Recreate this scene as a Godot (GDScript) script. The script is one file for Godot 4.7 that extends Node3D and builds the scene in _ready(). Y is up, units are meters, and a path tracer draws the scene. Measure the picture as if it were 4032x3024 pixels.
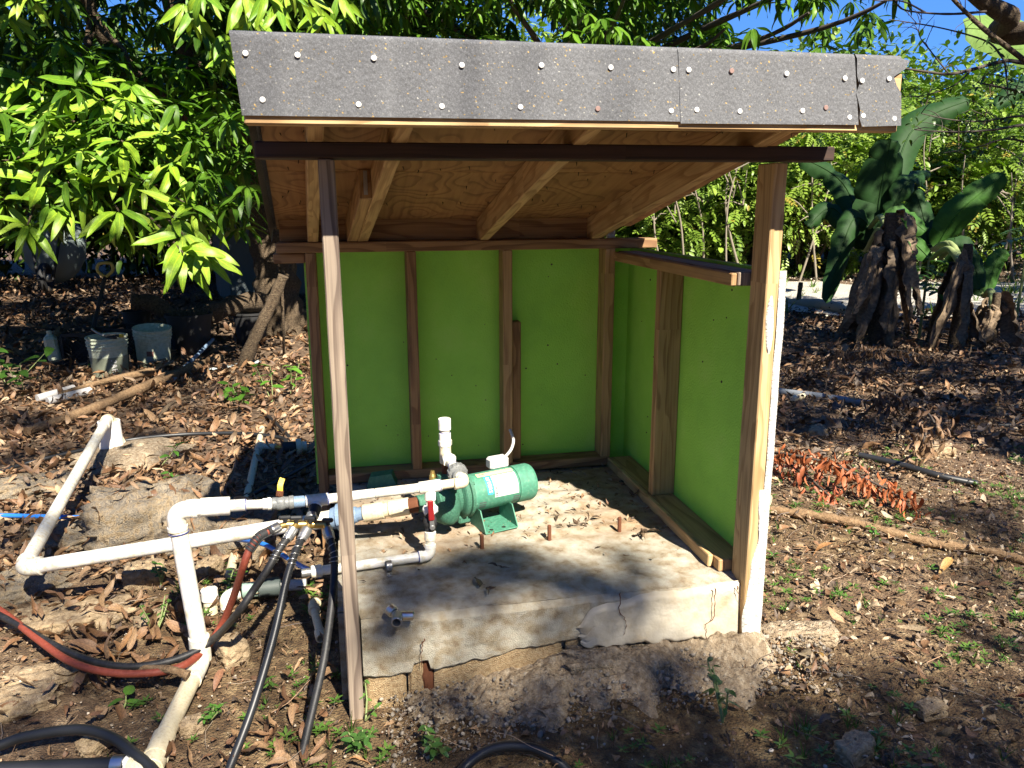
extends Node3D

var rng := RandomNumberGenerator.new()
var noise := FastNoiseLite.new()
var M := {}
var taken := {}
var rocks := []


# ---------------------------------------------------------------- mesh helper
class MB:
	var v := PackedVector3Array()
	var n := PackedVector3Array()
	var uv := PackedVector2Array()
	var c := PackedColorArray()
	var ix := PackedInt32Array()
	var tint := Color(1, 1, 1)

	func vert(p: Vector3, nn: Vector3, t: Vector2) -> int:
		v.append(p); n.append(nn); uv.append(t); c.append(tint)
		return v.size() - 1

	func tri(a: int, b: int, d: int) -> void:
		var g := (v[b] - v[a]).cross(v[d] - v[a])
		if g.dot(n[a] + n[b] + n[d]) > 0.0:
			ix.append(a); ix.append(d); ix.append(b)
		else:
			ix.append(a); ix.append(b); ix.append(d)

	func quad(a: int, b: int, d: int, e: int) -> void:
		tri(a, b, d); tri(a, d, e)

	func flat(ps: Array, nn: Vector3, us: Array) -> void:
		var i0 := v.size()
		for k in ps.size():
			vert(ps[k], nn, us[k])
		for k in range(1, ps.size() - 1):
			tri(i0, i0 + k, i0 + k + 1)

	# a box with chamfered edges; z is its long axis
	func box(t: Transform3D, s: Vector3, b := 0.002, off := 0.0, us := 1.0) -> void:
		var h := s * 0.5
		b = minf(b, minf(h.x, minf(h.y, h.z)) * 0.6)
		var P := func(sg: Vector3, a: int) -> Vector3:
			var q := Vector3(sg.x * (h.x - b), sg.y * (h.y - b), sg.z * (h.z - b))
			q[a] = sg[a] * h[a]
			return q
		var U := func(q: Vector3, a: int) -> Vector2:
			if a == 2:
				return Vector2(q.x, q.y) * us * 4.0 + Vector2(off, off * 0.7)
			var w := q.y if a == 0 else q.x
			return Vector2(w * 4.0 * us + off + a * 0.37, q.z * us + off * 1.7)
		var bs := t.basis.orthonormalized()
		for a in 3:
			var p := (a + 1) % 3
			var r := (a + 2) % 3
			for sa in [-1.0, 1.0]:
				var ps := []
				var uu := []
				for k in [[-1.0, -1.0], [1.0, -1.0], [1.0, 1.0], [-1.0, 1.0]]:
					var sg := Vector3()
					sg[a] = sa; sg[p] = k[0]; sg[r] = k[1]
					var q: Vector3 = P.call(sg, a)
					ps.append(t * q); uu.append(U.call(q, a))
				var nn := Vector3(); nn[a] = sa
				flat(ps, bs * nn, uu)
			# edges that run along axis r, between faces a and p
			for sa in [-1.0, 1.0]:
				for sp in [-1.0, 1.0]:
					var ps := []
					var uu := []
					for k in [[a, -1.0], [a, 1.0], [p, 1.0], [p, -1.0]]:
						var sg := Vector3()
						sg[a] = sa; sg[p] = sp; sg[r] = k[1]
						var q: Vector3 = P.call(sg, k[0])
						ps.append(t * q); uu.append(U.call(q, 0 if r == 2 else 2))
					var nn := Vector3(); nn[a] = sa; nn[p] = sp
					flat(ps, bs * nn.normalized(), uu)
		for sx in [-1.0, 1.0]:
			for sy in [-1.0, 1.0]:
				for sz in [-1.0, 1.0]:
					var sg := Vector3(sx, sy, sz)
					flat([t * P.call(sg, 0), t * P.call(sg, 1), t * P.call(sg, 2)], bs * sg.normalized(), [Vector2(), Vector2(), Vector2()])

	# any six-sided solid: bottom ring of four, top ring of four
	func hexa(p: Array, us := 1.0, off := 0.0) -> void:
		var mid := Vector3()
		for q in p:
			mid += q / 8.0
		for f in [[0, 1, 2, 3], [4, 5, 6, 7], [0, 1, 5, 4], [1, 2, 6, 5], [2, 3, 7, 6], [3, 0, 4, 7]]:
			var a: Vector3 = p[f[0]]
			var nn: Vector3 = (p[f[1]] - a).cross(p[f[2]] - a).normalized()
			var cc: Vector3 = (p[f[0]] + p[f[1]] + p[f[2]] + p[f[3]]) / 4.0
			if nn.dot(cc - mid) < 0.0:
				nn = -nn
			var ps := []
			var uu := []
			for k in f:
				var q: Vector3 = p[k]
				ps.append(q)
				uu.append((Vector2(q.x, q.z) if absf(nn.y) > 0.6 else Vector2(q.x + q.z, q.y)) * us + Vector2(off, off))
			flat(ps, nn, uu)

	# a tube through points with a radius for each
	func tube(pts: PackedVector3Array, rad: PackedFloat32Array, sides := 12, cap := true, vs := 1.0) -> void:
		var m := pts.size()
		var tg := (pts[1] - pts[0]).normalized()
		var up := Vector3.UP if absf(tg.y) < 0.9 else Vector3.RIGHT
		var xx := up.cross(tg).normalized()
		var base := v.size()
		var dist := 0.0
		for i in m:
			if i > 0:
				dist += pts[i].distance_to(pts[i - 1])
			var t := (pts[mini(i + 1, m - 1)] - pts[maxi(i - 1, 0)]).normalized()
			xx = (xx - t * xx.dot(t)).normalized()
			var yy := t.cross(xx)
			var slope := 0.0
			if i > 0 and i < m - 1:
				slope = (rad[i + 1] - rad[i - 1]) / maxf(1e-5, pts[i + 1].distance_to(pts[i - 1]))
			for k in sides + 1:
				var a := TAU * k / sides
				var d := xx * cos(a) + yy * sin(a)
				vert(pts[i] + d * rad[i], (d - t * clampf(slope, -2.0, 2.0)).normalized(), Vector2(float(k) / sides, dist * vs))
		for i in m - 1:
			for k in sides:
				var q := base + i * (sides + 1) + k
				quad(q, q + 1, q + sides + 2, q + sides + 1)
		if cap:
			for e in [0, m - 1]:
				if rad[e] < 0.0006:
					continue
				var t: Vector3 = (pts[0] - pts[1]).normalized() if e == 0 else (pts[m - 1] - pts[m - 2]).normalized()
				var c0 := vert(pts[e], t, Vector2(0.5, 0.5))
				var first := v.size()
				for k in sides + 1:
					vert(v[base + e * (sides + 1) + k], t, Vector2(0.5, 0.5))
				for k in sides:
					tri(c0, first + k, first + k + 1)

	# a profile of (radius, height) turned round the y axis of t, hard edges kept
	func lathe(t: Transform3D, prof: Array, sides := 24) -> void:
		var bs := t.basis.orthonormalized()
		for j in prof.size() - 1:
			var p: Vector2 = prof[j]
			var q: Vector2 = prof[j + 1]
			if p.distance_to(q) < 1e-6:
				continue
			var dn := Vector2(q.y - p.y, -(q.x - p.x)).normalized()
			var base := v.size()
			for k in sides + 1:
				var a := TAU * k / sides
				var d := Vector3(cos(a), 0, sin(a))
				var nn := bs * (d * dn.x + Vector3(0, dn.y, 0))
				vert(t * (d * p.x + Vector3(0, p.y, 0)), nn, Vector2(float(k) / sides, p.y))
				vert(t * (d * q.x + Vector3(0, q.y, 0)), nn, Vector2(float(k) / sides, q.y))
			for k in sides:
				var b := base + k * 2
				quad(b, b + 2, b + 3, b + 1)

	# a grid of points with computed normals
	func grid(pts: PackedVector3Array, nx: int, nz: int, us: PackedVector2Array, cols := PackedColorArray(), flip := false) -> void:
		var base := v.size()
		for j in nz:
			for i in nx:
				var l := pts[j * nx + maxi(i - 1, 0)]
				var r := pts[j * nx + mini(i + 1, nx - 1)]
				var d := pts[maxi(j - 1, 0) * nx + i]
				var u := pts[mini(j + 1, nz - 1) * nx + i]
				var nn := (u - d).cross(r - l).normalized()
				if flip:
					nn = -nn
				if cols.size():
					tint = cols[j * nx + i]
				vert(pts[j * nx + i], nn, us[j * nx + i])
		for j in nz - 1:
			for i in nx - 1:
				var q := base + j * nx + i
				quad(q, q + 1, q + nx + 1, q + nx)

	# a lumpy stone: a subdivided ball pushed about by noise, facets kept a little
	func stone(t: Transform3D, s: Vector3, ns: FastNoiseLite, seed_: float, rough := 0.35, rings := 10, around := 16, square := 0.5) -> void:
		var pts := PackedVector3Array()
		var us := PackedVector2Array()
		for j in rings + 1:
			for i in around + 1:
				var th := PI * j / rings
				var ph := TAU * (i % around) / around
				var d := Vector3(sin(th) * cos(ph), cos(th), sin(th) * sin(ph))
				var big := maxf(absf(d.x), maxf(absf(d.y), absf(d.z)))
				var q := d.lerp(d / big, square)
				var k := 1.0 + rough * ns.get_noise_3d(d.x * 60.0 + seed_ * 31.0, d.y * 60.0, d.z * 60.0) + rough * 0.45 * ns.get_noise_3d(d.x * 190.0, d.y * 190.0 + seed_ * 17.0, d.z * 190.0)
				pts.append(t * (q * k * s * 0.5))
				us.append(Vector2(float(i) / around * 2.0, float(j) / rings))
		grid(pts, around + 1, rings + 1, us)
		# make the normals face away from the middle
		var mid := t.origin
		for k in range(v.size() - pts.size(), v.size()):
			if n[k].dot(v[k] - mid) < 0.0:
				n[k] = -n[k]
		var keep := ix.size() - around * rings * 6
		for k in range(keep, ix.size(), 3):
			var a := ix[k]; var b := ix[k + 1]; var d2 := ix[k + 2]
			if (v[b] - v[a]).cross(v[d2] - v[a]).dot(n[a] + n[b] + n[d2]) > 0.0:
				ix[k + 1] = d2; ix[k + 2] = b

	func mesh() -> ArrayMesh:
		var arr := []
		arr.resize(Mesh.ARRAY_MAX)
		arr[Mesh.ARRAY_VERTEX] = v
		arr[Mesh.ARRAY_NORMAL] = n
		arr[Mesh.ARRAY_TEX_UV] = uv
		arr[Mesh.ARRAY_COLOR] = c
		arr[Mesh.ARRAY_INDEX] = ix
		var am := ArrayMesh.new()
		am.add_surface_from_arrays(Mesh.PRIMITIVE_TRIANGLES, arr)
		return am


# ---------------------------------------------------------------- naming and placing
func numbered(s: String) -> String:
	taken[s] = taken.get(s, -1) + 1
	return s if taken[s] == 0 else "%s_%03d" % [s, taken[s]]


func tag(o: Node3D, label: String, category: String, group := "", kind := "") -> Node3D:
	if label: o.set_meta("label", label)
	if category: o.set_meta("category", category)
	if group: o.set_meta("group", group)
	if kind: o.set_meta("kind", kind)
	return o


func thing(called: String, at: Vector3, label: String, category: String, group := "") -> Node3D:
	var o := Node3D.new()
	o.name = numbered(called)
	o.position = at
	add_child(o)
	return tag(o, label, category, group)


# a mesh given in world coordinates, as a part of parent (or as a thing of its own)
func put(parent: Node3D, called: String, mb, mat: Material) -> MeshInstance3D:
	var mi := MeshInstance3D.new()
	mi.mesh = mb.mesh() if mb is MB else mb
	mi.material_override = mat
	mi.name = numbered(called) if parent == self else called
	if parent != self:
		var o := Vector3()
		var p: Node3D = parent
		while p != self:
			o += p.position
			p = p.get_parent()
		mi.position = -o
	parent.add_child(mi, true)
	return mi


func inst(parent: Node3D, called: String, mesh: Mesh, mat: Material, t: Transform3D) -> MeshInstance3D:
	var mi := MeshInstance3D.new()
	mi.mesh = mesh
	mi.material_override = mat
	mi.name = numbered(called) if parent == self else called
	var o := Vector3()
	var p: Node3D = parent
	while p != self:
		o += p.position
		p = p.get_parent()
	mi.transform = Transform3D(t.basis, t.origin - o)
	parent.add_child(mi, true)
	return mi


func many(parent: Node3D, called: String, mesh: Mesh, mat: Material, ts: Array, cs: Array) -> MultiMeshInstance3D:
	var mm := MultiMesh.new()
	mm.transform_format = MultiMesh.TRANSFORM_3D
	mm.use_colors = true
	mm.mesh = mesh
	mm.instance_count = ts.size()
	for i in ts.size():
		mm.set_instance_transform(i, ts[i])
		mm.set_instance_color(i, cs[i])
	var o := MultiMeshInstance3D.new()
	o.multimesh = mm
	o.material_override = mat
	o.name = numbered(called) if parent == self else called
	if parent != self:
		var off := Vector3()
		var p: Node3D = parent
		while p != self:
			off += p.position
			p = p.get_parent()
		o.position = -off
	parent.add_child(o, true)
	o.set_meta("kind", "stuff")
	return o


func V(a: Array) -> PackedVector3Array:
	return PackedVector3Array(a)


func curve(pts: Array, per := 8) -> PackedVector3Array:
	var out := PackedVector3Array()
	for i in pts.size() - 1:
		var p0: Vector3 = pts[maxi(i - 1, 0)]
		var p1: Vector3 = pts[i]
		var p2: Vector3 = pts[i + 1]
		var p3: Vector3 = pts[mini(i + 2, pts.size() - 1)]
		for k in per:
			out.append(p1.cubic_interpolate(p2, p0, p3, float(k) / per))
	out.append(pts[-1])
	return out


func same(r: float, count: int) -> PackedFloat32Array:
	var a := PackedFloat32Array()
	a.resize(count)
	a.fill(r)
	return a


func taper(r0: float, r1: float, count: int, lump := 0.0) -> PackedFloat32Array:
	var a := PackedFloat32Array()
	for i in count:
		a.append(lerpf(r0, r1, float(i) / maxi(count - 1, 1)) * (1.0 + lump * rng.randf_range(-1, 1)))
	return a


func tubed(pts: Array, r: float, sides := 14, per := 8) -> MB:
	var m := MB.new()
	var c := curve(pts, per)
	m.tube(c, same(r, c.size()), sides)
	return m


func limb(pts: Array, r0: float, r1: float, sides := 9, per := 6, lump := 0.08) -> MB:
	var m := MB.new()
	var c := curve(pts, per)
	m.tube(c, taper(r0, r1, c.size(), lump), sides, true, 1.0)
	return m


# y axis along d
func along(at: Vector3, d: Vector3) -> Transform3D:
	var y := d.normalized()
	var r := Vector3.FORWARD if absf(y.z) < 0.9 else Vector3.RIGHT
	var x := y.cross(r).normalized()
	return Transform3D(Basis(x, y, x.cross(y)), at)


# z axis along d, y towards up
func facing(at: Vector3, d: Vector3, up := Vector3.UP, roll := 0.0) -> Transform3D:
	var z := d.normalized()
	if absf(z.dot(up)) > 0.98:
		up = Vector3.RIGHT
	var x := up.cross(z).normalized()
	var b := Basis(x, z.cross(x), z)
	return Transform3D(b.rotated(z, roll), at)


# a straight cylinder from a to b with softened rims
func cyl(a: Vector3, b: Vector3, r: float, sides := 20, rim := 0.002, hollow := 0.0) -> MB:
	var m := MB.new()
	var l := a.distance_to(b)
	var prof := [Vector2(0.0001, 0), Vector2(r - rim, 0), Vector2(r, rim), Vector2(r, l - rim), Vector2(r - rim, l)]
	if hollow > 0.0:
		prof.append_array([Vector2(hollow, l), Vector2(hollow, maxf(0.0, l - 0.06)), Vector2(0.0001, maxf(0.0, l - 0.06))])
	else:
		prof.append(Vector2(0.0001, l))
	m.lathe(along(a, b - a), prof, sides)
	return m


# an elbow: arc between two directions round a corner, with a socket rim at each end
func elbow(corner: Vector3, da: Vector3, db: Vector3, r: float, reach: float) -> MB:
	var m := MB.new()
	var a := corner + da.normalized() * reach
	var b := corner + db.normalized() * reach
	var pts := PackedVector3Array([a])
	var n := 9
	var a2 := corner + da.normalized() * reach * 0.55
	var b2 := corner + db.normalized() * reach * 0.55
	for i in n + 1:
		var t := float(i) / n
		pts.append(a2.lerp(corner, t).lerp(corner.lerp(b2, t), t))
	pts.append(b)
	m.tube(pts, same(r, pts.size()), 20, true)
	for e in [[a, da], [b, db]]:
		var d: Vector3 = e[1].normalized()
		m.lathe(along(e[0] - d * 0.012, d), [Vector2(r, 0), Vector2(r * 1.1, 0.001), Vector2(r * 1.1, 0.012), Vector2(r * 0.9, 0.0135), Vector2(0.001, 0.0135)], 20)
	return m


# a piece of sawn timber from a to b; up gives the direction of its side h
func plank(a: Vector3, b: Vector3, w: float, h: float, up := Vector3.UP) -> MB:
	var m := MB.new()
	m.box(facing((a + b) * 0.5, b - a, up), Vector3(w, h, a.distance_to(b)), 0.003, rng.randf() * 7.0)
	return m


# ---------------------------------------------------------------- materials
func lin(r: float, g: float, b: float) -> Color:
	return Color(r, g, b).linear_to_srgb()


func flatmat(r: float, g: float, b: float, rough := 0.7, metal := 0.0) -> StandardMaterial3D:
	var m := StandardMaterial3D.new()
	m.albedo_color = lin(r, g, b)
	m.roughness = rough
	m.metallic = metal
	m.vertex_color_use_as_albedo = true
	return m


func ramp(stops: Array) -> Gradient:
	var g := Gradient.new()
	var o := PackedFloat32Array()
	var c := PackedColorArray()
	for s in stops:
		o.append(s[0]); c.append(s[1])
	g.offsets = o
	g.colors = c
	return g


func ntex(seed_: int, freq: float, stops: Array, size := 512, type := FastNoiseLite.TYPE_SIMPLEX_SMOOTH, oct := 5, normal := false, bump := 4.0) -> NoiseTexture2D:
	var f := FastNoiseLite.new()
	f.seed = seed_
	f.frequency = freq
	f.noise_type = type
	f.fractal_octaves = oct
	f.fractal_gain = 0.6
	var t := NoiseTexture2D.new()
	t.width = size; t.height = size
	t.seamless = true
	t.noise = f
	if normal:
		t.as_normal_map = true
		t.bump_strength = bump
	elif stops.size():
		t.color_ramp = ramp(stops)
	return t


# a mottled solid in world space
func mottled(seed_: int, freq: float, stops: Array, scale: float, rough := 0.85, bump := 4.0, bfreq := 0.05) -> StandardMaterial3D:
	var m := StandardMaterial3D.new()
	m.albedo_texture = ntex(seed_, freq, stops)
	m.normal_enabled = bump > 0.0
	if bump > 0.0:
		m.normal_texture = ntex(seed_ + 1, bfreq, [], 512, FastNoiseLite.TYPE_SIMPLEX_SMOOTH, 4, true, bump)
	m.uv1_triplanar = true
	m.uv1_world_triplanar = true
	m.uv1_scale = Vector3.ONE * scale
	m.roughness = rough
	m.vertex_color_use_as_albedo = true
	return m


func image_tex(im: Image) -> ImageTexture:
	return ImageTexture.create_from_image(im)


# sawn pine: growth rings drawn out along the board
func wood_tex(seed_: int, w: int, h: int, pale: Color, dark: Color, rings: float, wander: float, grey := 0.0) -> ImageTexture:
	var f := FastNoiseLite.new()
	f.seed = seed_
	f.frequency = 1.0
	f.fractal_octaves = 3
	var by := PackedByteArray()
	by.resize(w * h * 3)
	var k := 0
	for j in h:
		var vv := float(j) / h
		for i in w:
			var u := float(i) / w
			var n1 := f.get_noise_2d(u * 1.6 + 9.0, vv * 1.1)
			var n2 := f.get_noise_2d(u * 38.0, vv * 1.6 + 40.0)
			var r := fposmod(u * rings + n1 * wander, 1.0)
			var late := smoothstep(0.45, 0.93, r) * (1.0 - smoothstep(0.93, 1.0, r))
			var t := clampf(late * 0.75 + n2 * 0.45 + 0.12, 0.0, 1.0)
			var c := pale.lerp(dark, t)
			if grey > 0.0:
				c = c.lerp(Color(0.62, 0.56, 0.5).lerp(Color(0.36, 0.31, 0.28), t), clampf(grey + n1 * 0.5, 0.0, 1.0))
			var q := 1.0 + 0.1 * f.get_noise_2d(u * 3.0, vv * 4.0 + 90.0)
			by[k] = clampi(int(c.r * q * 255.0), 0, 255); by[k + 1] = clampi(int(c.g * q * 255.0), 0, 255); by[k + 2] = clampi(int(c.b * q * 255.0), 0, 255)
			k += 3
	return image_tex(Image.create_from_data(w, h, false, Image.FORMAT_RGB8, by))


func textured(t: Texture2D, rough := 0.75) -> StandardMaterial3D:
	var m := StandardMaterial3D.new()
	m.albedo_texture = t
	m.roughness = rough
	m.vertex_color_use_as_albedo = true
	return m


# a leaf blade with a pale midrib; the instance colour tints it
func leaf_tex(rib: Color, blade: Color, spots: float) -> ImageTexture:
	var f := FastNoiseLite.new()
	f.frequency = 0.06
	var im := Image.create(64, 192, false, Image.FORMAT_RGB8)
	for j in 192:
		for i in 64:
			var u := absf(i - 31.5) / 31.5
			var side := 0.5 + 0.5 * sin(j * 0.55 + u * 9.0)
			var c := blade.lerp(rib, (1.0 - smoothstep(0.03, 0.11, u)) * 0.85 + 0.12 * side * (1.0 - u))
			c = c * (1.0 + spots * f.get_noise_2d(i * 1.4, j))
			im.set_pixel(i, j, Color(clampf(c.r, 0, 1), clampf(c.g, 0, 1), clampf(c.b, 0, 1)))
	return image_tex(im)


func leaf_mat(t: Texture2D, rough: float, glow: Color, spec := 0.5) -> StandardMaterial3D:
	var m := textured(t, rough)
	m.cull_mode = BaseMaterial3D.CULL_DISABLED
	m.metallic_specular = spec
	if glow != Color.BLACK:
		m.backlight_enabled = true
		m.backlight = glow
	return m


# a single leaf along +z, face up: rounded or lance-shaped, curled, folded and wavy
func leaf(l: float, w: float, curl: float, fold: float, wave: float, ph: float, steps := 7, blunt := 0.75, twist := 0.0) -> ArrayMesh:
	var m := MB.new()
	var pts := PackedVector3Array()
	var us := PackedVector2Array()
	for j in steps + 1:
		var s := float(j) / steps
		var hw := w * 0.5 * pow(sin(PI * pow(s, blunt)), 0.8) if j > 0 and j < steps else 0.0004
		var a := curl * s
		var cy := -l * (1.0 - cos(a)) / maxf(absf(curl), 0.01) * signf(curl)
		var cz := l * sin(a) / a if absf(a) > 0.01 else l
		var mid := Vector3(0, cy, cz * s)
		var tw := twist * s
		for k in [-1.0, 0.0, 1.0]:
			var e := Vector3(k * hw * cos(fold), absf(k) * hw * sin(fold) + k * wave * w * sin(s * 11.0 + ph + k), 0)
			if k == 0.0:
				e = Vector3()
			pts.append(mid + e.rotated(Vector3.BACK, tw))
			us.append(Vector2(0.5 + 0.5 * k, s))
	m.grid(pts, 3, steps + 1, us)
	return m.mesh()


# ---------------------------------------------------------------- the ground's own shape
func gh(x: float, z: float) -> float:
	var y := 0.06 * smoothstep(0.05, 0.75, x)
	var d := Vector2(maxf(absf(x - 0.55) - 0.75, 0.0), maxf(absf(z + 0.6) - 0.75, 0.0)).length()
	y += (noise.get_noise_2d(x * 9.0, z * 9.0) * 0.05 + noise.get_noise_2d(x * 45.0, z * 45.0) * 0.014) * smoothstep(0.0, 1.0, d + 0.25)
	y += noise.get_noise_2d(x * 1.3 + 70.0, z * 1.3) * 0.25 * smoothstep(9.0, 22.0, Vector2(x, z).length())
	return y


# height of whatever lies on top: the soil or a stone
func lane_off(x: float, z: float) -> float:
	var best := 99.0
	var q := [Vector2(0.6, -13.5), Vector2(2.6, -11.2), Vector2(5.8, -8.3), Vector2(9.5, -7.1), Vector2(16, -6.6), Vector2(40, -7)]
	for k in 5:
		best = minf(best, Vector2(x, z).distance_to(Geometry2D.get_closest_point_to_segment(Vector2(x, z), q[k], q[k + 1])))
	return best


func top_at(x: float, z: float) -> float:
	var y := gh(x, z)
	for r in rocks:
		var d := (Vector3(x, 0, z) - r[0] as Vector3).rotated(Vector3.UP, -r[2])
		var a: float = maxf(absf(d.x) / (r[1].x * 0.5), absf(d.z) / (r[1].z * 0.5))
		if a < 0.9:
			y = maxf(y, r[0].y + r[1].y * 0.5 * (1.0 - 0.5 * a * a))
	return y


func on_ground(p: Vector3, up := 0.0) -> Vector3:
	return Vector3(p.x, gh(p.x, p.z) + up, p.z)


func _ready() -> void:
	rng.seed = 4021
	noise.seed = 11
	noise.frequency = 0.05
	noise.fractal_octaves = 3
	# camera
	var cam := Camera3D.new()
	cam.name = "camera"
	cam.position = Vector3(0.0511, 1.3637, 1.9368)
	cam.rotation = Vector3(-0.2272, -0.2046, -0.0024)
	cam.fov = 51.96
	cam.far = 300.0
	cam.near = 0.05
	add_child(cam)
	# sky
	var we := WorldEnvironment.new()
	we.name = "environment"
	var env := Environment.new()
	env.background_mode = Environment.BG_SKY
	var sky := Sky.new()
	var sm := ProceduralSkyMaterial.new()
	sm.sky_top_color = Color(0.1, 0.25, 0.52)
	sm.sky_horizon_color = Color(0.33, 0.54, 0.82)
	sm.sky_curve = 0.28
	sm.ground_bottom_color = Color(0.12, 0.11, 0.08)
	sm.ground_horizon_color = Color(0.42, 0.5, 0.55)
	sm.sun_angle_max = 12.0
	sm.sky_energy_multiplier = 1.0
	sky.sky_material = sm
	env.sky = sky
	env.background_energy_multiplier = 0.75
	env.tonemap_mode = Environment.TONE_MAPPER_LINEAR
	env.tonemap_exposure = 3.0
	env.sdfgi_enabled = true
	env.ssao_enabled = true
	env.ssil_enabled = true
	we.environment = env
	add_child(we)
	# sun: from behind the camera's right shoulder, 45 degrees up
	var sun := DirectionalLight3D.new()
	sun.name = "sun"
	sun.light_energy = 1.6
	sun.light_color = Color(1.0, 0.965, 0.9)
	sun.light_angular_distance = 0.53
	sun.shadow_enabled = true
	add_child(sun)
	sun.look_at_from_position(Vector3(2.8, 10, 9.58), Vector3(), Vector3.UP)
	make_materials()
	build_ground()
	build_slab()
	build_shelter()
	build_pump()
	build_discharge()
	build_suction()
	build_hoses()
	build_yard_pipes()
	build_left_yard()
	build_right_yard()
	build_stones()
	build_trees()
	build_hedge()
	build_litter()
	build_small_plants()


func make_materials() -> void:
	M.pine = textured(wood_tex(3, 192, 768, Color(0.7, 0.57, 0.4), Color(0.55, 0.42, 0.28), 5.0, 1.5), 0.7)
	M.pine2 = textured(wood_tex(8, 192, 768, Color(0.76, 0.64, 0.46), Color(0.61, 0.48, 0.32), 3.2, 2.6), 0.7)
	M.brown = textured(wood_tex(14, 192, 768, Color(0.62, 0.48, 0.33), Color(0.45, 0.32, 0.21), 4.0, 2.0), 0.75)
	M.beam = textured(wood_tex(24, 128, 512, Color(0.24, 0.16, 0.12), Color(0.15, 0.09, 0.065), 5.0, 1.2), 0.7)
	M.weathered = textured(wood_tex(31, 192, 768, Color(0.57, 0.51, 0.44), Color(0.4, 0.34, 0.29), 7.0, 1.2, 0.3), 0.85)
	M.ply = textured(wood_tex(41, 512, 512, Color(0.63, 0.48, 0.31), Color(0.49, 0.35, 0.22), 4.0, 6.0), 0.75)
	M.nail = flatmat(0.05, 0.04, 0.035, 0.5, 0.6)
	M.cap = flatmat(0.75, 0.74, 0.7, 0.4)
	M.rustcap = flatmat(0.24, 0.15, 0.13, 0.6)
	M.black = flatmat(0.016, 0.017, 0.019, 0.42)
	M.blackdull = flatmat(0.022, 0.022, 0.023, 0.7)
	M.hosered = mottled(71, 0.02, [[0.0, Color(0.42, 0.19, 0.13)], [0.5, Color(0.52, 0.24, 0.17)], [1.0, Color(0.6, 0.33, 0.25)]], 6.0, 0.6, 0.0)
	M.hoseblack = mottled(73, 0.02, [[0.0, Color(0.1, 0.1, 0.105)], [0.55, Color(0.14, 0.14, 0.145)], [0.75, Color(0.2, 0.195, 0.19)], [1.0, Color(0.36, 0.34, 0.31)]], 5.0, 0.55, 0.0)
	M.pvc = mottled(51, 0.012, [[0.0, Color(0.8, 0.73, 0.58)], [0.36, Color(0.88, 0.86, 0.79)], [0.6, Color(0.92, 0.91, 0.89)], [1.0, Color(0.94, 0.93, 0.91)]], 4.0, 0.38, 0.0)
	M.pvcold = mottled(53, 0.02, [[0.0, Color(0.62, 0.54, 0.4)], [0.3, Color(0.84, 0.8, 0.7)], [0.55, Color(0.86, 0.85, 0.8)], [1.0, Color(0.88, 0.88, 0.86)]], 5.0, 0.5, 0.0)
	M.cream = mottled(55, 0.03, [[0.0, Color(0.68, 0.6, 0.45)], [0.4, Color(0.83, 0.78, 0.65)], [1.0, Color(0.87, 0.84, 0.75)]], 7.0, 0.5, 0.0)
	M.greypvc = mottled(57, 0.03, [[0.0, Color(0.36, 0.36, 0.35)], [0.5, Color(0.45, 0.46, 0.46)], [1.0, Color(0.56, 0.56, 0.54)]], 9.0, 0.5, 0.0)
	M.bluegrey = mottled(59, 0.03, [[0.0, Color(0.38, 0.46, 0.55)], [0.5, Color(0.47, 0.56, 0.66)], [1.0, Color(0.55, 0.63, 0.71)]], 9.0, 0.5, 0.0)
	M.primer = flatmat(0.03, 0.05, 0.26, 0.5)
	M.blue = flatmat(0.025, 0.17, 0.58, 0.4)
	M.steel = flatmat(0.62, 0.61, 0.58, 0.28, 0.95)
	M.zinc = flatmat(0.4, 0.4, 0.39, 0.42, 0.8)
	M.brass = flatmat(0.58, 0.4, 0.13, 0.35, 0.85)
	M.rust = mottled(61, 0.06, [[0.0, Color(0.24, 0.13, 0.08)], [0.5, Color(0.38, 0.22, 0.13)], [1.0, Color(0.55, 0.34, 0.2)]], 20.0, 0.9, 4.0)
	M.redgrip = mottled(63, 0.1, [[0.0, Color(0.4, 0.06, 0.07)], [0.6, Color(0.55, 0.09, 0.1)], [0.8, Color(0.62, 0.2, 0.2)], [1.0, Color(0.8, 0.6, 0.58)]], 30.0, 0.5, 0.0)
	M.yellow = flatmat(0.68, 0.47, 0.04, 0.5)
	M.motor = mottled(65, 0.018, [[0.0, Color(0.28, 0.42, 0.35)], [0.45, Color(0.24, 0.47, 0.38)], [0.7, Color(0.28, 0.52, 0.43)], [1.0, Color(0.48, 0.52, 0.44)]], 6.0, 0.65, 1.2, 0.1)
	M.casting = mottled(67, 0.03, [[0.0, Color(0.22, 0.28, 0.23)], [0.4, Color(0.2, 0.39, 0.31)], [0.7, Color(0.25, 0.46, 0.37)], [1.0, Color(0.46, 0.43, 0.35)]], 8.0, 0.7, 2.5, 0.08)
	M.sticker = mottled(69, 0.04, [[0.0, Color(0.6, 0.58, 0.55)], [0.5, Color(0.78, 0.78, 0.77)], [1.0, Color(0.86, 0.86, 0.85)]], 14.0, 0.5, 0.0)
	M.stickertan = mottled(70, 0.05, [[0.0, Color(0.6, 0.5, 0.34)], [0.5, Color(0.83, 0.74, 0.57)], [1.0, Color(0.9, 0.84, 0.7)]], 14.0, 0.55, 0.0)
	M.labelblue = flatmat(0.05, 0.3, 0.55, 0.4)
	M.print = flatmat(0.08, 0.08, 0.085, 0.6)
	M.printgrey = flatmat(0.3, 0.3, 0.31, 0.6)
	M.white = flatmat(0.78, 0.77, 0.74, 0.45)
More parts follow.
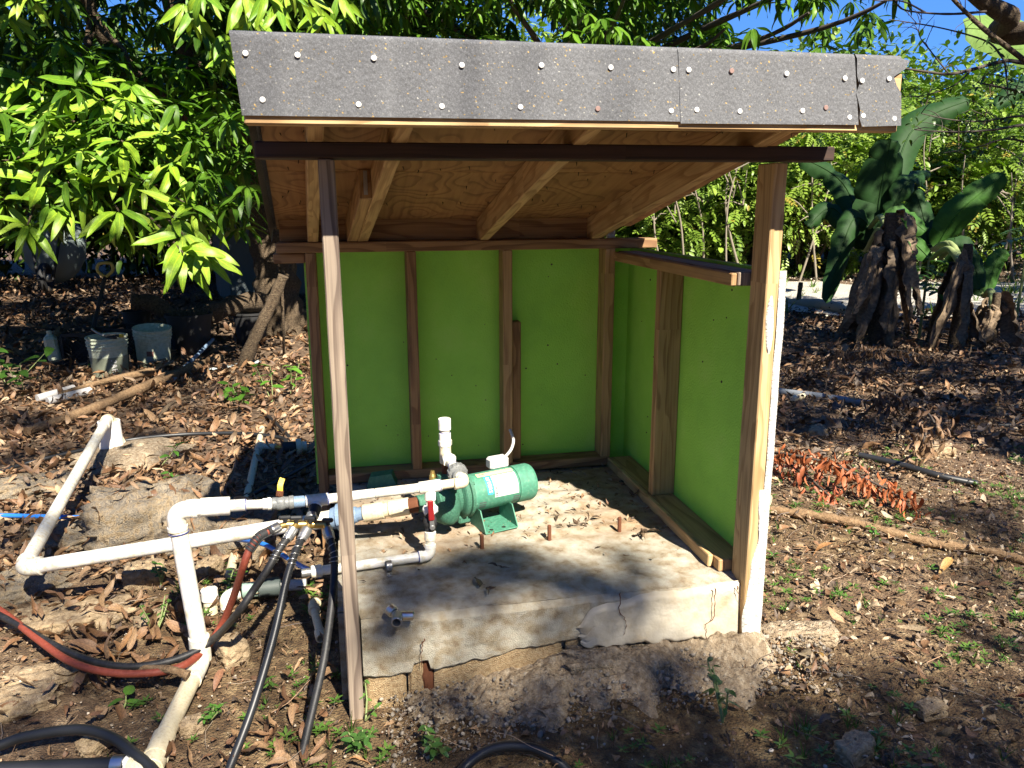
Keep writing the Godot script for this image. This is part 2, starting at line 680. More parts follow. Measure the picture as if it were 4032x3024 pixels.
	M.boxgrey = mottled(72, 0.03, [[0.0, Color(0.62, 0.6, 0.57)], [0.5, Color(0.74, 0.73, 0.72)], [1.0, Color(0.8, 0.79, 0.78)]], 9.0, 0.5, 0.0)
	M.panel = mottled(75, 0.006, [[0.0, Color(0.57, 0.83, 0.32)], [0.35, Color(0.61, 0.87, 0.33)], [0.65, Color(0.63, 0.89, 0.34)], [1.0, Color(0.67, 0.9, 0.39)]], 1.1, 0.75, 1.0, 0.2)
	M.stucco = mottled(77, 0.03, [[0.0, Color(0.6, 0.58, 0.53)], [0.5, Color(0.8, 0.79, 0.76)], [1.0, Color(0.86, 0.85, 0.83)]], 3.0, 0.9, 5.0, 0.05)
	M.concrete = mottled(81, 0.012, [[0.0, Color(0.45, 0.37, 0.29)], [0.3, Color(0.58, 0.53, 0.44)], [0.55, Color(0.64, 0.61, 0.55)], [0.8, Color(0.68, 0.66, 0.6)], [1.0, Color(0.76, 0.73, 0.66)]], 2.2, 0.95, 4.0, 0.22)
	M.skim = mottled(83, 0.008, [[0.0, Color(0.62, 0.54, 0.42)], [0.5, Color(0.72, 0.68, 0.6)], [1.0, Color(0.77, 0.74, 0.67)]], 1.5, 0.8, 2.5, 0.02)
	M.block = mottled(85, 0.05, [[0.0, Color(0.48, 0.38, 0.26)], [0.4, Color(0.64, 0.54, 0.4)], [1.0, Color(0.74, 0.66, 0.52)]], 2.2, 0.95, 7.0, 0.2)
	M.rubble = mottled(87, 0.04, [[0.0, Color(0.36, 0.3, 0.23)], [0.4, Color(0.53, 0.46, 0.37)], [0.7, Color(0.63, 0.57, 0.48)], [1.0, Color(0.75, 0.71, 0.64)]], 1.8, 0.95, 14.0, 0.09)
	M.stone = mottled(89, 0.014, [[0.0, Color(0.2, 0.18, 0.16)], [0.3, Color(0.48, 0.41, 0.31)], [0.42, Color(0.6, 0.53, 0.43)], [0.52, Color(0.38, 0.36, 0.33)], [0.64, Color(0.58, 0.53, 0.45)], [0.8, Color(0.33, 0.31, 0.29)], [1.0, Color(0.74, 0.69, 0.6)]], 3.4, 0.9, 12.0, 0.07)
	M.palestone = mottled(91, 0.02, [[0.0, Color(0.42, 0.34, 0.25)], [0.4, Color(0.58, 0.5, 0.39)], [0.7, Color(0.67, 0.59, 0.47)], [1.0, Color(0.74, 0.68, 0.57)]], 4.0, 0.9, 10.0, 0.08)
	M.soil = mottled(93, 0.02, [[0.0, Color(0.24, 0.18, 0.135)], [0.35, Color(0.36, 0.28, 0.21)], [0.6, Color(0.44, 0.36, 0.28)], [0.8, Color(0.54, 0.46, 0.37)], [1.0, Color(0.7, 0.63, 0.53)]], 1.7, 1.0, 12.0, 0.1)
	M.road = mottled(95, 0.06, [[0.0, Color(0.55, 0.52, 0.47)], [0.5, Color(0.72, 0.7, 0.65)], [1.0, Color(0.84, 0.82, 0.78)]], 0.8, 1.0, 12.0, 0.09)
	M.bark = mottled(97, 0.03, [[0.0, Color(0.17, 0.14, 0.11)], [0.5, Color(0.34, 0.28, 0.21)], [0.8, Color(0.43, 0.38, 0.3)], [1.0, Color(0.55, 0.52, 0.45)]], 2.5, 0.95, 16.0, 0.05)
	M.barkdry = mottled(99, 0.03, [[0.0, Color(0.33, 0.25, 0.17)], [0.5, Color(0.49, 0.39, 0.28)], [1.0, Color(0.64, 0.55, 0.43)]], 3.0, 0.95, 12.0, 0.06)
	M.twig = flatmat(0.2, 0.15, 0.1, 0.9)
	M.twigdark = flatmat(0.06, 0.047, 0.037, 0.9)
	M.stem = flatmat(0.22, 0.27, 0.1, 0.7)
	M.pail = mottled(101, 0.02, [[0.0, Color(0.55, 0.57, 0.48)], [0.5, Color(0.74, 0.77, 0.68)], [1.0, Color(0.8, 0.82, 0.75)]], 3.0, 0.5, 0.0)
	M.mangoleaf = leaf_mat(leaf_tex(Color(1.0, 1.0, 0.75), Color(0.76, 0.84, 0.72), 0.14), 0.42, Color(0.5, 0.62, 0.12), 0.38)
	M.treeleaf = leaf_mat(leaf_tex(Color(0.9, 0.9, 0.7), Color(0.82, 0.85, 0.78), 0.15), 0.42, Color(0.5, 0.62, 0.12))
	M.dryleaf = leaf_mat(leaf_tex(Color(0.95, 0.88, 0.75), Color(0.84, 0.8, 0.74), 0.3), 0.62, Color.BLACK)
	M.drybanana = leaf_mat(leaf_tex(Color(0.9, 0.85, 0.75), Color(0.8, 0.76, 0.7), 0.35), 0.8, Color(0.2, 0.14, 0.08))
	M.bananaleaf = leaf_mat(leaf_tex(Color(0.95, 0.98, 0.7), Color(0.8, 0.84, 0.78), 0.1), 0.6, Color(0.25, 0.42, 0.06), 0.3)
	var im := Image.create(1024, 1024, false, Image.FORMAT_RGB8)
	var r2 := RandomNumberGenerator.new()
	r2.seed = 77
	for j in 1024:
		for i in 1024:
			var g := 0.34 + 0.16 * r2.randf() * r2.randf() + 0.02 * noise.get_noise_2d(i * 0.4, j * 0.4)
			im.set_pixel(i, j, Color(g * 0.99, g * 1.0, g * 1.03))
	for k in 7000:
		var p := Vector2i(r2.randi() % 1022, r2.randi() % 1022)
		var gold := Color(0.82, 0.66, 0.36) if r2.randf() < 0.6 else Color(0.75, 0.74, 0.7)
		gold = gold * r2.randf_range(0.6, 1.0)
		for q in 1 + r2.randi() % 3:
			im.set_pixel(p.x + q % 2, p.y + q / 2, gold)
	M.roofing = textured(image_tex(im), 0.95)
	M.roofing.normal_enabled = true
	M.roofing.normal_texture = ntex(5, 0.25, [], 512, FastNoiseLite.TYPE_SIMPLEX_SMOOTH, 3, true, 5.0)
	M.roofing.normal_scale = 0.12


func build_ground() -> void:
	# one sheet to the horizon: fine near the shelter, coarse far away
	var xs := PackedFloat32Array()
	var n := 190
	for i in n:
		var t := (float(i) / (n - 1)) * 2.0 - 1.0
		xs.append(signf(t) * (3.2 * absf(t) + 120.0 * pow(absf(t), 7.0)))
	var pts := PackedVector3Array()
	var us := PackedVector2Array()
	var cs := PackedColorArray()
	for j in n:
		for i in n:
			var x := xs[i] + 0.4
			var z := xs[j] - 1.0
			pts.append(Vector3(x, gh(x, z) - 0.012, z))
			us.append(Vector2(x, z))
			var red := clampf(noise.get_noise_2d(x * 8.0, z * 8.0 + 50.0) * 1.6 + 0.5, 0.0, 1.0)
			cs.append(Color(1.0, 1.0, 1.0).lerp(Color(1.5, 1.05, 0.75), red * smoothstep(-2.5, 0.0, z)))
	var m := MB.new()
	m.grid(pts, n, n, us, cs)
	tag(put(self, "ground", m, M.soil), "brown leaf strewn earth around the pump shelter", "", "", "structure")
	# the pale gravel lane that passes behind the banana plants
	m = MB.new()
	var mid := [Vector3(0.6, 0, -13.5), Vector3(2.6, 0, -11.2), Vector3(5.8, 0, -8.3), Vector3(9.5, 0, -7.1), Vector3(16, 0, -6.6), Vector3(40, 0, -7)]
	var c := curve(mid, 14)
	pts = PackedVector3Array()
	us = PackedVector2Array()
	for i in c.size():
		var t: Vector3 = (c[mini(i + 1, c.size() - 1)] - c[maxi(i - 1, 0)]).normalized()
		var s := Vector3(t.z, 0, -t.x)
		for k in 9:
			var p: Vector3 = c[i] + s * ((k - 4) / 4.0) * (1.85 + 0.3 * noise.get_noise_2d(i * 6.0, k * 30.0))
			var e := 1.0 - absf(k - 4) / 4.0
			pts.append(Vector3(p.x, gh(p.x, p.z) + 0.015 + 0.03 * minf(e * 2.0, 1.0), p.z))
			us.append(Vector2(k, i))
	m.grid(pts, 9, c.size(), us)
	tag(put(self, "gravel_lane", m, M.road), "pale gravel lane behind the banana plants", "", "", "structure")


func build_slab() -> void:
	var root := thing("concrete_slab", Vector3(0.55, 0, -0.6), "rough concrete slab on blocks under the green pump shelter", "slab")
	# top: a grid with a worn front edge, and a slightly lower scoured strip near the back
	var m := MB.new()
	var pts := PackedVector3Array()
	var us := PackedVector2Array()
	var cs := PackedColorArray()
	var nx := 170
	var nz := 110
	var x0 := -0.02
	var x1 := 1.152
	for j in nz:
		for i in nx:
			var x := lerpf(x0, x1, float(i) / (nx - 1))
			var z := lerpf(-0.045, -1.24, float(j) / (nz - 1))
			if x < 0.042:
				z = lerpf(-0.094, -1.24, float(j) / (nz - 1))
			var y := 0.267 + noise.get_noise_2d(x * 60.0, z * 60.0) * 0.006 + noise.get_noise_2d(x * 16.0, z * 16.0) * 0.006
			var ridge := sin((z + 0.12 * x + noise.get_noise_2d(x * 22.0, z * 8.0) * 0.05) * 58.0)
			y += 0.0035 * ridge * smoothstep(-0.36, -0.46, z)
			y -= 0.007 * (1.0 - smoothstep(0.0, 0.04, float(j) / (nz - 1)))
			pts.append(Vector3(x, y, z))
			us.append(Vector2(x, z))
			var dirt := clampf(smoothstep(-0.3, -0.52, z) * (0.55 + 1.4 * noise.get_noise_2d(x * 26.0, z * 40.0)), 0.0, 1.0)
			cs.append(Color(1, 1, 1).lerp(Color(0.82, 0.6, 0.44), dirt * 0.75))
	m.grid(pts, nx, nz, us, cs)
	# rounded nose and rough front face down to a ragged lower edge
	pts = PackedVector3Array(); us = PackedVector2Array(); cs = PackedColorArray()
	var ny := 34
	for j in ny:
		for i in nx:
			var x := lerpf(0.042, x1, float(i) / (nx - 1))
			var t := float(j) / (ny - 1)
			var low := lerpf(0.09, 0.14, smoothstep(0.15, 0.75, x)) + noise.get_noise_2d(x * 120.0, 3.0) * 0.014 + noise.get_noise_2d(x * 420.0, 9.0) * 0.005
			if absf(x - 0.2) < 0.022:
				low += 0.025
			var y := lerpf(0.2605, low, t)
			var z := -0.045 + 0.02 * smoothstep(0.0, 0.1, t) + noise.get_noise_2d(x * 30.0, y * 30.0) * 0.007 + noise.get_noise_2d(x * 190.0, y * 190.0) * 0.0012 - 0.006 * maxf(0.0, noise.get_noise_2d(x * 330.0, y * 330.0) - 0.12)
			if j == ny - 1:
				z -= 0.014
			pts.append(Vector3(x, y + (noise.get_noise_2d(x * 60.0, -0.045 * 60.0) * 0.006 + noise.get_noise_2d(x * 16.0, -0.045 * 16.0) * 0.006) * (1.0 - t), z))
			us.append(Vector2(x, y))
			cs.append(Color(1.02, 1.0, 0.98))
	m.grid(pts, nx, ny, us, cs)
	# sides and back, plain
	m.tint = Color(1, 1, 1)
	m.hexa([Vector3(-0.02, -0.1, -0.094), Vector3(0.041, -0.1, -0.094), Vector3(0.041, -0.1, -1.24), Vector3(-0.02, -0.1, -1.24), Vector3(-0.02, 0.258, -0.094), Vector3(0.041, 0.258, -0.094), Vector3(0.041, 0.258, -1.24), Vector3(-0.02, 0.258, -1.24)])
	m.hexa([Vector3(0.041, -0.1, -0.062), Vector3(1.152, -0.1, -0.062), Vector3(1.152, -0.1, -1.24), Vector3(0.041, -0.1, -1.24), Vector3(0.041, 0.252, -0.062), Vector3(1.152, 0.252, -0.062), Vector3(1.152, 0.252, -1.24), Vector3(0.041, 0.252, -1.24)])
	put(root, "slab", m, M.concrete)
	# the course of concrete blocks under the render, with open joints between them
	var ends := [0.046, 0.165, 0.196, 0.226, 0.248, 0.604, 0.614, 0.9, 0.908, 1.15]
	for k in [[0.046, 0.158], [0.164, 0.206], [0.236, 0.606], [0.618, 0.86], [0.868, 1.15]]:
		var b := MB.new()
		pts = PackedVector3Array(); us = PackedVector2Array()
		for j in 12:
			for i in 26:
				var u := float(i) / 25
				var w := float(j) / 11
				var x := lerpf(k[0], k[1], u)
				var y := lerpf(-0.06, 0.19, w)
				var e := minf(minf(u, 1.0 - u) * (k[1] - k[0]), 0.01) / 0.01
				pts.append(Vector3(x, y, -0.046 + 0.012 * smoothstep(0.0, 1.0, e) + noise.get_noise_2d(x * 160.0, y * 160.0) * 0.008 + noise.get_noise_2d(x * 40.0, y * 40.0) * 0.006))
				us.append(Vector2(x, y))
		b.grid(pts, 26, 12, us)
		put(root, "block", b, M.block)
	# the rusty hollow where a piece of render has broken away
	var hole := MB.new()
	hole.stone(Transform3D(Basis(), Vector3(0.22, 0.07, -0.055)), Vector3(0.034, 0.14, 0.03), noise, 3.0, 0.5)
	put(root, "broken_core", hole, M.rust)
	# smooth skim of new plaster on the right of the front face
	var sk := MB.new()
	pts = PackedVector3Array(); us = PackedVector2Array()
	for j in 26:
		for i in 46:
			var u := float(i) / 45
			var w := float(j) / 25
			var top := lerpf(0.232, 0.262, smoothstep(0.0, 0.5, u)) + noise.get_noise_2d(u * 70.0, 21.0) * 0.012 - 0.06 * (1.0 - smoothstep(0.0, 0.09, u))
			var low := lerpf(0.125, 0.09, u) + noise.get_noise_2d(u * 150.0, 33.0) * 0.022 - 0.02 * exp(-pow((u - 0.19) * 12.0, 2.0))
			var x := lerpf(0.655, 1.15, u) + 0.02 * noise.get_noise_2d(w * 60.0, 5.0) * (1.0 - u)
			var y := lerpf(top, low, w)
			var e := minf(minf(w, 1.0 - w), minf(u, 1.0 - u) * 2.0)
			pts.append(Vector3(x, y, -0.026 + 0.016 * smoothstep(0.0, 0.06, e) + 0.011 * noise.get_noise_2d(x * 26.0, y * 40.0) + 0.009 * smoothstep(0.3, 0.9, w) + 0.006 * noise.get_noise_2d(x * 90.0 + 40.0, y * 60.0)))
			us.append(Vector2(x, y))
	sk.grid(pts, 46, 26, us)
	put(root, "plaster_skim", sk, M.skim)
	for k in [[Vector3(0.765, 0.285, -0), Vector3(0.764, 0.23, -0), Vector3(0.784, 0.193, 0), Vector3(0.78, 0.149, -0)], [Vector3(1.124, 0.264, -0.004), Vector3(1.145, 0.211, -0.004)], [Vector3(0.21, 0.201, -0.012), Vector3(0.198, 0.158, -0.012), Vector3(0.201, 0.115, -0.012)], [Vector3(1.053, 0.268, 0), Vector3(1.058, 0.223, 0), Vector3(1.056, 0.171, 0), Vector3(1.035, 0.152, 0.002), Vector3(1.037, 0.09, 0)]]:
		var cr := curve(k, 6)
		for i in cr.size():
			cr[i] += Vector3(rng.randf_range(-0.004, 0.004), 0, 0)
		var ck := MB.new()
		ck.tube(cr, taper(0.0014, 0.0006, cr.size(), 0.4), 6)
		put(root, "crack", ck, M.rust)
	for p in [Vector3(0.436, 0.267, -0.399), Vector3(0.668, 0.267, -0.427), Vector3(0.918, 0.267, -0.443)]:
		put(root, "rebar_pin", cyl(p - Vector3(0, 0.03, 0), p + Vector3(rng.randf_range(-0.002, 0.002), 0.052, 0), 0.0068, 10), M.rust)
	# crumbled mortar that spilled out along the foot of the slab
	var sp := MB.new()
	pts = PackedVector3Array(); us = PackedVector2Array()
	for j in 70:
		for i in 240:
			var u := float(i) / 239
			var w := float(j) / 69
			var x := lerpf(0.12, 1.26, u)
			var depth := (0.2 + 0.2 * noise.get_noise_2d(u * 70.0, 4.0)) * (0.35 + 0.65 * smoothstep(0.02, 0.3, u)) * (1.0 - 0.3 * smoothstep(0.8, 1.0, u))
			var z := lerpf(-0.07, depth, w)
			var high := 0.03 * smoothstep(0.1, 0.5, u) + 0.02
			var y := high * (1.0 - smoothstep(0.15, 1.0, w)) + 0.036 * noise.get_noise_2d(x * 110.0, z * 110.0) * (1.0 - 0.5 * w) + 0.012 * noise.get_noise_2d(x * 420.0, z * 420.0) - 0.03 * smoothstep(0.8, 1.0, w) - 0.05 * (1.0 - smoothstep(0.0, 0.05, minf(u, 1.0 - u)))
			pts.append(Vector3(x, y + gh(x, z) * 0.9, z))
			us.append(Vector2(x, z))
	sp.grid(pts, 240, 70, us)
	var lumps := []
	var lcol := []
	for k in 2600:
		var x := rng.randf_range(0.08, 1.4)
		var z := 0.26 * pow(rng.randf(), 0.8) - 0.05 + rng.randfn(0, 0.02)
		var b := Basis.from_euler(Vector3(rng.randf() * 6.0, rng.randf() * 6.0, rng.randf() * 6.0)).scaled(Vector3.ONE * (0.003 + 0.015 * pow(rng.randf(), 5.0)))
		lumps.append(Transform3D(b, Vector3(x, gh(x, z) + 0.03 * (1.0 - smoothstep(0.0, 0.2, z)) - 0.004, z)))
		var gr := rng.randf_range(0.14, 0.34)
		lcol.append(Color(gr, gr * 0.86, gr * 0.69))
	many(tag(thing("mortar_crumbs", Vector3(0.7, 0, 0.1), "loose grey crumbs lying on and around the mortar spill", "rubble"), "", "", "", "stuff"), "crumbs", pebble_mesh(4.0), flatmat(1, 1, 1, 0.95), lumps, lcol)
	tag(put(self, "mortar_spill", sp, M.rubble), "grey crumbled mortar heaped along the foot of the slab", "mortar")


func ryb(z: float) -> float:   # underside of the rafters
	return 1.5 + 0.25 * z


func skew(x: float, z: float) -> float:
	return x + 0.06 * (minf(z, 0.2) - 0.0)


func build_shelter() -> void:
	var root := thing("pump_shelter", Vector3(0.55, 0, -0.6), "open timber pump shelter with lime green walls and a sloping felt roof", "shelter")
	var zb := -1.109
	# posts
	put(root, "post", plank(Vector3(0.0195, -0.06, -0.0445), Vector3(0.0195 - 0.004, 1.461, -0.0445), 0.038, 0.089, Vector3.BACK), M.weathered).set_meta("label", "grey weathered front post")
	put(root, "post", plank(Vector3(1.17, -0.02, -0.0445), Vector3(1.17, 1.461, -0.0445), 0.038, 0.089, Vector3.BACK), M.pine2)
	put(root, "post", plank(Vector3(-0.08, 0.0, -1.1535), Vector3(-0.08, 1.181, -1.1535), 0.038, 0.089, Vector3.BACK), M.brown)
	# front beam, laid flat across the posts
	put(root, "front_beam", plank(Vector3(-0.141, 1.4805, -0.0445), Vector3(1.322, 1.4845, -0.0445), 0.089, 0.037), M.beam)
	# back: plates and studs
	put(root, "top_plate", plank(Vector3(-0.202, 1.2, -1.1535), Vector3(1.285, 1.2, -1.1535), 0.089, 0.038), M.brown)
	put(root, "bottom_plate", plank(Vector3(-0.06, 0.289, -1.1535), Vector3(1.108, 0.289, -1.1535), 0.089, 0.038), M.brown)
	put(root, "nailing_block", plank(Vector3(-0.215, 1.16, -1.165), Vector3(-0.101, 1.16, -1.165), 0.06, 0.036), M.brown)
	for x in [0.292, 0.667]:
		put(root, "stud", plank(Vector3(x, 0.308, -1.1535), Vector3(x, 1.181, -1.1535), 0.038, 0.089, Vector3.BACK), M.brown if x < 0.5 else M.pine)
	put(root, "short_stud", plank(Vector3(0.711, 0.308, -1.172), Vector3(0.711, 0.892, -1.172), 0.036, 0.05, Vector3.BACK), M.brown)
	put(root, "corner_stud", plank(Vector3(1.088, 0.308, -1.1535), Vector3(1.088, 1.181, -1.1535), 0.042, 0.089, Vector3.BACK), M.pine)
	# right wall: plates lie along z
	put(root, "side_bottom_plate", plank(Vector3(1.156, 0.286, -1.108), Vector3(1.156, 0.286, -0.094), 0.089, 0.038), M.pine)
	put(root, "side_lower_board", plank(Vector3(1.102, 0.287, -1.1), Vector3(1.102, 0.287, -0.13), 0.017, 0.04), M.pine2)
	put(root, "side_top_plate", plank(Vector3(1.16, 1.152, -1.108), Vector3(1.16, 1.152, -0.094), 0.084, 0.038), M.weathered)
	put(root, "side_top_board", plank(Vector3(1.109, 1.15, -1.106), Vector3(1.109, 1.15, -0.1), 0.016, 0.036), M.pine)
	var zs: float = Vector3(1.117, 0.305, -0.599).z
	put(root, "stud", plank(Vector3(1.1555, 0.306, -0.66), Vector3(1.1555, 1.132, -0.66), 0.087, 0.038, Vector3.BACK), M.pine)
	# sheets: lime painted inside, raw white render outside on the right
	var g := MB.new()
	g.box(Transform3D(Basis(), Vector3(0.551, 0.715, -1.2055)), Vector3(1.322, 0.94, 0.012), 0.0005)
	put(root, "back_wall_panel", g, M.panel)
	for k in [[-1.199, -0.6803], [-0.68, -0.012]]:
		g = MB.new()
		g.box(Transform3D(Basis(), Vector3(1.2028, 0.64 if k[0] < -0.7 else 0.63, (k[0] + k[1]) * 0.5)), Vector3(0.006, 1.08 if k[0] < -0.7 else 1.1, k[1] - k[0]), 0.0004)
		put(root, "side_wall_panel", g, M.panel)
	g = MB.new()
	var pts := PackedVector3Array()
	var us := PackedVector2Array()
	for j in 46:                # render wrapped round the sheet's edge, thickness uneven
		for i in 5:
			var y := lerpf(0.09, 1.182, j / 45.0)
			var q: Vector2 = [Vector2(1.1885, 0.0), Vector2(1.192, 0.004), Vector2(1.204, 0.005), Vector2(1.2095, 0.002), Vector2(1.21, -1.2)][i]
			pts.append(Vector3(q.x + noise.get_noise_2d(y * 90.0, 7.0) * 0.003, y, q.y + noise.get_noise_2d(y * 120.0, i * 30.0) * 0.003))
			us.append(Vector2(i, y))
	g.grid(pts, 5, 46, us)
	put(root, "outer_render", g, M.stucco)
	# render smeared onto the right post
	for k in [[0.955, 1.115, 0.0, 0.024, 1.0], [0.085, 0.56, 0.014, 0.048, 0.0]]:
		g = MB.new()
		pts = PackedVector3Array(); us = PackedVector2Array()
		for j in 40:
			for i in 8:
				var w := j / 39.0
				var u := i / 7.0
				var y := lerpf(k[0], k[1], w)
				var half: float = (k[3] - k[2]) * 0.5 * sqrt(maxf(0.02, sin(PI * clampf(w, 0.02, 0.98)))) if k[4] > 0.5 else (k[3] - k[2]) * 0.5
				var cx: float = 1.168 + noise.get_noise_2d(y * 60.0, 3.0) * 0.007 if k[4] > 0.5 else 1.19 - half
				if k[4] < 0.5:
					half = lerpf(0.019, 0.006, smoothstep(0.15, 0.75, w)) + noise.get_noise_2d(y * 120.0, 13.0) * 0.004
					cx = 1.1895 - half
				var e := minf(minf(w, 1.0 - w) * 4.0, minf(u, 1.0 - u) * 2.0)
				pts.append(Vector3(cx + (u - 0.5) * 2.0 * half, y, 0.0006 + 0.004 * smoothstep(0.0, 0.3, e) + noise.get_noise_2d(u * 60.0, y * 200.0) * 0.0015))
				us.append(Vector2(u, y))
		g.grid(pts, 8, 40, us)
		put(root, "render_smear", g, M.stucco)
	# rafters from the front overhang to the back plate
	for k in [[-0.006, 0.006], [0.186, -0.004], [0.627, 0.018], [1.106, -0.012]]:
		var za := 0.184
		var zc := -1.2
		var xa: float = skew(k[0], za) - k[1] * 0.3
		var xc: float = skew(k[0], zc) + k[1]
		put(root, "rafter", plank(Vector3(xc, ryb(zc) + 0.046, zc), Vector3(xa, ryb(za) + 0.046, za), 0.038, 0.09), M.pine2)
	put(root, "sister_rafter", plank(Vector3(skew(0.147, -1.19) - 0.004, ryb(-1.19) + 0.046, -1.19), Vector3(skew(0.147, -0.52), ryb(-0.52) + 0.046, -0.52), 0.038, 0.09), M.pine)
	g = MB.new()
	g.box(Transform3D(Basis(Vector3.UP, 0.2), Vector3(0.117, 1.42, -0.512)), Vector3(0.012, 0.07, 0.002), 0.0005)
	put(root, "metal_strap", g, M.zinc)
	put(root, "blocking", plank(Vector3(-0.19, 1.262, -1.182), Vector3(1.08, 1.262, -1.182), 0.03, 0.084), M.brown)
	# plywood deck: three sheets with seams across
	for k in [[0.186, -0.168], [-0.172, -0.55], [-0.554, -1.32]]:
		g = MB.new()
		var p := []
		for y in [0.0915, 0.1035]:
			for q in [[-0.13, k[0]], [1.326, k[0]], [1.326, k[1]], [-0.13, k[1]]]:
				p.append(Vector3(skew(q[0], q[1]), ryb(q[1]) + y, q[1]))
		g.hexa(p, 1.1, rng.randf() * 3.0)
		put(root, "roof_board", g, M.ply)
	# nail points that came through the deck
	g = MB.new()
	for k in 90:
		var z := rng.randf_range(-1.1, 0.15)
		if k % 3 == 0:
			z = [-0.14, -0.52, -0.9][k % 9 / 3] + rng.randf_range(-0.03, 0.03)
		var a := Vector3(skew(rng.randf_range(-0.11, 1.3), z), ryb(z) + 0.0925, z)
		g.tube(V([a, a + Vector3(rng.randf_range(-0.004, 0.004), -rng.randf_range(0.006, 0.013), rng.randf_range(-0.004, 0.004))]), PackedFloat32Array([0.002, 0.0008]), 5)
	put(root, "nail_points", g, M.nail).set_meta("kind", "stuff")
	# fascia and the felt that is folded over it
	put(root, "fascia", plank(Vector3(-0.135, 1.580, 0.205), Vector3(1.333, 1.586, 0.205), 0.036, 0.13), M.pine2)
	var seams := [[-0.137, 0.79], [0.786, 1.214], [1.217, 1.334]]
	for k in 3:
		var f := MB.new()
		pts = PackedVector3Array(); us = PackedVector2Array()
		var s: Array = seams[k]
		var nx := 40 if k == 0 else 16
		for j in 17:
			for i in nx:
				var u := float(i) / (nx - 1)
				var x := lerpf(s[0], s[1], u)
				var q: Vector3
				if j < 9:      # the apron, bottom to top, bowed a little away from the boards
					var w := j / 8.0
					var bow := 0.0015 * noise.get_noise_2d(x * 26.0 + k * 50.0, w * 20.0) + 0.003 * maxf(0.0, noise.get_noise_2d(x * 18.0, 77.0)) * (1.0 - w)
					q = Vector3(x - 0.012 * w, lerpf(1.531 + 0.004 * u, 1.678, w), 0.2265 + k * 0.0015 + bow + 0.003 * (1.0 - w))
					if k == 2:
						q.x += 0.016 * (1.0 - w) * (1.0 - w) * (1.0 - u) + 0.012 * noise.get_noise_2d(w * 90.0, 3.0) * (1.0 - u)
						q.x += (0.02 * smoothstep(0.75, 1.0, w) - 0.022 * smoothstep(0.5, 0.72, w) * (1.0 - smoothstep(0.72, 0.9, w))) * u
					if k == 1 and u > 0.9:
						q.x += 0.01 * (1.0 - w)
				elif j < 12:   # the fold
					var a := (j - 8) / 4.0 * PI * 0.5
					q = Vector3(x - 0.013, 1.678 + 0.012 * sin(a), 0.2145 + k * 0.0015 + 0.012 * cos(a))
				else:
					var w := (j - 11) / 5.0
					var z := lerpf(0.2, -1.36, w)
					q = Vector3(skew(x - 0.013, z), ryb(z) + 0.1055 + 0.03 * smoothstep(-0.3, 0.2, z) + k * 0.0015, z)
				pts.append(q)
				us.append(Vector2(x * 0.65, (q.y if j < 12 else 1.69 + (0.2 - q.z)) * 0.65))
		f.grid(pts, nx, 17, us)
		var sheet := put(root, "roofing_felt", f, M.roofing)
		sheet.set_meta("label", ["long felt strip", "middle felt strip", "short torn felt strip"][k])
		var z0 := 0.229 + k * 0.0015
		for p in [[-0.122, 1.646], [-0.024, 1.646], [0.124, 1.645], [0.302, 1.637], [0.470, 1.642], [0.622, 1.642], [0.764, 1.642], [0.799, 1.642], [0.900, 1.643], [1.033, 1.641], [1.179, 1.635], [1.222, 1.631], [1.291, 1.637], [-0.096, 1.561], [0.090, 1.556], [0.259, 1.556], [0.425, 1.558], [0.595, 1.558], [0.763, 1.557], [0.822, 1.560], [0.925, 1.559], [1.079, 1.563], [1.137, 1.571], [1.199, 1.551], [1.233, 1.555], [1.315, 1.550]]:
			var px: float = p[0]
			if px < s[0] or px >= s[1] - 0.002:
				continue
			var rusty: bool = absf(px - 0.9) < 0.004 or absf(px - 0.595) < 0.004 or absf(px - 1.137) < 0.004
			put(sheet, "nail_cap", cyl(Vector3(px, p[1], z0 - 0.001), Vector3(px, p[1], z0 + 0.0026), 0.0058, 12, 0.001), M.rustcap if rusty else M.cap)
	# felt turned down along the left edge of the deck
	g = MB.new()
	pts = PackedVector3Array(); us = PackedVector2Array()
	for j in 30:
		for i in 3:
			var z := lerpf(0.22, -1.36, j / 29.0)
			var sag := 0.045 + 0.02 * noise.get_noise_2d(z * 30.0, 4.0)
			pts.append(Vector3(skew(-0.142, z) - 0.006 * i, ryb(z) + 0.108 - [0.0, 0.4, 1.0][i] * sag * 1.4, z))
			us.append(Vector2(i * 0.02, z * 0.65))
	g.grid(pts, 3, 30, us)
	put(root, "felt_edge", g, M.roofing)
	put(root, "back_upright", plank(Vector3(1.13, 1.2, -1.235), Vector3(1.125, 1.31, -1.235), 0.035, 0.02, Vector3.BACK), M.stucco)
	# small dark knots, nail heads and specks on the painted sheets
	g = MB.new()
	for k in 40:
		var side := k % 3 == 0
		var p := Vector3(rng.randf_range(0.0, 1.05), rng.randf_range(0.35, 1.15), -1.1995) if not side else Vector3(1.2, rng.randf_range(0.35, 1.1), rng.randf_range(-1.05, -0.15))
		var q := Vector3(0, 0, 0.002) if not side else Vector3(-0.002, 0, 0)
		g.tube(V([p, p + q]), same(rng.randf_range(0.0015, 0.0042), 2), 6)
	put(root, "paint_specks", g, M.nail).set_meta("kind", "stuff")


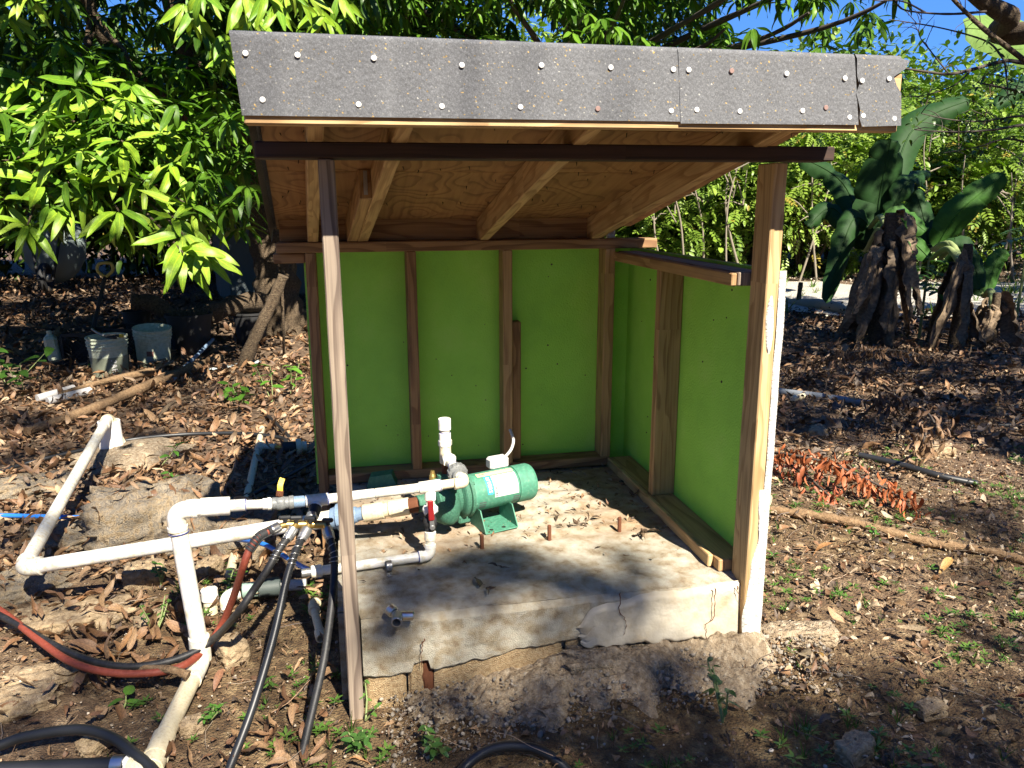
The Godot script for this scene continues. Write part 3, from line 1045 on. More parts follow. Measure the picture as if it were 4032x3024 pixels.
func label_patch(t: Transform3D, r: float, a0: float, a1: float, s0: float, s1: float) -> MB:
	# a piece of a cylinder round the y axis of t, from angle a0 to a1
	var m := MB.new()
	var pts := PackedVector3Array()
	var us := PackedVector2Array()
	for j in 9:
		for i in 2:
			var a := lerpf(a0, a1, j / 8.0)
			pts.append(t * Vector3(cos(a) * r, lerpf(s0, s1, i), sin(a) * r))
			us.append(Vector2(i, j / 8.0))
	m.grid(pts, 2, 9, us)
	for k in m.n.size():
		var d := t.basis * (t.affine_inverse() * m.v[k] * Vector3(1, 0, 1)).normalized()
		if m.n[k].dot(d) < 0.0:
			m.n[k] = -m.n[k]
	var q := m.ix
	m.ix = PackedInt32Array()
	for k in range(0, q.size(), 3):
		m.tri(q[k], q[k + 1], q[k + 2])
	return m


func glyphs(text: String, size: float, bold := true) -> Array:
	# meshes of single letters with their advance, size is the capital height
	var f := SystemFont.new()
	f.font_names = PackedStringArray(["Droid Sans"])
	f.font_weight = 700 if bold else 400
	var out := []
	for ch in text:
		var tm := TextMesh.new()
		tm.text = ch
		tm.font = f
		tm.font_size = 32
		tm.pixel_size = size / 23.0
		tm.depth = 0.0006
		tm.curve_step = 4.0
		out.append([tm, tm.get_aabb()])
	return out


# letters bent round the cylinder of t; run: +1 writes along the axis, 0 writes round it
func letters(parent: Node3D, text: String, t: Transform3D, r: float, angle: float, s: float, size: float, mat: Material, round_it := true, mirror := 1.0) -> void:
	var st := SurfaceTool.new()
	st.begin(Mesh.PRIMITIVE_TRIANGLES)
	var at := 0.0
	for g in glyphs(text, size):
		var box: AABB = g[1]
		var w := box.size.x
		var a := angle
		var yy := s
		if round_it:
			a = angle + mirror * (at + w * 0.5) / r
		else:
			yy = s + mirror * (at + w * 0.5)
		var out := Vector3(cos(a), 0, sin(a))
		var tang := Vector3(-sin(a), 0, cos(a))
		var right := tang * mirror if round_it else Vector3.UP * mirror
		var up := out.cross(right)
		var b := Basis(right, up, out)
		var local := Transform3D(b, out * (r + 0.0004) + Vector3(0, yy, 0))
		local = local * Transform3D(Basis(), Vector3(-box.get_center().x, -box.get_center().y if box.size.y < size * 0.9 else -size * 0.5 - box.position.y + (size - box.size.y) * 0.0, 0))
		local = t * local
		for k in (g[0] as TextMesh).get_surface_count():
			st.append_from(g[0], k, local)
		at += w + size * 0.16
	put(parent, "lettering", st.commit(), mat)


func build_pump() -> void:
	var d := Vector3(0.949, 0.0, -0.315).normalized()
	var o := Vector3(0.29, 0.39, -0.545)
	var root := thing("water_pump", Vector3(0.45, 0.267, -0.6), "green electric jet pump with white name plate on the slab", "water pump")
	# y of this frame runs along the shaft, z of it points up and forward
	var t := Transform3D(Basis(Vector3(0, 1, 0), d, Vector3(0, 1, 0).cross(d)), o)
	var m := MB.new()
	m.lathe(t, [Vector2(0.02, 0.0), Vector2(0.05, 0.001), Vector2(0.064, 0.006), Vector2(0.071, 0.018), Vector2(0.073, 0.035), Vector2(0.071, 0.062), Vector2(0.062, 0.078), Vector2(0.06, 0.09), Vector2(0.073, 0.096), Vector2(0.077, 0.1), Vector2(0.077, 0.112), Vector2(0.07, 0.114), Vector2(0.07, 0.117), Vector2(0.078, 0.119), Vector2(0.078, 0.13), Vector2(0.066, 0.134), Vector2(0.02, 0.134)], 40)
	# the round belly of the volute, the boss for the riser and a lug below
	m.stone(Transform3D(Basis(d, Vector3.UP, d.cross(Vector3.UP)), o + d * 0.045 + Vector3(0, -0.012, 0.012)), Vector3(0.088, 0.142, 0.15), noise, 2.0, 0.03, 16, 28, 0.25)
	m.lathe(Transform3D(Basis(), Vector3(0.343, 0.43, -0.565)), [Vector2(0.001, 0), Vector2(0.036, 0), Vector2(0.032, 0.03), Vector2(0.03, 0.044), Vector2(0.019, 0.046), Vector2(0.001, 0.046)], 24)
	m.box(Transform3D(Basis(d, Vector3.UP, d.cross(Vector3.UP)), o + d * 0.112 + Vector3(0, -0.078, 0.012)), Vector3(0.045, 0.03, 0.045), 0.006)
	put(root, "pump_casing", m, M.casting)
	for k in 6:
		m = MB.new()
		var a := TAU * k / 6.0 + 0.3
		var p := t * Vector3(cos(a) * 0.071, 0.13, sin(a) * 0.071)
		m.lathe(along(p, d), [Vector2(0.001, 0.007), Vector2(0.006, 0.007), Vector2(0.0062, 0)], 6)
		put(root, "bolt", m, M.casting)
		m = MB.new()
	m.lathe(along(o + d * 0.0, -d), [Vector2(0.036, 0.0), Vector2(0.03, 0.012), Vector2(0.03, 0.05), Vector2(0.028, 0.053), Vector2(0.02, 0.053)], 8)
	put(root, "inlet_boss", m, M.casting)
	m = MB.new()
	var R := 0.0645
	m.lathe(t, [Vector2(0.02, 0.134), Vector2(R, 0.135), Vector2(R, 0.306), Vector2(R - 0.002, 0.308), Vector2(R - 0.002, 0.311), Vector2(0.01, 0.311)], 48)
	var body := put(root, "motor_body", m, M.motor)
	m = MB.new()
	m.lathe(t, [Vector2(0.01, 0.311), Vector2(R + 0.0015, 0.3112), Vector2(R + 0.0015, 0.372), Vector2(R - 0.002, 0.381), Vector2(R - 0.012, 0.387), Vector2(0.03, 0.389), Vector2(0.001, 0.389)], 48)
	put(root, "motor_end_cap", m, M.motor)
	# which angle on the barrel looks at a given direction
	var ang := func(v: Vector3) -> float:
		var q := t.basis.inverse() * v
		return atan2(q.z, q.x)
	var a_up: float = ang.call(Vector3.UP)
	var front := Vector3.UP.cross(d)
	if front.z < 0.0:
		front = -front
	var a_fr: float = ang.call(front)
	var sg := signf(wrapf(a_fr - a_up, -PI, PI))
	var A := func(deg: float) -> float: return a_up + sg * deg_to_rad(deg)
	var strip := put(root, "data_strip", label_patch(t, R + 0.0006, A.call(4), A.call(22), 0.162, 0.302), M.stickertan)
	letters(strip, "2 - 1 R", t, R + 0.0007, A.call(13), 0.172, 0.006, M.print, false, 1.0)
	var blue := put(root, "maker_label", label_patch(t, R + 0.0006, A.call(25), A.call(84), 0.181, 0.204), M.labelblue)
	letters(blue, "MYERS", t, R + 0.0009, A.call(30), 0.1925, 0.0125, M.white, true, sg)
	var plate := put(root, "name_plate", label_patch(t, R + 0.0006, A.call(26), A.call(96), 0.208, 0.302), M.sticker)
	letters(plate, "MYERS", t, R + 0.0008, A.call(64), 0.2145, 0.0075, M.print, true, sg)
	m = MB.new()
	for k in 9:
		var s := 0.228 + k * 0.0078
		var a0: float = A.call(70 if k > 1 else 46)
		var a1: float = A.call(92 - (k * 7) % 5)
		var lb := label_patch(t, R + 0.001, a0, a1, s, s + (0.0018 if k > 1 else 0.003))
		var off := m.v.size()
		m.v.append_array(lb.v); m.n.append_array(lb.n); m.uv.append_array(lb.uv); m.c.append_array(lb.c)
		for q in lb.ix:
			m.ix.append(q + off)
	put(plate, "small_print", m, M.printgrey)
	# cooling slots low on the barrel
	for grp in [0.15, 0.282]:
		for k in 4:
			put(body, "cooling_slot", label_patch(t, R + 0.0007, A.call(104 + k * 7.5), A.call(107 + k * 7.5), grp, grp + 0.026), M.print)
	# base: a bent foot plate with two ears and bolt holes
	m = MB.new()
	var fx := Basis(d, Vector3.UP, d.cross(Vector3.UP))
	var mid := o + d * 0.215
	m.box(Transform3D(fx, Vector3(mid.x, 0.2735, mid.z) + front * 0.035), Vector3(0.125, 0.004, 0.13), 0.001)
	for s in [-0.062, 0.062]:
		var e := [Vector3(s - 0.002, -0.115, -0.03), Vector3(s + 0.002, -0.115, -0.03), Vector3(s + 0.002, -0.115, 0.1), Vector3(s - 0.002, -0.115, 0.1), Vector3(s - 0.002, -0.05, -0.03), Vector3(s + 0.002, -0.05, -0.03), Vector3(s + 0.002, -0.045, 0.06), Vector3(s - 0.002, -0.045, 0.06)]
		var w := []
		for q in e:
			w.append(mid + d * q.x + Vector3.UP * q.y + front * q.z)
		m.hexa(w)
	put(root, "foot_bracket", m, M.motor)
	for s in [-0.03, 0.018]:
		m = MB.new()
		var p: Vector3 = Vector3(mid.x, 0.2757, mid.z) + d * s + front * 0.078
		m.lathe(Transform3D(Basis(), p), [Vector2(0.001, 0.0), Vector2(0.0075, 0.0)], 12)
		put(root, "bolt_hole", m, M.nail)
	# grey capacitor box on the far side, with its cable
	m = MB.new()
	m.box(Transform3D(fx, o + d * 0.275 + Vector3(0, 0.078, 0) - front * 0.04), Vector3(0.075, 0.042, 0.045), 0.008)
	put(root, "terminal_box", m, M.boxgrey)
	var c0 := o + d * 0.315 + Vector3(0, 0.09, 0) - front * 0.05
	put(root, "cable_sleeve", tubed([c0, c0 + Vector3(0.022, 0.022, -0.01), c0 + Vector3(0.034, 0.05, -0.03), c0 + Vector3(0.028, 0.08, -0.06)], 0.0055, 10), M.boxgrey)
	m = MB.new()
	m.lathe(Transform3D(Basis(), Vector3(0.30, 0.452, -0.585)), [Vector2(0.001, 0.03), Vector2(0.007, 0.03), Vector2(0.009, 0.02), Vector2(0.012, 0.012), Vector2(0.013, 0.0)], 10)
	put(root, "priming_plug", m, M.brass)


func band(parent: Node3D, at: Vector3, d: Vector3, r: float, w := 0.0025) -> void:
	var m := MB.new()
	m.lathe(along(at, d), [Vector2(r - 0.001, 0), Vector2(r, 0), Vector2(r, w), Vector2(r - 0.001, w)], 20)
	put(parent, "glue_ring", m, M.primer)


func hexnut(at: Vector3, d: Vector3, r: float, w: float) -> MB:
	var m := MB.new()
	m.lathe(along(at, d), [Vector2(0.001, 0), Vector2(r * 0.96, 0), Vector2(r, w * 0.15), Vector2(r, w * 0.85), Vector2(r * 0.96, w), Vector2(0.001, w)], 6)
	return m


func build_discharge() -> void:
	var root := thing("discharge_pipework", Vector3(-0.05, 0.4, -0.36), "white glued plastic pipework from the pump to the tall standing pipe", "pipework")
	# riser on the pump
	var sx := Vector3(0.343, 0, -0.57)
	var H := func(y: float) -> Vector3: return sx + Vector3(0, y, 0)
	var up := Vector3.UP
	put(root, "nipple", cyl(H.call(0.47), H.call(0.517), 0.0135, 18), M.rust)
	put(root, "tee", cyl(H.call(0.512), H.call(0.578), 0.0195), M.cream)
	put(root, "hex_adapter", hexnut(H.call(0.572), up, 0.0235, 0.02), M.pvc)
	put(root, "coupling", cyl(H.call(0.59), H.call(0.618), 0.02), M.pvc)
	put(root, "pipe", cyl(H.call(0.61), H.call(0.63), 0.0165), M.pvcold)
	band(root, H.call(0.6175), up, 0.0185)
	band(root, H.call(0.6265), up, 0.0175)
	put(root, "open_socket", cyl(H.call(0.628), H.call(0.666), 0.0208, 24, 0.001, 0.0172), M.pvc)
	# branch from the riser forward to the discharge line
	var tc: Vector3 = H.call(0.543)
	var ec := Vector3(0.375, 0.512, -0.368)
	var bd := (ec - tc).normalized()
	var bl := tc.distance_to(ec)
	var B := func(k: float) -> Vector3: return tc + bd * bl * k
	put(root, "tee_branch", cyl(tc, B.call(0.2), 0.0185), M.cream)
	put(root, "hex_adapter", hexnut(B.call(0.17), bd, 0.0245, 0.02), M.pvc)
	put(root, "pipe", cyl(B.call(0.25), B.call(0.85), 0.0155), M.pvcold)
	band(root, B.call(0.42), bd, 0.0162)
	var m := MB.new()
	m.lathe(along(B.call(0.53), bd), [Vector2(0.012, 0), Vector2(0.021, 0.0), Vector2(0.022, 0.012), Vector2(0.029, 0.014), Vector2(0.031, 0.018), Vector2(0.031, 0.038), Vector2(0.029, 0.041), Vector2(0.023, 0.043), Vector2(0.022, 0.055), Vector2(0.012, 0.055)], 24)
	for k in 14:
		var a := TAU * k / 14.0
		var q := along(B.call(0.53), bd)
		m.box(Transform3D(q.basis * Basis(Vector3.UP, -a), q * Vector3(cos(a) * 0.031, 0.028, sin(a) * 0.031)), Vector3(0.003, 0.02, 0.006), 0.001)
	put(root, "union", m, M.greypvc)
	# the line itself: right end elbow, tee over the drain, long run, hose tee, valve, reducer, elbow
	var P := [Vector3(0.351, 0.513, -0.368), Vector3(0.263, 0.507, -0.366), Vector3(0.15, 0.503, -0.363), Vector3(-0.071, 0.496, -0.352), Vector3(-0.182, 0.501, -0.338), Vector3(-0.284, 0.509, -0.325), Vector3(-0.393, 0.516, -0.313), Vector3(-0.447, 0.517, -0.31)]
	var ld: Vector3 = (P[7] - P[0]).normalized()
	var L := func(x: float) -> Vector3:
		for k in 7:
			if x <= P[k].x and x >= P[k + 1].x:
				return P[k].lerp(P[k + 1], (P[k].x - x) / (P[k].x - P[k + 1].x))
		return P[0] if x > P[0].x else P[7]
	put(root, "elbow", elbow(ec + Vector3(0.004, 0.0, 0.004), -bd, ld, 0.0165, 0.034), M.cream)
	put(root, "pipe", cyl(L.call(0.35), L.call(0.3), 0.0145), M.cream)
	put(root, "tee", cyl(L.call(0.305), L.call(0.235), 0.0188), M.pvc)
	put(root, "pipe", cyl(L.call(0.24), L.call(0.1), 0.0148), M.pvcold)
	put(root, "pipe", cyl(L.call(0.1005), L.call(-0.04), 0.0148), M.pvc)
	band(root, L.call(0.302), ld, 0.0192)
	# hose tee
	put(root, "tee", cyl(L.call(-0.035), L.call(-0.103), 0.0185), M.pvc)
	band(root, L.call(-0.036), ld, 0.019)
	put(root, "coupling", cyl(L.call(-0.105), L.call(-0.138), 0.0172), M.bluegrey)
	put(root, "pipe", cyl(L.call(-0.137), L.call(-0.152), 0.0145), M.greypvc)
	m = cyl(L.call(-0.15), L.call(-0.198), 0.018)
	var vc: Vector3 = L.call(-0.174)
	m.stone(Transform3D(Basis(), vc), Vector3(0.04, 0.042, 0.042), noise, 4.0, 0.03, 10, 16, 0.2)
	put(root, "ball_valve", m, M.greypvc)
	put(root, "valve_end", hexnut(L.call(-0.15), -ld, 0.021, 0.014), M.greypvc)
	m = MB.new()
	m.box(Transform3D(Basis(Vector3.BACK, -0.2), vc + Vector3(0.0, 0.03, 0.0)), Vector3(0.02, 0.02, 0.008), 0.002)
	m.lathe(along(vc + Vector3(0.0, 0.03, 0.005), Vector3.BACK), [Vector2(0.007, 0), Vector2(0.007, 0.004), Vector2(0.001, 0.005)], 6)
	put(root, "valve_stem", m, M.rust)
	m = MB.new()
	var hp := curve([vc + Vector3(0.0, 0.033, 0.002), vc + Vector3(0.002, 0.045, 0.0), vc + Vector3(0.003, 0.056, -0.006), vc + Vector3(0.009, 0.07, -0.018)], 4)
	for k in hp.size() - 1:
		m.box(facing((hp[k] + hp[k + 1]) * 0.5, hp[k + 1] - hp[k], Vector3.BACK), Vector3(0.016, 0.003, hp[k].distance_to(hp[k + 1]) + 0.001), 0.0008)
	put(root, "yellow_valve_handle", m, M.yellow).set_meta("label", "yellow lever of the upper valve")
	put(root, "adapter", cyl(L.call(-0.197), L.call(-0.225), 0.0165), M.pvc)
	put(root, "hex_adapter", hexnut(L.call(-0.2), -ld * -1.0, 0.02, 0.01), M.pvc)
	put(root, "pipe", cyl(L.call(-0.222), L.call(-0.275), 0.0138), M.pvc)
	put(root, "coupling", cyl(L.call(-0.267), L.call(-0.312), 0.0172), M.pvc)
	band(root, L.call(-0.268), ld, 0.0178)
	put(root, "reducer", cyl(L.call(-0.312), L.call(-0.392), 0.0268), M.pvc)
	put(root, "pipe", cyl(L.call(-0.38), L.call(-0.43), 0.0245), M.pvc)
	# tall standing pipe at the left end
	var top: Vector3 = P[7]
	var foot := Vector3(-0.43, 0.085, -0.31)
	var dn := (foot - top).normalized()
	put(root, "elbow", elbow(top + Vector3(-0.012, -0.004, 0), -ld, dn, 0.0255, 0.058), M.pvc)
	put(root, "standing_pipe", cyl(top + dn * 0.05 + Vector3(-0.011, 0, 0), foot, 0.0245), M.pvc)
	band(root, top + dn * 0.068 + Vector3(-0.011, 0, 0), dn, 0.0285)
	put(root, "socket", cyl(foot + Vector3(0, 0.03, 0), foot - Vector3(0, 0.05, 0.0), 0.03), M.pvcold)
	# drain leg from the tee: valve with red grip, elbow, and a run along the slab
	var t0 := Vector3(0.27, 0.505, -0.366)
	var t1 := Vector3(0.262, 0.292, -0.338)
	var dd := (t1 - t0).normalized()
	var dl := t0.distance_to(t1)
	var D := func(k: float) -> Vector3: return t0 + dd * dl * k
	put(root, "tee_branch", cyl(D.call(0.06), D.call(0.19), 0.0175), M.pvc)
	put(root, "pipe", cyl(D.call(0.17), D.call(0.3), 0.0135), M.pvc)
	m = MB.new()
	m.stone(Transform3D(Basis(), D.call(0.33) + Vector3(0, 0, -0.004)), Vector3(0.05, 0.038, 0.044), noise, 7.0, 0.25, 8, 12, 0.1)
	put(root, "sealing_tape", m, M.white)
	m = cyl(D.call(0.3), D.call(0.63), 0.0165)
	m.stone(Transform3D(Basis(), D.call(0.5)), Vector3(0.043, 0.045, 0.043), noise, 5.0, 0.04, 10, 16, 0.2)
	put(root, "ball_valve", m, M.blackdull)
	var hb: Vector3 = D.call(0.54) + Vector3(0.004, 0, 0.026)
	put(root, "valve_stem", cyl(hb + Vector3(0, 0, -0.012), hb + Vector3(0, 0, 0.005), 0.0085, 12), M.zinc)
	put(root, "lever", plank(hb + Vector3(0, -0.004, 0.002), hb + Vector3(-0.003, 0.045, 0.002), 0.014, 0.003, Vector3.BACK), M.zinc)
	put(root, "red_valve_handle", plank(hb + Vector3(-0.002, 0.024, 0.003), hb + Vector3(-0.005, 0.09, 0.004), 0.0175, 0.009, Vector3.BACK), M.redgrip).set_meta("label", "worn red lever of the drain valve")
	put(root, "coupling", cyl(D.call(0.64), D.call(0.78), 0.018), M.pvcold)
	put(root, "pipe", cyl(D.call(0.77), D.call(0.92), 0.0145), M.pvc)
	var e2 := t1
	var we := Vector3(-0.085, 0.292, -0.3)
	put(root, "elbow", elbow(e2, -dd, we - e2, 0.0165, 0.036), M.pvc)
	put(root, "pipe", cyl(e2 + (we - e2).normalized() * 0.034, we, 0.0148), M.pvc)
	band(root, e2 + (we - e2).normalized() * 0.036, we - e2, 0.0178)
	m = MB.new()
	var sc := Vector3(0.132, 0.292, -0.292)
	var sd := (we - e2).normalized()
	var st := along(sc, sd)
	m.lathe(Transform3D(st.basis, sc - sd * 0.008), [Vector2(0.0155, 0), Vector2(0.0168, 0), Vector2(0.0168, 0.016), Vector2(0.0155, 0.016)], 18)
	m.box(Transform3D(Basis(), Vector3(sc.x, 0.275, sc.z + 0.024)), Vector3(0.016, 0.003, 0.022), 0.0008)
	m.lathe(Transform3D(Basis(), Vector3(sc.x, 0.276, sc.z + 0.026)), [Vector2(0.005, 0), Vector2(0.005, 0.003), Vector2(0.001, 0.004)], 8)
	put(root, "pipe_strap", m, M.zinc)
	put(root, "end_cap", cyl(we + Vector3(0.02, 0, -0.001), we - sd * -0.012, 0.019), M.pvc)
	put(root, "barb", cyl(we - Vector3(0.0, 0, 0), we + sd * 0.04, 0.0125), M.zinc)


func build_suction() -> void:
	var root := thing("suction_pipework", Vector3(-0.5, 0.25, -0.65), "long white suction pipe from the pump inlet across the yard to the stub", "pipework")
	var a := Vector3(0.243, 0.387, -0.53)
	var b := Vector3(-1.06, 0.17, -0.781)
	var d := (b - a).normalized()
	var S := func(x: float) -> Vector3: return a + (b - a) * ((a.x - x) / (a.x - b.x))
	put(root, "rusty_nipple", hexnut(S.call(0.247), d, 0.0275, 0.032), M.rust)
	put(root, "coupling", cyl(S.call(0.216), S.call(0.15), 0.029), M.cream)
	put(root, "pipe", cyl(S.call(0.155), S.call(0.12), 0.024), M.cream)
	put(root, "coupling", cyl(S.call(0.132), S.call(0.066), 0.029), M.cream)
	put(root, "pipe", cyl(S.call(0.07), S.call(0.02), 0.0225), M.bluegrey)
	var m := MB.new()
	m.lathe(along(S.call(0.045), d), [Vector2(0.01, 0), Vector2(0.026, 0), Vector2(0.028, 0.012), Vector2(0.04, 0.018), Vector2(0.042, 0.05), Vector2(0.046, 0.052), Vector2(0.046, 0.064), Vector2(0.038, 0.067), Vector2(0.034, 0.085), Vector2(0.01, 0.085)], 28)
	for k in 10:
		var q := along(S.call(0.045), d)
		var an := TAU * k / 10.0
		m.box(Transform3D(q.basis * Basis(Vector3.UP, -an), q * Vector3(cos(an) * 0.041, 0.036, sin(an) * 0.041)), Vector3(0.006, 0.034, 0.005), 0.001)
	put(root, "check_valve", m, M.bluegrey)
	put(root, "coupling", cyl(S.call(-0.035), S.call(-0.1), 0.0285), M.pvc)
	var b2 := b
	put(root, "long_pipe", cyl(S.call(-0.09), b - d * 0.03, 0.0243), M.pvc)
	var e1 := Vector3(-1.286, 0.2, -2.649)
	var d2 := (e1 - b2).normalized()
	put(root, "elbow", elbow(b2, -d, d2, 0.0285, 0.062), M.pvcold)
	put(root, "sloping_pipe", cyl(b2 + d2 * 0.05, e1 - d2 * 0.09, 0.0243), M.pvcold)
	put(root, "coupling", cyl(e1 - d2 * 0.16, e1 - d2 * 0.06, 0.028), M.pvcold)
	put(root, "elbow", elbow(e1, -d2, Vector3(0.45, -1, -0.2), 0.029, 0.055), M.cream)
	put(root, "drop_pipe", cyl(e1, e1 + Vector3(0.05, -0.16, -0.03), 0.02), M.cream)
	# wide stub it drops into, set in a pat of gravelly mortar
	var stub := thing("well_stub", Vector3(-1.284, 0, -2.643), "wide upright white pipe stub set in gravelly mortar", "pipe stub")
	var p := Vector3(-1.284, 0, -2.643)
	var sw := MB.new()
	sw.lathe(Transform3D(Basis(), p - Vector3(0, 0.05, 0)), [Vector2(0.066, 0), Vector2(0.058, 0.235), Vector2(0.0565, 0.236), Vector2(0.05, 0.236), Vector2(0.05, 0.1), Vector2(0.001, 0.1)], 32)
	put(stub, "pipe", sw, M.white)
	var mo := MB.new()
	mo.stone(Transform3D(Basis(Vector3.UP, 0.4), Vector3(-1.191, -0.015, -2.569)), Vector3(0.62, 0.13, 0.5), noise, 6.0, 0.3, 14, 26, 0.1)
	tag(put(self, "mortar_mound", mo, M.rubble), "low gravelly mortar mound round the white pipe stub", "mortar")


func spring_wrap(parent: Node3D, pts: Array, r: float, turns: int, wire: float, mat: Material) -> void:
	var c := curve(pts, 12)
	var out := PackedVector3Array()
	var total := turns * 12
	for k in total + 1:
		var f := float(k) / total * (c.size() - 1)
		var i := mini(int(f), c.size() - 2)
		var p := c[i].lerp(c[i + 1], f - i)
		var t := (c[i + 1] - c[i]).normalized()
		var x := t.cross(Vector3.FORWARD).normalized()
		var y := t.cross(x)
		var a := TAU * k / 12.0
		out.append(p + (x * cos(a) + y * sin(a)) * r)
	var m := MB.new()
	m.tube(out, same(wire, out.size()), 5)
	put(parent, "spring_guard", m, mat)


func build_hoses() -> void:
	var man := thing("hose_manifold", Vector3(-0.1, 0.45, -0.27), "brass four way hose manifold with black levers below the white pipe tee", "manifold")
	var a := Vector3(-0.159, 0.461, -0.27)
	var b := Vector3(-0.035, 0.448, -0.275)
	put(man, "brass_bar", cyl(a, b, 0.0115, 14), M.brass)
	var tee := Vector3(-0.07, 0.49, -0.35)
	var bend := Vector3(-0.078, 0.476, -0.31)
	put(man, "tee_outlet", cyl(tee, tee.lerp(bend, 0.55), 0.017), M.pvc)
	put(man, "swivel_elbow", cyl(tee.lerp(bend, 0.4), bend + Vector3(-0.006, -0.012, 0.012), 0.0185, 10, 0.004), M.blackdull)
	put(man, "swivel_nut", cyl(bend + Vector3(-0.006, -0.006, 0.006), Vector3(-0.085, 0.464, -0.285), 0.0175, 8), M.zinc)
	var outs := [Vector3(-0.178, 0.459, -0.258), Vector3(-0.136, 0.452, -0.252), Vector3(-0.098, 0.446, -0.252), Vector3(-0.041, 0.437, -0.258)]
	var roots := [Vector3(-0.153, 0.462, -0.27), Vector3(-0.126, 0.462, -0.27), Vector3(-0.091, 0.459, -0.271), Vector3(-0.047, 0.452, -0.274)]
	var ways := [Vector3(-0.183, 0.457, -0.256), Vector3(-0.15, 0.436, -0.235), Vector3(-0.112, 0.426, -0.235), Vector3(-0.035, 0.421, -0.24)]
	for k in 4:
		put(man, "outlet", cyl(roots[k], roots[k].lerp(outs[k], 0.8), 0.0095, 12), M.brass)
		var kn := MB.new()
		var kp: Vector3 = roots[k] + Vector3(0.004 * (k - 1), 0.022 - 0.003 * k, 0.008)
		kn.box(facing(kp, Vector3(1, -0.15 + 0.1 * k, 0.3 * (k - 1))), Vector3(0.013, 0.013, 0.036), 0.005)
		kn.box(facing(kp + Vector3(0, -0.008, 0), Vector3.UP, Vector3.BACK), Vector3(0.012, 0.012, 0.016), 0.003)
		put(man, "lever", kn, M.black)
	var paths := [
		[outs[0], Vector3(-0.196, 0.456, -0.245), Vector3(-0.227, 0.448, -0.225), Vector3(-0.252, 0.421, -0.21), Vector3(-0.275, 0.367, -0.205), Vector3(-0.32, 0.24, -0.289), Vector3(-0.372, 0.12, -0.348), Vector3(-0.419, 0.072, -0.301), Vector3(-0.469, 0.072, -0.226), Vector3(-0.553, 0.072, -0.211), Vector3(-0.669, 0.072, -0.241), Vector3(-0.79, 0.072, -0.323), Vector3(-0.926, 0.072, -0.473), Vector3(-1.109, 0.072, -0.689), Vector3(-1.237, 0.072, -0.804)],
		[outs[1], Vector3(-0.15, 0.435, -0.238), Vector3(-0.178, 0.407, -0.205), Vector3(-0.207, 0.366, -0.18), Vector3(-0.243, 0.319, -0.17), Vector3(-0.289, 0.259, -0.16), Vector3(-0.375, 0.12, -0.295), Vector3(-0.441, 0.08, -0.285), Vector3(-0.525, 0.072, -0.257), Vector3(-0.625, 0.072, -0.259), Vector3(-0.74, 0.072, -0.319), Vector3(-0.876, 0.072, -0.436), Vector3(-1.013, 0.072, -0.574), Vector3(-1.179, 0.072, -0.728)],
		[outs[2], Vector3(-0.111, 0.431, -0.232), Vector3(-0.132, 0.403, -0.18), Vector3(-0.152, 0.357, -0.13), Vector3(-0.172, 0.288, -0.075), Vector3(-0.194, 0.22, -0.02), Vector3(-0.237, 0.116, 0.08), Vector3(-0.282, 0.034, 0.17), Vector3(-0.308, -0.002, 0.235), Vector3(-0.337, -0.023, 0.32)],
		[outs[3], Vector3(-0.035, 0.424, -0.238), Vector3(-0.025, 0.388, -0.205), Vector3(-0.026, 0.334, -0.17), Vector3(-0.037, 0.27, -0.105), Vector3(-0.059, 0.169, -0.03), Vector3(-0.091, 0.077, 0.055), Vector3(-0.126, -0.023, 0.13), Vector3(-0.147, -0.076, 0.18)],
	]
	var labels := ["terracotta red hose curving left from the manifold's first outlet", "black hose curving left across the rocks beside the red hose", "black hose dropping from the manifold's third outlet towards the viewer", "scuffed black hose dropping close beside the grey front post"]
	for k in 4:
		var h := thing("garden_hose", paths[k][0], labels[k], "hose", "garden hoses on the manifold")
		put(h, "hose", tubed(paths[k], 0.0108, 14, 10), M.hosered if k == 0 else (M.hoseblack if k == 1 or k == 3 else M.black))
		var q: Vector3 = outs[k]
		var w: Vector3 = (paths[k][1] - q).normalized()
		put(h, "coupling", hexnut(q - w * 0.004, w, 0.0165, 0.026), M.steel if k == 0 else M.zinc)
		put(h, "collar", cyl(q + w * 0.02, q + w * 0.032, 0.0142, 16), M.blackdull if k == 0 else M.zinc)
		if k == 0:
			var c := curve([q + w * 0.036, paths[0][2], paths[0][3]], 8)
			var sl := MB.new()
			for r in 8:
				var f := 1 + r * 2
				if f + 1 < c.size():
					var t := (c[f + 1] - c[f]).normalized()
					sl.lathe(along(c[f], t), [Vector2(0.009, 0), Vector2(0.0142, 0), Vector2(0.0142, 0.0075), Vector2(0.009, 0.0075)], 14)
			for s in 3:
				var cc := curve([q + w * 0.03, paths[0][2], paths[0][3]], 8)
				for r in cc.size():
					cc[r] += Vector3([0.0, 0.008, -0.006][s], [0.0125, -0.006, -0.006][s], [0.002, 0.008, 0.008][s])
				sl.tube(cc, same(0.0035, cc.size()), 6)
			put(h, "ribbed_sleeve", sl, M.blackdull)
		else:
			spring_wrap(h, [q + w * 0.034, paths[k][1], paths[k][2], paths[k][3].lerp(paths[k][2], 0.55)], 0.0128, 8, 0.0014, M.steel if k < 3 else M.zinc)
	# blue hose that leaves the drain end and runs back under the long pipe
	var bh := [Vector3(-0.074, 0.278, -0.3), Vector3(-0.109, 0.25, -0.399), Vector3(-0.15, 0.21, -0.531), Vector3(-0.209, 0.19, -0.658), Vector3(-0.268, 0.18, -0.768), Vector3(-0.312, 0.17, -0.832), Vector3(-0.392, 0.12, -0.987), Vector3(-0.494, 0.05, -1.196)]
	tag(put(self, "blue_hose", tubed(bh, 0.0085, 12), M.blue), "thin blue hose running from the drain end under the long pipe", "hose")
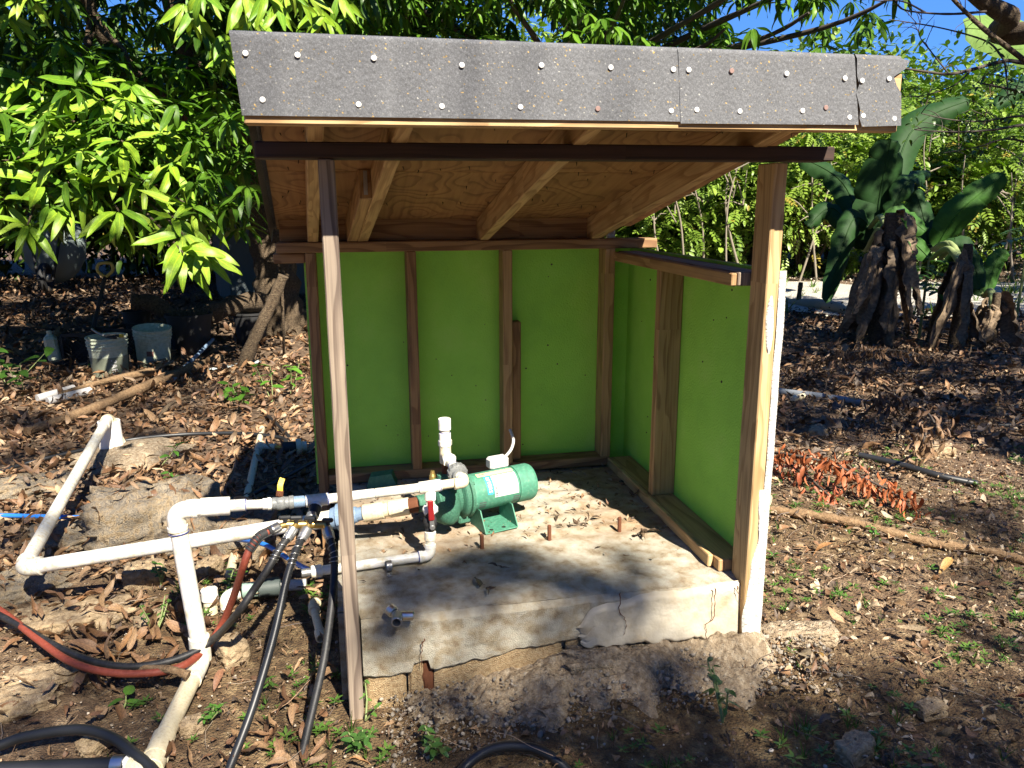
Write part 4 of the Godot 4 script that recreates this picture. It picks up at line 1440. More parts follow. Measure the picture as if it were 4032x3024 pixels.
	# loops of thick black hose in the foreground
	tag(put(self, "foreground_hose", tubed([Vector3(-0.924, 0.02, -0.01), Vector3(-0.864, 0.03, -0.023), Vector3(-0.8, 0.045, -0.025), Vector3(-0.673, 0.06, -0.004), Vector3(-0.584, 0.06, 0.044), Vector3(-0.516, 0.05, 0.108), Vector3(-0.458, 0.03, 0.164), Vector3(-0.412, 0.02, 0.268)], 0.0135, 14, 10), M.black), "thick black hose arching over the bottom left corner pipes", "hose")
	tag(put(self, "foreground_hose", tubed([Vector3(0.212, 0.02, 0.385), Vector3(0.261, 0.02, 0.3), Vector3(0.317, 0.045, 0.277), Vector3(0.374, 0.06, 0.281), Vector3(0.439, 0.06, 0.302), Vector3(0.489, 0.045, 0.334), Vector3(0.522, 0.02, 0.382), Vector3(0.518, 0.015, 0.473)], 0.0125, 14, 10), M.black), "black hose loop rising at the bottom middle edge", "hose")
	# chrome two way splitter lying on the slab
	var y := thing("hose_splitter", Vector3(0.141, 0.267, -0.014), "chrome Y shaped hose splitter lying loose on the slab", "hose splitter")
	var c := Vector3(0.14, 0.287, -0.002)
	put(y, "body", cyl(c + Vector3(-0.012, 0.0, -0.012), c + Vector3(0.005, 0.0, 0.004), 0.011, 14), M.steel)
	put(y, "inlet_collar", cyl(c + Vector3(-0.022, 0.008, -0.024), c + Vector3(-0.01, 0.002, -0.01), 0.016, 16, 0.002, 0.012), M.steel)
	put(y, "outlet", cyl(c + Vector3(0.0, -0.001, 0.0), c + Vector3(-0.006, -0.002, 0.036), 0.0145, 16, 0.002, 0.011), M.zinc)
	put(y, "outlet", cyl(c + Vector3(0.0, -0.003, 0.0), c + Vector3(0.042, -0.004, 0.006), 0.0125, 16, 0.002, 0.0095), M.steel)


func build_yard_pipes() -> void:
	# the buried run that the standing pipe drops into
	var root := thing("ground_pipe", Vector3(-0.46, 0, -0.1), "cream pipe lying in the soil from the standing pipe to the bottom edge", "pipe")
	var g := [Vector3(-0.43, 0.045, -0.31), Vector3(-0.449, 0.02, -0.166), Vector3(-0.47, 0.02, 0.025), Vector3(-0.475, 0.02, 0.135)]
	put(root, "bend", tubed([Vector3(-0.43, 0.075, -0.312), Vector3(-0.432, 0.04, -0.295), Vector3(-0.44, 0.028, -0.25), g[1].lerp(g[0], 0.35)], 0.0285, 18), M.pvcold)
	put(root, "pipe", cyl(Vector3(-0.437, 0.028, -0.27), g[2], 0.0245), M.cream)
	put(root, "socket", cyl(g[2] - (g[3] - g[2]) * 0.15, g[3], 0.029), M.cream)
	band(root, g[2] - (g[3] - g[2]) * 0.17, g[3] - g[2], 0.0262, 0.004)
	put(root, "elbow", elbow(g[3], g[2] - g[3], Vector3(-0.54, 0.02, 0.11) - g[3], 0.0285, 0.05), M.cream)
	put(root, "adapter", cyl(Vector3(-0.495, 0.02, 0.127), Vector3(-0.535, 0.02, 0.102), 0.026), M.pvc)
	root = thing("poly_pipe", Vector3(-0.709, 0.02, 0.066), "dark green striped poly pipe clamped to the cream pipe at the bottom left", "pipe")
	put(root, "pipe", cyl(Vector3(-0.524, 0.02, 0.11), Vector3(-0.893, 0.025, 0.063), 0.0215), M.black)
	put(root, "hose_clamp", cyl(Vector3(-0.54, 0.02, 0.106), Vector3(-0.571, 0.02, 0.101), 0.0245), M.steel)
	put(root, "stripe", tubed([Vector3(-0.578, 0.033, 0.095), Vector3(-0.894, 0.038, 0.058)], 0.0018, 6, 2), M.bluegrey)
	# capped clean-out
	root = thing("capped_cleanout", Vector3(-0.46, 0, -0.671), "short upright white pipe with a flat white cap behind the hoses", "pipe")
	var p := Vector3(-0.46, 0, -0.671)
	put(root, "pipe", cyl(p - Vector3(0, 0.03, 0), p + Vector3(0, 0.06, 0), 0.023), M.cream)
	var m := MB.new()
	m.lathe(Transform3D(Basis(), p + Vector3(0, 0.048, 0)), [Vector2(0.022, 0), Vector2(0.0275, 0.0), Vector2(0.0275, 0.036), Vector2(0.0245, 0.0385), Vector2(0.0225, 0.0375), Vector2(0.001, 0.0375)], 28)
	put(root, "cap", m, M.pvc)
	tag(put(self, "pipe_fitting", elbow(Vector3(-0.41, 0.05, -0.67), Vector3(0.1, -1, 0.1), Vector3(1, 0.1, -0.5), 0.022, 0.045), M.pvc), "white elbow fitting half hidden beside the capped white pipe", "pipe fitting")
	# the older run behind, partly under leaves
	root = thing("buried_pipe", Vector3(-0.446, 0, -1.613), "old white pipe run surfacing through the leaves behind the long pipe", "pipe")
	var a := Vector3(-0.504, 0.02, -2.906)
	var b := Vector3(-0.424, 0.03, -0.882)
	put(root, "pipe", cyl(a, b, 0.0175), M.cream)
	var tp := Vector3(-0.475, 0.025, -2.493)
	put(root, "tee", cyl(tp + (a - b).normalized() * 0.06, tp + (b - a).normalized() * 0.07, 0.0235), M.cream)
	put(root, "tee_branch", cyl(tp, Vector3(-0.386, 0.03, -2.458), 0.02), M.cream)
	put(root, "coupling", cyl(Vector3(-0.458, 0.022, -1.705), Vector3(-0.453, 0.022, -1.531), 0.022), M.cream)
	root = thing("tap_fitting", Vector3(-0.303, 0, -2.458), "black and white pipe end fitting with brass joint beside the old tee", "pipe fitting")
	put(root, "brass_joint", cyl(Vector3(-0.391, 0.03, -2.459), Vector3(-0.343, 0.035, -2.415), 0.012, 14), M.brass)
	put(root, "black_body", cyl(Vector3(-0.345, 0.045, -2.383), Vector3(-0.269, 0.045, -2.384), 0.034), M.blackdull)
	put(root, "white_ring", cyl(Vector3(-0.27, 0.05, -2.368), Vector3(-0.243, 0.05, -2.371), 0.046), M.cream)
	put(root, "white_cap", cyl(Vector3(-0.245, 0.05, -2.371), Vector3(-0.213, 0.05, -2.373), 0.03), M.cream)
	# green valve body in the shade under the hoses
	root = thing("buried_union", Vector3(-0.266, 0, -0.788), "pale green and dark grey buried pipe union under the hoses", "pipe fitting")
	put(root, "green_end", cyl(Vector3(-0.363, 0.035, -0.737), Vector3(-0.307, 0.035, -0.739), 0.027), flatmat(0.28, 0.4, 0.33, 0.6))
	put(root, "grey_collar", cyl(Vector3(-0.31, 0.035, -0.739), Vector3(-0.233, 0.035, -0.744), 0.034, 14, 0.004), flatmat(0.05, 0.065, 0.06, 0.6))
	put(root, "pale_end", cyl(Vector3(-0.236, 0.03, -0.755), Vector3(-0.146, 0.03, -0.75), 0.02), M.boxgrey)
	# loose offcut with an elbow
	root = thing("pipe_offcut", Vector3(-0.104, 0, -0.539), "short loose pipe offcut with an elbow between the black hoses", "pipe")
	var q0 := Vector3(-0.115, 0.045, -0.559)
	var q1 := Vector3(-0.088, 0.03, -0.4)
	put(root, "pipe", cyl(q0, q1, 0.0135), M.cream)
	put(root, "elbow", elbow(q0, q1 - q0, Vector3(0.2, -0.3, -1), 0.018, 0.035), M.cream)
	put(root, "socket", cyl(q1 - (q1 - q0).normalized() * 0.012, q1 + (q1 - q0).normalized() * 0.028, 0.018, 18, 0.002, 0.013), M.cream)
	tag(put(self, "blue_pipe", cyl(Vector3(-1.629, 0.05, -1.681), Vector3(-1.032, 0.06, -1.487), 0.0095), M.blue), "straight blue pipe lying at the left edge over the flat stones", "pipe")
	tag(put(self, "irrigation_pipe", tubed([Vector3(-1.803, 0.02, -2.292), Vector3(-1.687, 0.02, -2.443), Vector3(-1.576, 0.03, -2.514), Vector3(-1.447, 0.03, -2.618), Vector3(-1.247, 0.03, -2.769), Vector3(-1.054, 0.035, -2.805), Vector3(-0.854, 0.03, -2.827), Vector3(-0.613, 0.03, -2.784), Vector3(-0.392, 0.03, -2.659), Vector3(-0.338, 0.035, -2.556)], 0.0115, 12), M.black), "black irrigation pipe running past the white stub to the tap fitting", "pipe")
	tag(put(self, "irrigation_pipe", tubed([Vector3(-0.544, 0.02, -3.329), Vector3(-0.442, 0.05, -2.965), Vector3(-0.321, 0.06, -2.561)], 0.0095, 12), M.black), "short black irrigation pipe slanting down to the tap fitting from the seedlings", "pipe")
	tag(put(self, "irrigation_pipe", tubed([Vector3(-0.516, 0.02, -1.623), Vector3(-0.404, 0.04, -1.738), Vector3(-0.285, 0.06, -1.866), Vector3(-0.136, 0.07, -2.081), Vector3(-0.033, 0.05, -2.3)], 0.012, 12), M.black), "black irrigation pipe slanting under the shelter's left back post", "pipe")
	# right of the shelter
	tag(put(self, "grey_pipe", tubed([Vector3(2.859, 0.08, -3.007), Vector3(2.964, 0.085, -2.821), Vector3(3.12, 0.085, -2.679), Vector3(3.357, 0.07, -2.47)], 0.024, 14, 3), flatmat(0.2, 0.22, 0.24, 0.5)), "grey plastic pipe lying on the mulch right of the shelter", "pipe")
	tag(put(self, "poly_pipe", tubed([Vector3(2.583, 0.09, -1.487), Vector3(2.649, 0.085, -1.412), Vector3(2.724, 0.08, -1.3), Vector3(2.804, 0.07, -1.173), Vector3(2.939, 0.05, -1.088)], 0.017, 12, 4), M.black), "black poly pipe poking from the rust coloured wilted branch", "pipe")
	tag(put(self, "poly_pipe", tubed([Vector3(3.749, 0.08, -1.845), Vector3(3.96, 0.08, -1.719)], 0.017, 12, 3), M.black), "black poly pipe end at the right edge in the shade", "pipe")
	tag(put(self, "pipe_offcut", cyl(Vector3(2.891, 0.09, -2.63), Vector3(3.009, 0.09, -2.695), 0.02, 14, 0.002, 0.012), M.cream), "stubby cream pipe end by the grey pipe", "pipe")


func bucket(at: Vector3, label: String, tilt: Basis, text: String) -> Node3D:
	var root := thing("bucket", at, label, "bucket", "white buckets under the mango tree")
	var t := Transform3D(tilt, at)
	var m := MB.new()
	m.lathe(t, [Vector2(0.001, 0.004), Vector2(0.126, 0.0), Vector2(0.13, 0.004), Vector2(0.144, 0.27), Vector2(0.148, 0.27), Vector2(0.15, 0.277), Vector2(0.146, 0.282), Vector2(0.147, 0.3), Vector2(0.156, 0.301), Vector2(0.156, 0.309), Vector2(0.148, 0.312), Vector2(0.148, 0.328), Vector2(0.157, 0.329), Vector2(0.157, 0.337), Vector2(0.149, 0.34), Vector2(0.15, 0.358), Vector2(0.158, 0.36), Vector2(0.158, 0.37), Vector2(0.142, 0.37), Vector2(0.138, 0.35), Vector2(0.125, 0.3), Vector2(0.001, 0.3)], 40)
	put(root, "pail", m, M.pail)
	return root


func build_left_yard() -> void:
	# buckets
	var p := on_ground(Vector3(-1.888, 0, -4.931), -0.06)
	var b := bucket(p, "white bucket in front with secateurs on its rim and grey printed lettering", Basis(Vector3.RIGHT, 0.03), "")
	var band_mat := flatmat(0.2, 0.22, 0.16, 0.6)
	var bt := Transform3D(Basis(Vector3.RIGHT, 0.03), p)
	var wrap_ := MB.new()
	wrap_.lathe(bt, [Vector2(0.1322, 0.02), Vector2(0.1425, 0.215)], 40)
	var pr := put(b, "printed_wrap", wrap_, band_mat)
	letters(pr, "PAREX", bt, 0.1395, PI * 0.5 - 0.5, 0.195, 0.04, M.white, false, -1.0)
	var m := MB.new()
	m.stone(Transform3D(Basis(), p + Vector3(0, 0.31, 0)), Vector3(0.24, 0.05, 0.24), noise, 4.0, 0.5)
	put(b, "soil", m, M.soil)
	var s := thing("secateurs", p + Vector3(0.02, 0.37, 0.06), "dark secateurs with yellow tipped grips resting on the front bucket", "secateurs")
	var c := p + Vector3(0.0, 0.375, 0.05)
	put(s, "handle", tubed([c, c + Vector3(0.06, 0.012, 0.04), c + Vector3(0.13, 0.004, 0.04)], 0.012, 8), M.blackdull)
	put(s, "handle", tubed([c, c + Vector3(0.05, 0.004, 0.075), c + Vector3(0.11, 0.0, 0.1)], 0.012, 8), M.blackdull)
	put(s, "grip_end", tubed([c + Vector3(0.12, 0.005, 0.04), c + Vector3(0.15, 0.003, 0.04)], 0.0135, 8), M.yellow)
	put(s, "blade", tubed([c, c + Vector3(-0.06, 0.03, -0.02), c + Vector3(-0.1, 0.06, -0.03)], 0.01, 6), M.zinc)
	p = on_ground(Vector3(-1.638, 0, -5.306), -0.03)
	b = bucket(p, "tilted white bucket with small worn label behind the front bucket", Basis(Vector3.BACK, -0.06) * Basis(Vector3.RIGHT, 0.1), "")
	var lt := Transform3D(Basis(Vector3.BACK, -0.06) * Basis(Vector3.RIGHT, 0.1), p)
	put(b, "label", label_patch(lt, 0.1415, PI * 0.5 - 0.22, PI * 0.5 + 0.18, 0.15, 0.195), flatmat(0.22, 0.1, 0.08, 0.7))
	put(b, "label", label_patch(lt, 0.139, PI * 0.5 - 0.18, PI * 0.5 + 0.16, 0.1, 0.145), M.printgrey)
	# milk crates with lattice sides
	for k in 2:
		var o := on_ground(Vector3(-2.245, 0, -5.567), 0.0) if k == 0 else on_ground(Vector3(-1.884, 0, -5.664), 0.0)
		var cr := thing("crate", o, ["black lattice crate left of the front bucket, with white jug against it", "black lattice crate showing between the two white buckets"][k], "crate", "black lattice crates")
		var bs := Basis(Vector3.UP, 0.15 if k == 0 else -0.3)
		var fr := MB.new()
		for y in [0.012, 0.262]:
			for q in [[Vector3(-0.16, y, 0.16), Vector3(0.16, y, 0.16)], [Vector3(-0.16, y, -0.16), Vector3(0.16, y, -0.16)], [Vector3(-0.16, y, -0.16), Vector3(-0.16, y, 0.16)], [Vector3(0.16, y, -0.16), Vector3(0.16, y, 0.16)]]:
				fr.box(facing(o + bs * ((q[0] + q[1]) * 0.5), bs * (q[1] - q[0])), Vector3(0.012, 0.03 if y > 0.1 else 0.02, 0.33), 0.002)
		for q in [Vector3(-0.16, 0.13, -0.16), Vector3(0.16, 0.13, -0.16), Vector3(-0.16, 0.13, 0.16), Vector3(0.16, 0.13, 0.16)]:
			fr.box(Transform3D(bs, o + bs * q), Vector3(0.02, 0.27, 0.02), 0.003)
		put(cr, "frame", fr, M.blackdull)
		for f in 4:
			var la := MB.new()
			var fb := bs * Basis(Vector3.UP, PI * 0.5 * f)
			for i in 9:
				var x := -0.15 + i * 0.0375
				for sgn in [-1.0, 1.0]:
					var e: float = x + sgn * 0.23
					var y1 := 0.24
					var y0 := 0.02
					var xa := clampf(x, -0.15, 0.15)
					var xb := clampf(e, -0.15, 0.15)
					var yb := lerpf(y0, y1, absf(xb - xa) / 0.23)
					if absf(xb - xa) < 0.02:
						continue
					la.tube(V([o + fb * Vector3(xa, y0, 0.158), o + fb * Vector3(xb, yb, 0.158)]), same(0.004, 2), 5)
			put(cr, "lattice_side", la, M.blackdull)
	var o2 := on_ground(Vector3(-2.479, 0, -5.45), 0.0)
	m = MB.new()
	m.box(Transform3D(Basis(Vector3.UP, 0.3) * Basis(Vector3.BACK, 0.1), o2 + Vector3(0, 0.13, 0)), Vector3(0.1, 0.22, 0.17), 0.02)
	m.lathe(Transform3D(Basis(), o2 + Vector3(-0.01, 0.24, 0)), [Vector2(0.03, 0), Vector2(0.02, 0.02), Vector2(0.02, 0.045), Vector2(0.001, 0.045)], 14)
	tag(put(self, "plastic_jug", m, M.pail), "pale plastic jug leaning on the left side of the black crate", "jug")
	# shovel
	var sh := thing("shovel", on_ground(Vector3(-2.257, 0, -5.569)), "shovel standing upright with black shaft and yellow D grip", "shovel")
	var s0 := on_ground(Vector3(-2.257, 0, -5.569), 0.0)
	var s1 := Vector3(-2.117, 0.705, -5.905)
	put(sh, "shaft", cyl(s0 + Vector3(0, 0.02, 0), s1, 0.017, 12), M.blackdull)
	var sx := Vector3(1, 0.1, 0)
	put(sh, "grip", tubed([s1, s1 + Vector3(-0.055, 0.05, 0), s1 + Vector3(-0.045, 0.11, 0), s1 + Vector3(0.01, 0.125, 0), s1 + Vector3(0.065, 0.115, 0), s1 + Vector3(0.07, 0.055, 0), s1 + Vector3(0.01, 0.0, 0)], 0.014, 10, 5), flatmat(0.5, 0.42, 0.12, 0.5))
	m = MB.new()
	var bp := PackedVector3Array()
	var bu := PackedVector2Array()
	for j in 9:
		for i in 7:
			var w := j / 8.0
			var u := i / 6.0 - 0.5
			bp.append(s0 + Vector3(u * 0.22 * (1.0 if w > 0.3 else sqrt(w / 0.3)), -0.08 + w * 0.26, 0.03 * (1.0 - 4.0 * u * u) + 0.01))
			bu.append(Vector2(u, w))
	m.grid(bp, 7, 9, bu)
	put(sh, "blade", m, M.blackdull)
	# wheelbarrow tipped up on its nose far back under the trees
	var wp := on_ground(Vector3(-4.366, 0, -11.554))
	var wb := thing("wheelbarrow", wp, "dark wheelbarrow tipped up against the trees far left", "wheelbarrow")
	m = MB.new()
	bp = PackedVector3Array(); bu = PackedVector2Array()
	for j in 15:
		for i in 17:
			var th := PI * j / 14.0 * 0.5
			var ph := TAU * i / 16.0
			var d := Vector3(cos(ph) * sin(th), 0, sin(ph) * sin(th))
			var q := Vector3(d.x * 0.42 * (1.0 + 0.12 * absf(cos(ph))), 0.72 + d.z * 0.6, -0.02 + cos(th) * 0.3)
			bp.append(wp + q); bu.append(Vector2(i, j))
	m.grid(bp, 17, 15, bu)
	put(wb, "tray", m, flatmat(0.22, 0.27, 0.26, 0.5))
	var wt := MB.new()
	var ring := PackedVector3Array()
	for k in 25:
		var a := TAU * k / 24.0
		ring.append(wp + Vector3(-0.02, 0.24 + sin(a) * 0.18, 0.42 + cos(a) * 0.18))
	wt.tube(ring, same(0.055, 25), 10, false)
	put(wb, "wheel", wt, M.blackdull)
	put(wb, "hub", cyl(wp + Vector3(-0.1, 0.24, 0.42), wp + Vector3(0.06, 0.24, 0.42), 0.06, 14), M.zinc)
	for sgn in [-1.0, 1.0]:
		put(wb, "frame_rail", tubed([wp + Vector3(0.1 * sgn - 0.02, 0.22, 0.44), wp + Vector3(0.16 * sgn, 0.6, 0.36), wp + Vector3(0.24 * sgn, 1.2, 0.1), wp + Vector3(0.28 * sgn, 1.5, 0.0)], 0.022, 8), M.blackdull)
	put(wb, "cross_bar", cyl(wp + Vector3(-0.2, 0.95, 0.22), wp + Vector3(0.2, 0.95, 0.22), 0.02, 8), M.blackdull)
	# big black nursery tubs
	for k in 3:
		var tp: Vector3 = [on_ground(Vector3(-1.418, 0, -5.842)), on_ground(Vector3(-0.926, 0, -6.334)), on_ground(Vector3(-2.152, 0, -6.989))][k]
		m = MB.new()
		var sc: float = [1.0, 0.85, 0.7][k]
		m.lathe(Transform3D(Basis().scaled(Vector3.ONE * sc), tp), [Vector2(0.16, 0), Vector2(0.2, 0.34), Vector2(0.212, 0.34), Vector2(0.214, 0.365), Vector2(0.2, 0.365), Vector2(0.19, 0.3), Vector2(0.001, 0.29)], 28)
		tag(put(self, "plant_tub", m, M.blackdull), ["large black plant tub under the low mango limb", "black plant tub against the mango trunk", "small black plant tub behind the crates"][k], "plant tub", "black plant tubs")
	# scrap on the ground
	tag(put(self, "conduit", cyl(on_ground(Vector3(-1.304, 0, -4.357), 0.03), on_ground(Vector3(-1.216, 0, -5.797), 0.12), 0.017, 12), M.bluegrey), "thin grey conduit slanting up from the leaves by the buckets", "conduit")
	tag(put(self, "gutter_strip", plank(on_ground(Vector3(-1.123, 0, -4.763), 0.03), on_ground(Vector3(-0.687, 0, -4.818), 0.05), 0.07, 0.014), flatmat(0.45, 0.5, 0.5, 0.4)), "pale grey plastic strip lying at the foot of the cut trunk", "strip")
	for k in 2:
		var e: Vector3 = [on_ground(Vector3(-2.104, 0, -3.949), 0.03), on_ground(Vector3(-2.016, 0, -3.877), 0.03)][k]
		tag(put(self, "pipe_offcut", cyl(e, e + Vector3(0.17 + 0.05 * k, 0.015, -0.22), 0.028, 18, 0.002, 0.023), M.boxgrey), ["grey pipe offcut, left one of the pair in the leaves", "white pipe offcut, right one of the pair in the leaves"][k], "pipe", "pipe offcuts in the leaves")
	tag(put(self, "green_lid", _lid(), M.motor), "green plastic cover lying on the slab behind the pipes", "cover")
	# a dead branch and dry palm ribs on the floor
	tag(put(self, "fallen_branch", limb([on_ground(Vector3(-1.852, -0, -3.038), 0.03), on_ground(Vector3(-1.639, 0, -3.441), 0.06), on_ground(Vector3(-1.447, 0, -3.941), 0.07), on_ground(Vector3(-1.261, 0, -4.632), 0.06), on_ground(Vector3(-1.037, 0, -5.051), 0.05)], 0.026, 0.042, 9, 6, 0.2), M.barkdry), "long peeling dead branch lying across the leaves at left", "branch")
	tag(put(self, "palm_rib", limb([on_ground(Vector3(-1.961, 0, -3.944), 0.05), on_ground(Vector3(-1.797, 0, -4.218), 0.07), on_ground(Vector3(-1.516, 0, -4.688), 0.07)], 0.012, 0.035, 6, 6, 0.1), M.barkdry), "pale dry palm rib lying behind the dead branch", "branch")
	tag(put(self, "dead_stick", limb([on_ground(Vector3(-0.661, 0, -0.274), 0.06), on_ground(Vector3(-0.567, 0, -0.243), 0.08), on_ground(Vector3(-0.488, 0, -0.2), 0.085), on_ground(Vector3(-0.441, -0, -0.183), 0.07)], 0.006, 0.013, 8, 6, 0.15), M.barkdry), "grey stick lying across the cream ground pipe", "stick")
	tag(put(self, "dead_stick", limb([on_ground(Vector3(-1.175, 0, -3.307), 0.03), on_ground(Vector3(-1.14, 0, -3.486), 0.06), on_ground(Vector3(-1.059, 0, -3.721), 0.04)], 0.016, 0.011, 7, 5, 0.15), M.bark), "grey forked stick in the leaves left of the seedlings", "stick")


func _lid() -> MB:
	var m := MB.new()
	var c := Vector3(0.143, 0.267, -1.06)
	m.hexa([c + Vector3(-0.06, 0, 0.03), c + Vector3(0.06, 0, 0.02), c + Vector3(0.07, 0, -0.07), c + Vector3(-0.05, 0, -0.06), c + Vector3(-0.045, 0.045, 0.015), c + Vector3(0.04, 0.05, 0.008), c + Vector3(0.05, 0.05, -0.05), c + Vector3(-0.035, 0.045, -0.045)])
	return m


func build_right_yard() -> void:
	# peeled log right of the slab
	tag(put(self, "bark_log", limb([on_ground(Vector3(1.723, 0.06, -0.933), 0.01), on_ground(Vector3(1.85, 0.06, -0.855), 0.014), on_ground(Vector3(2.037, 0.06, -0.716), 0.02), on_ground(Vector3(2.231, 0.06, -0.555), 0.014), on_ground(Vector3(2.401, 0.06, -0.415), 0.008), on_ground(Vector3(2.507, 0.06, -0.272), 0.0)], 0.02, 0.017, 9, 8, 0.3), M.barkdry), "long tan peeling log lying in the mulch right of the slab", "log")
	# fallen papaya stem with green fruit
	var root := thing("fallen_papaya", Vector3(5.202, 0.06, -5.673), "grey toppled papaya stem arching over the mulch with green fruit", "papaya plant")
	put(root, "trunk", limb([Vector3(5.37, 0.048, -7.341), Vector3(5.613, 0.103, -6.989), Vector3(5.769, 0.12, -6.541), Vector3(5.847, 0.043, -6.192), Vector3(5.908, -0.032, -5.848)], 0.085, 0.05, 12, 8, 0.1), flatmat(0.34, 0.29, 0.23, 0.9))
	put(root, "prop", limb([Vector3(5.626, 0.369, -7.049), Vector3(5.561, -0.027, -6.969), Vector3(5.584, -0.254, -6.911)], 0.03, 0.03, 7), M.bark)
	var knob := MB.new()
	for k in 26:
		var f := rng.randf()
		var a: Vector3 = Vector3(5.769, 0.12, -6.541)
		var e: Vector3 = Vector3(5.908, -0.032, -5.848)
		var q := a.lerp(e, f)
		var dd := Vector3(rng.randf_range(-1, 1), rng.randf_range(-0.2, 1), rng.randf_range(-1, 1)).normalized()
		knob.tube(V([q, q + dd * 0.1]), PackedFloat32Array([0.02, 0.008]), 5)
	put(root, "leaf_scars", knob, M.bark)
	for k in 3:
		var fr := MB.new()
		var q: Vector3 = [Vector3(5.813, -0.103, -5.851), Vector3(5.856, -0.105, -5.789), Vector3(5.886, -0.056, -5.742)][k]
		fr.stone(Transform3D(Basis(Vector3.BACK, 0.4 * k), q), Vector3(0.1, 0.13, 0.1), noise, k, 0.05, 12, 16, 0.0)
		put(root, "fruit", fr, flatmat(0.08, 0.16, 0.06, 0.5))
	# wilted branches with hanging dry leaves
	var lm := [leaf(0.06, 0.02, 0.7, 0.5, 0.05, 0.0), leaf(0.05, 0.016, -0.5, 0.7, 0.08, 2.0), leaf(0.065, 0.02, 1.1, 0.4, 0.06, 4.0)]
	var spots := [
		["wilted_branch", [Vector3(2.034, 0.16, -1.447), Vector3(2.07, 0.2, -1.241), Vector3(2.159, 0.2, -1.118), Vector3(2.241, 0.17, -1.027), Vector3(2.342, 0.12, -0.904), Vector3(2.373, 0.08, -0.834)], 250, Color(0.36, 0.115, 0.045), "wilted branch hung with rust red leaves right of the shelter"],
		["wilted_branch", [Vector3(2.106, 0.12, -1.371), Vector3(2.077, 0.13, -1.145), Vector3(2.081, 0.1, -0.984)], 70, Color(0.42, 0.13, 0.07), "small rust red wilted twig in front of the longer one"],
		["wilted_branch", [Vector3(3.386, 0.16, -3.287), Vector3(3.398, 0.3, -2.92), Vector3(3.613, 0.35, -2.87), Vector3(3.99, 0.3, -2.969), Vector3(4.338, 0.2, -3.145)], 230, Color(0.12, 0.075, 0.045), "dark brown wilted branch in front of the banana clump"],
		["wilted_branch", [Vector3(3.54, 0.1, -2.228), Vector3(2.959, 0.28, -1.461), Vector3(2.914, 0.24, -1.351), Vector3(3.079, 0.1, -1.493)], 60, Color(0.17, 0.11, 0.075), "grey brown wilted twig standing in the mulch at far right"],
		["wilted_branch", [Vector3(3.178, 0.12, -2.229), Vector3(3.007, 0.25, -1.887), Vector3(3.068, 0.22, -1.863), Vector3(3.255, 0.12, -1.992)], 80, Color(0.05, 0.035, 0.03), "blackened wilted twig in the middle of the right mulch"],
		["wilted_branch", [Vector3(2.905, 0.06, -1.495), Vector3(2.627, 0.26, -1.11), Vector3(2.631, 0.32, -1.095)], 50, Color(0.24, 0.16, 0.1), "pale brown wilted twig beside the black poly pipe"],
	]
	for sp in spots:
		var tw := thing(sp[0], sp[1][0], sp[4], "branch", "wilted branches right of the shelter")
		put(tw, "stem", limb(sp[1], 0.008, 0.004, 6, 6, 0.1), M.twigdark)
		var c := curve(sp[1], 20)
		var lists := [[], [], []]
		var cols := [[], [], []]
		for k in sp[2]:
			var p: Vector3 = c[rng.randi() % c.size()]
			var off := Vector3(rng.randf_range(-0.07, 0.07), rng.randf_range(-0.03, 0.04), rng.randf_range(-0.07, 0.07))
			var dir := Vector3(rng.randf_range(-0.5, 0.5), rng.randf_range(-1.0, -0.3), rng.randf_range(-0.5, 0.5))
			var t := facing(p + off, dir, Vector3(rng.randf_range(-1, 1), 0.2, rng.randf_range(-1, 1)))
			var j: int = k % 3
			t.basis = t.basis.scaled(Vector3.ONE * rng.randf_range(0.7, 1.25))
			lists[j].append(t)
			var base: Color = sp[3]
			cols[j].append(base.lerp(base * 1.8, rng.randf() * rng.randf()))
		for j in 3:
			many(tw, "dry_leaves", lm[j], M.dryleaf, lists[j], cols[j])


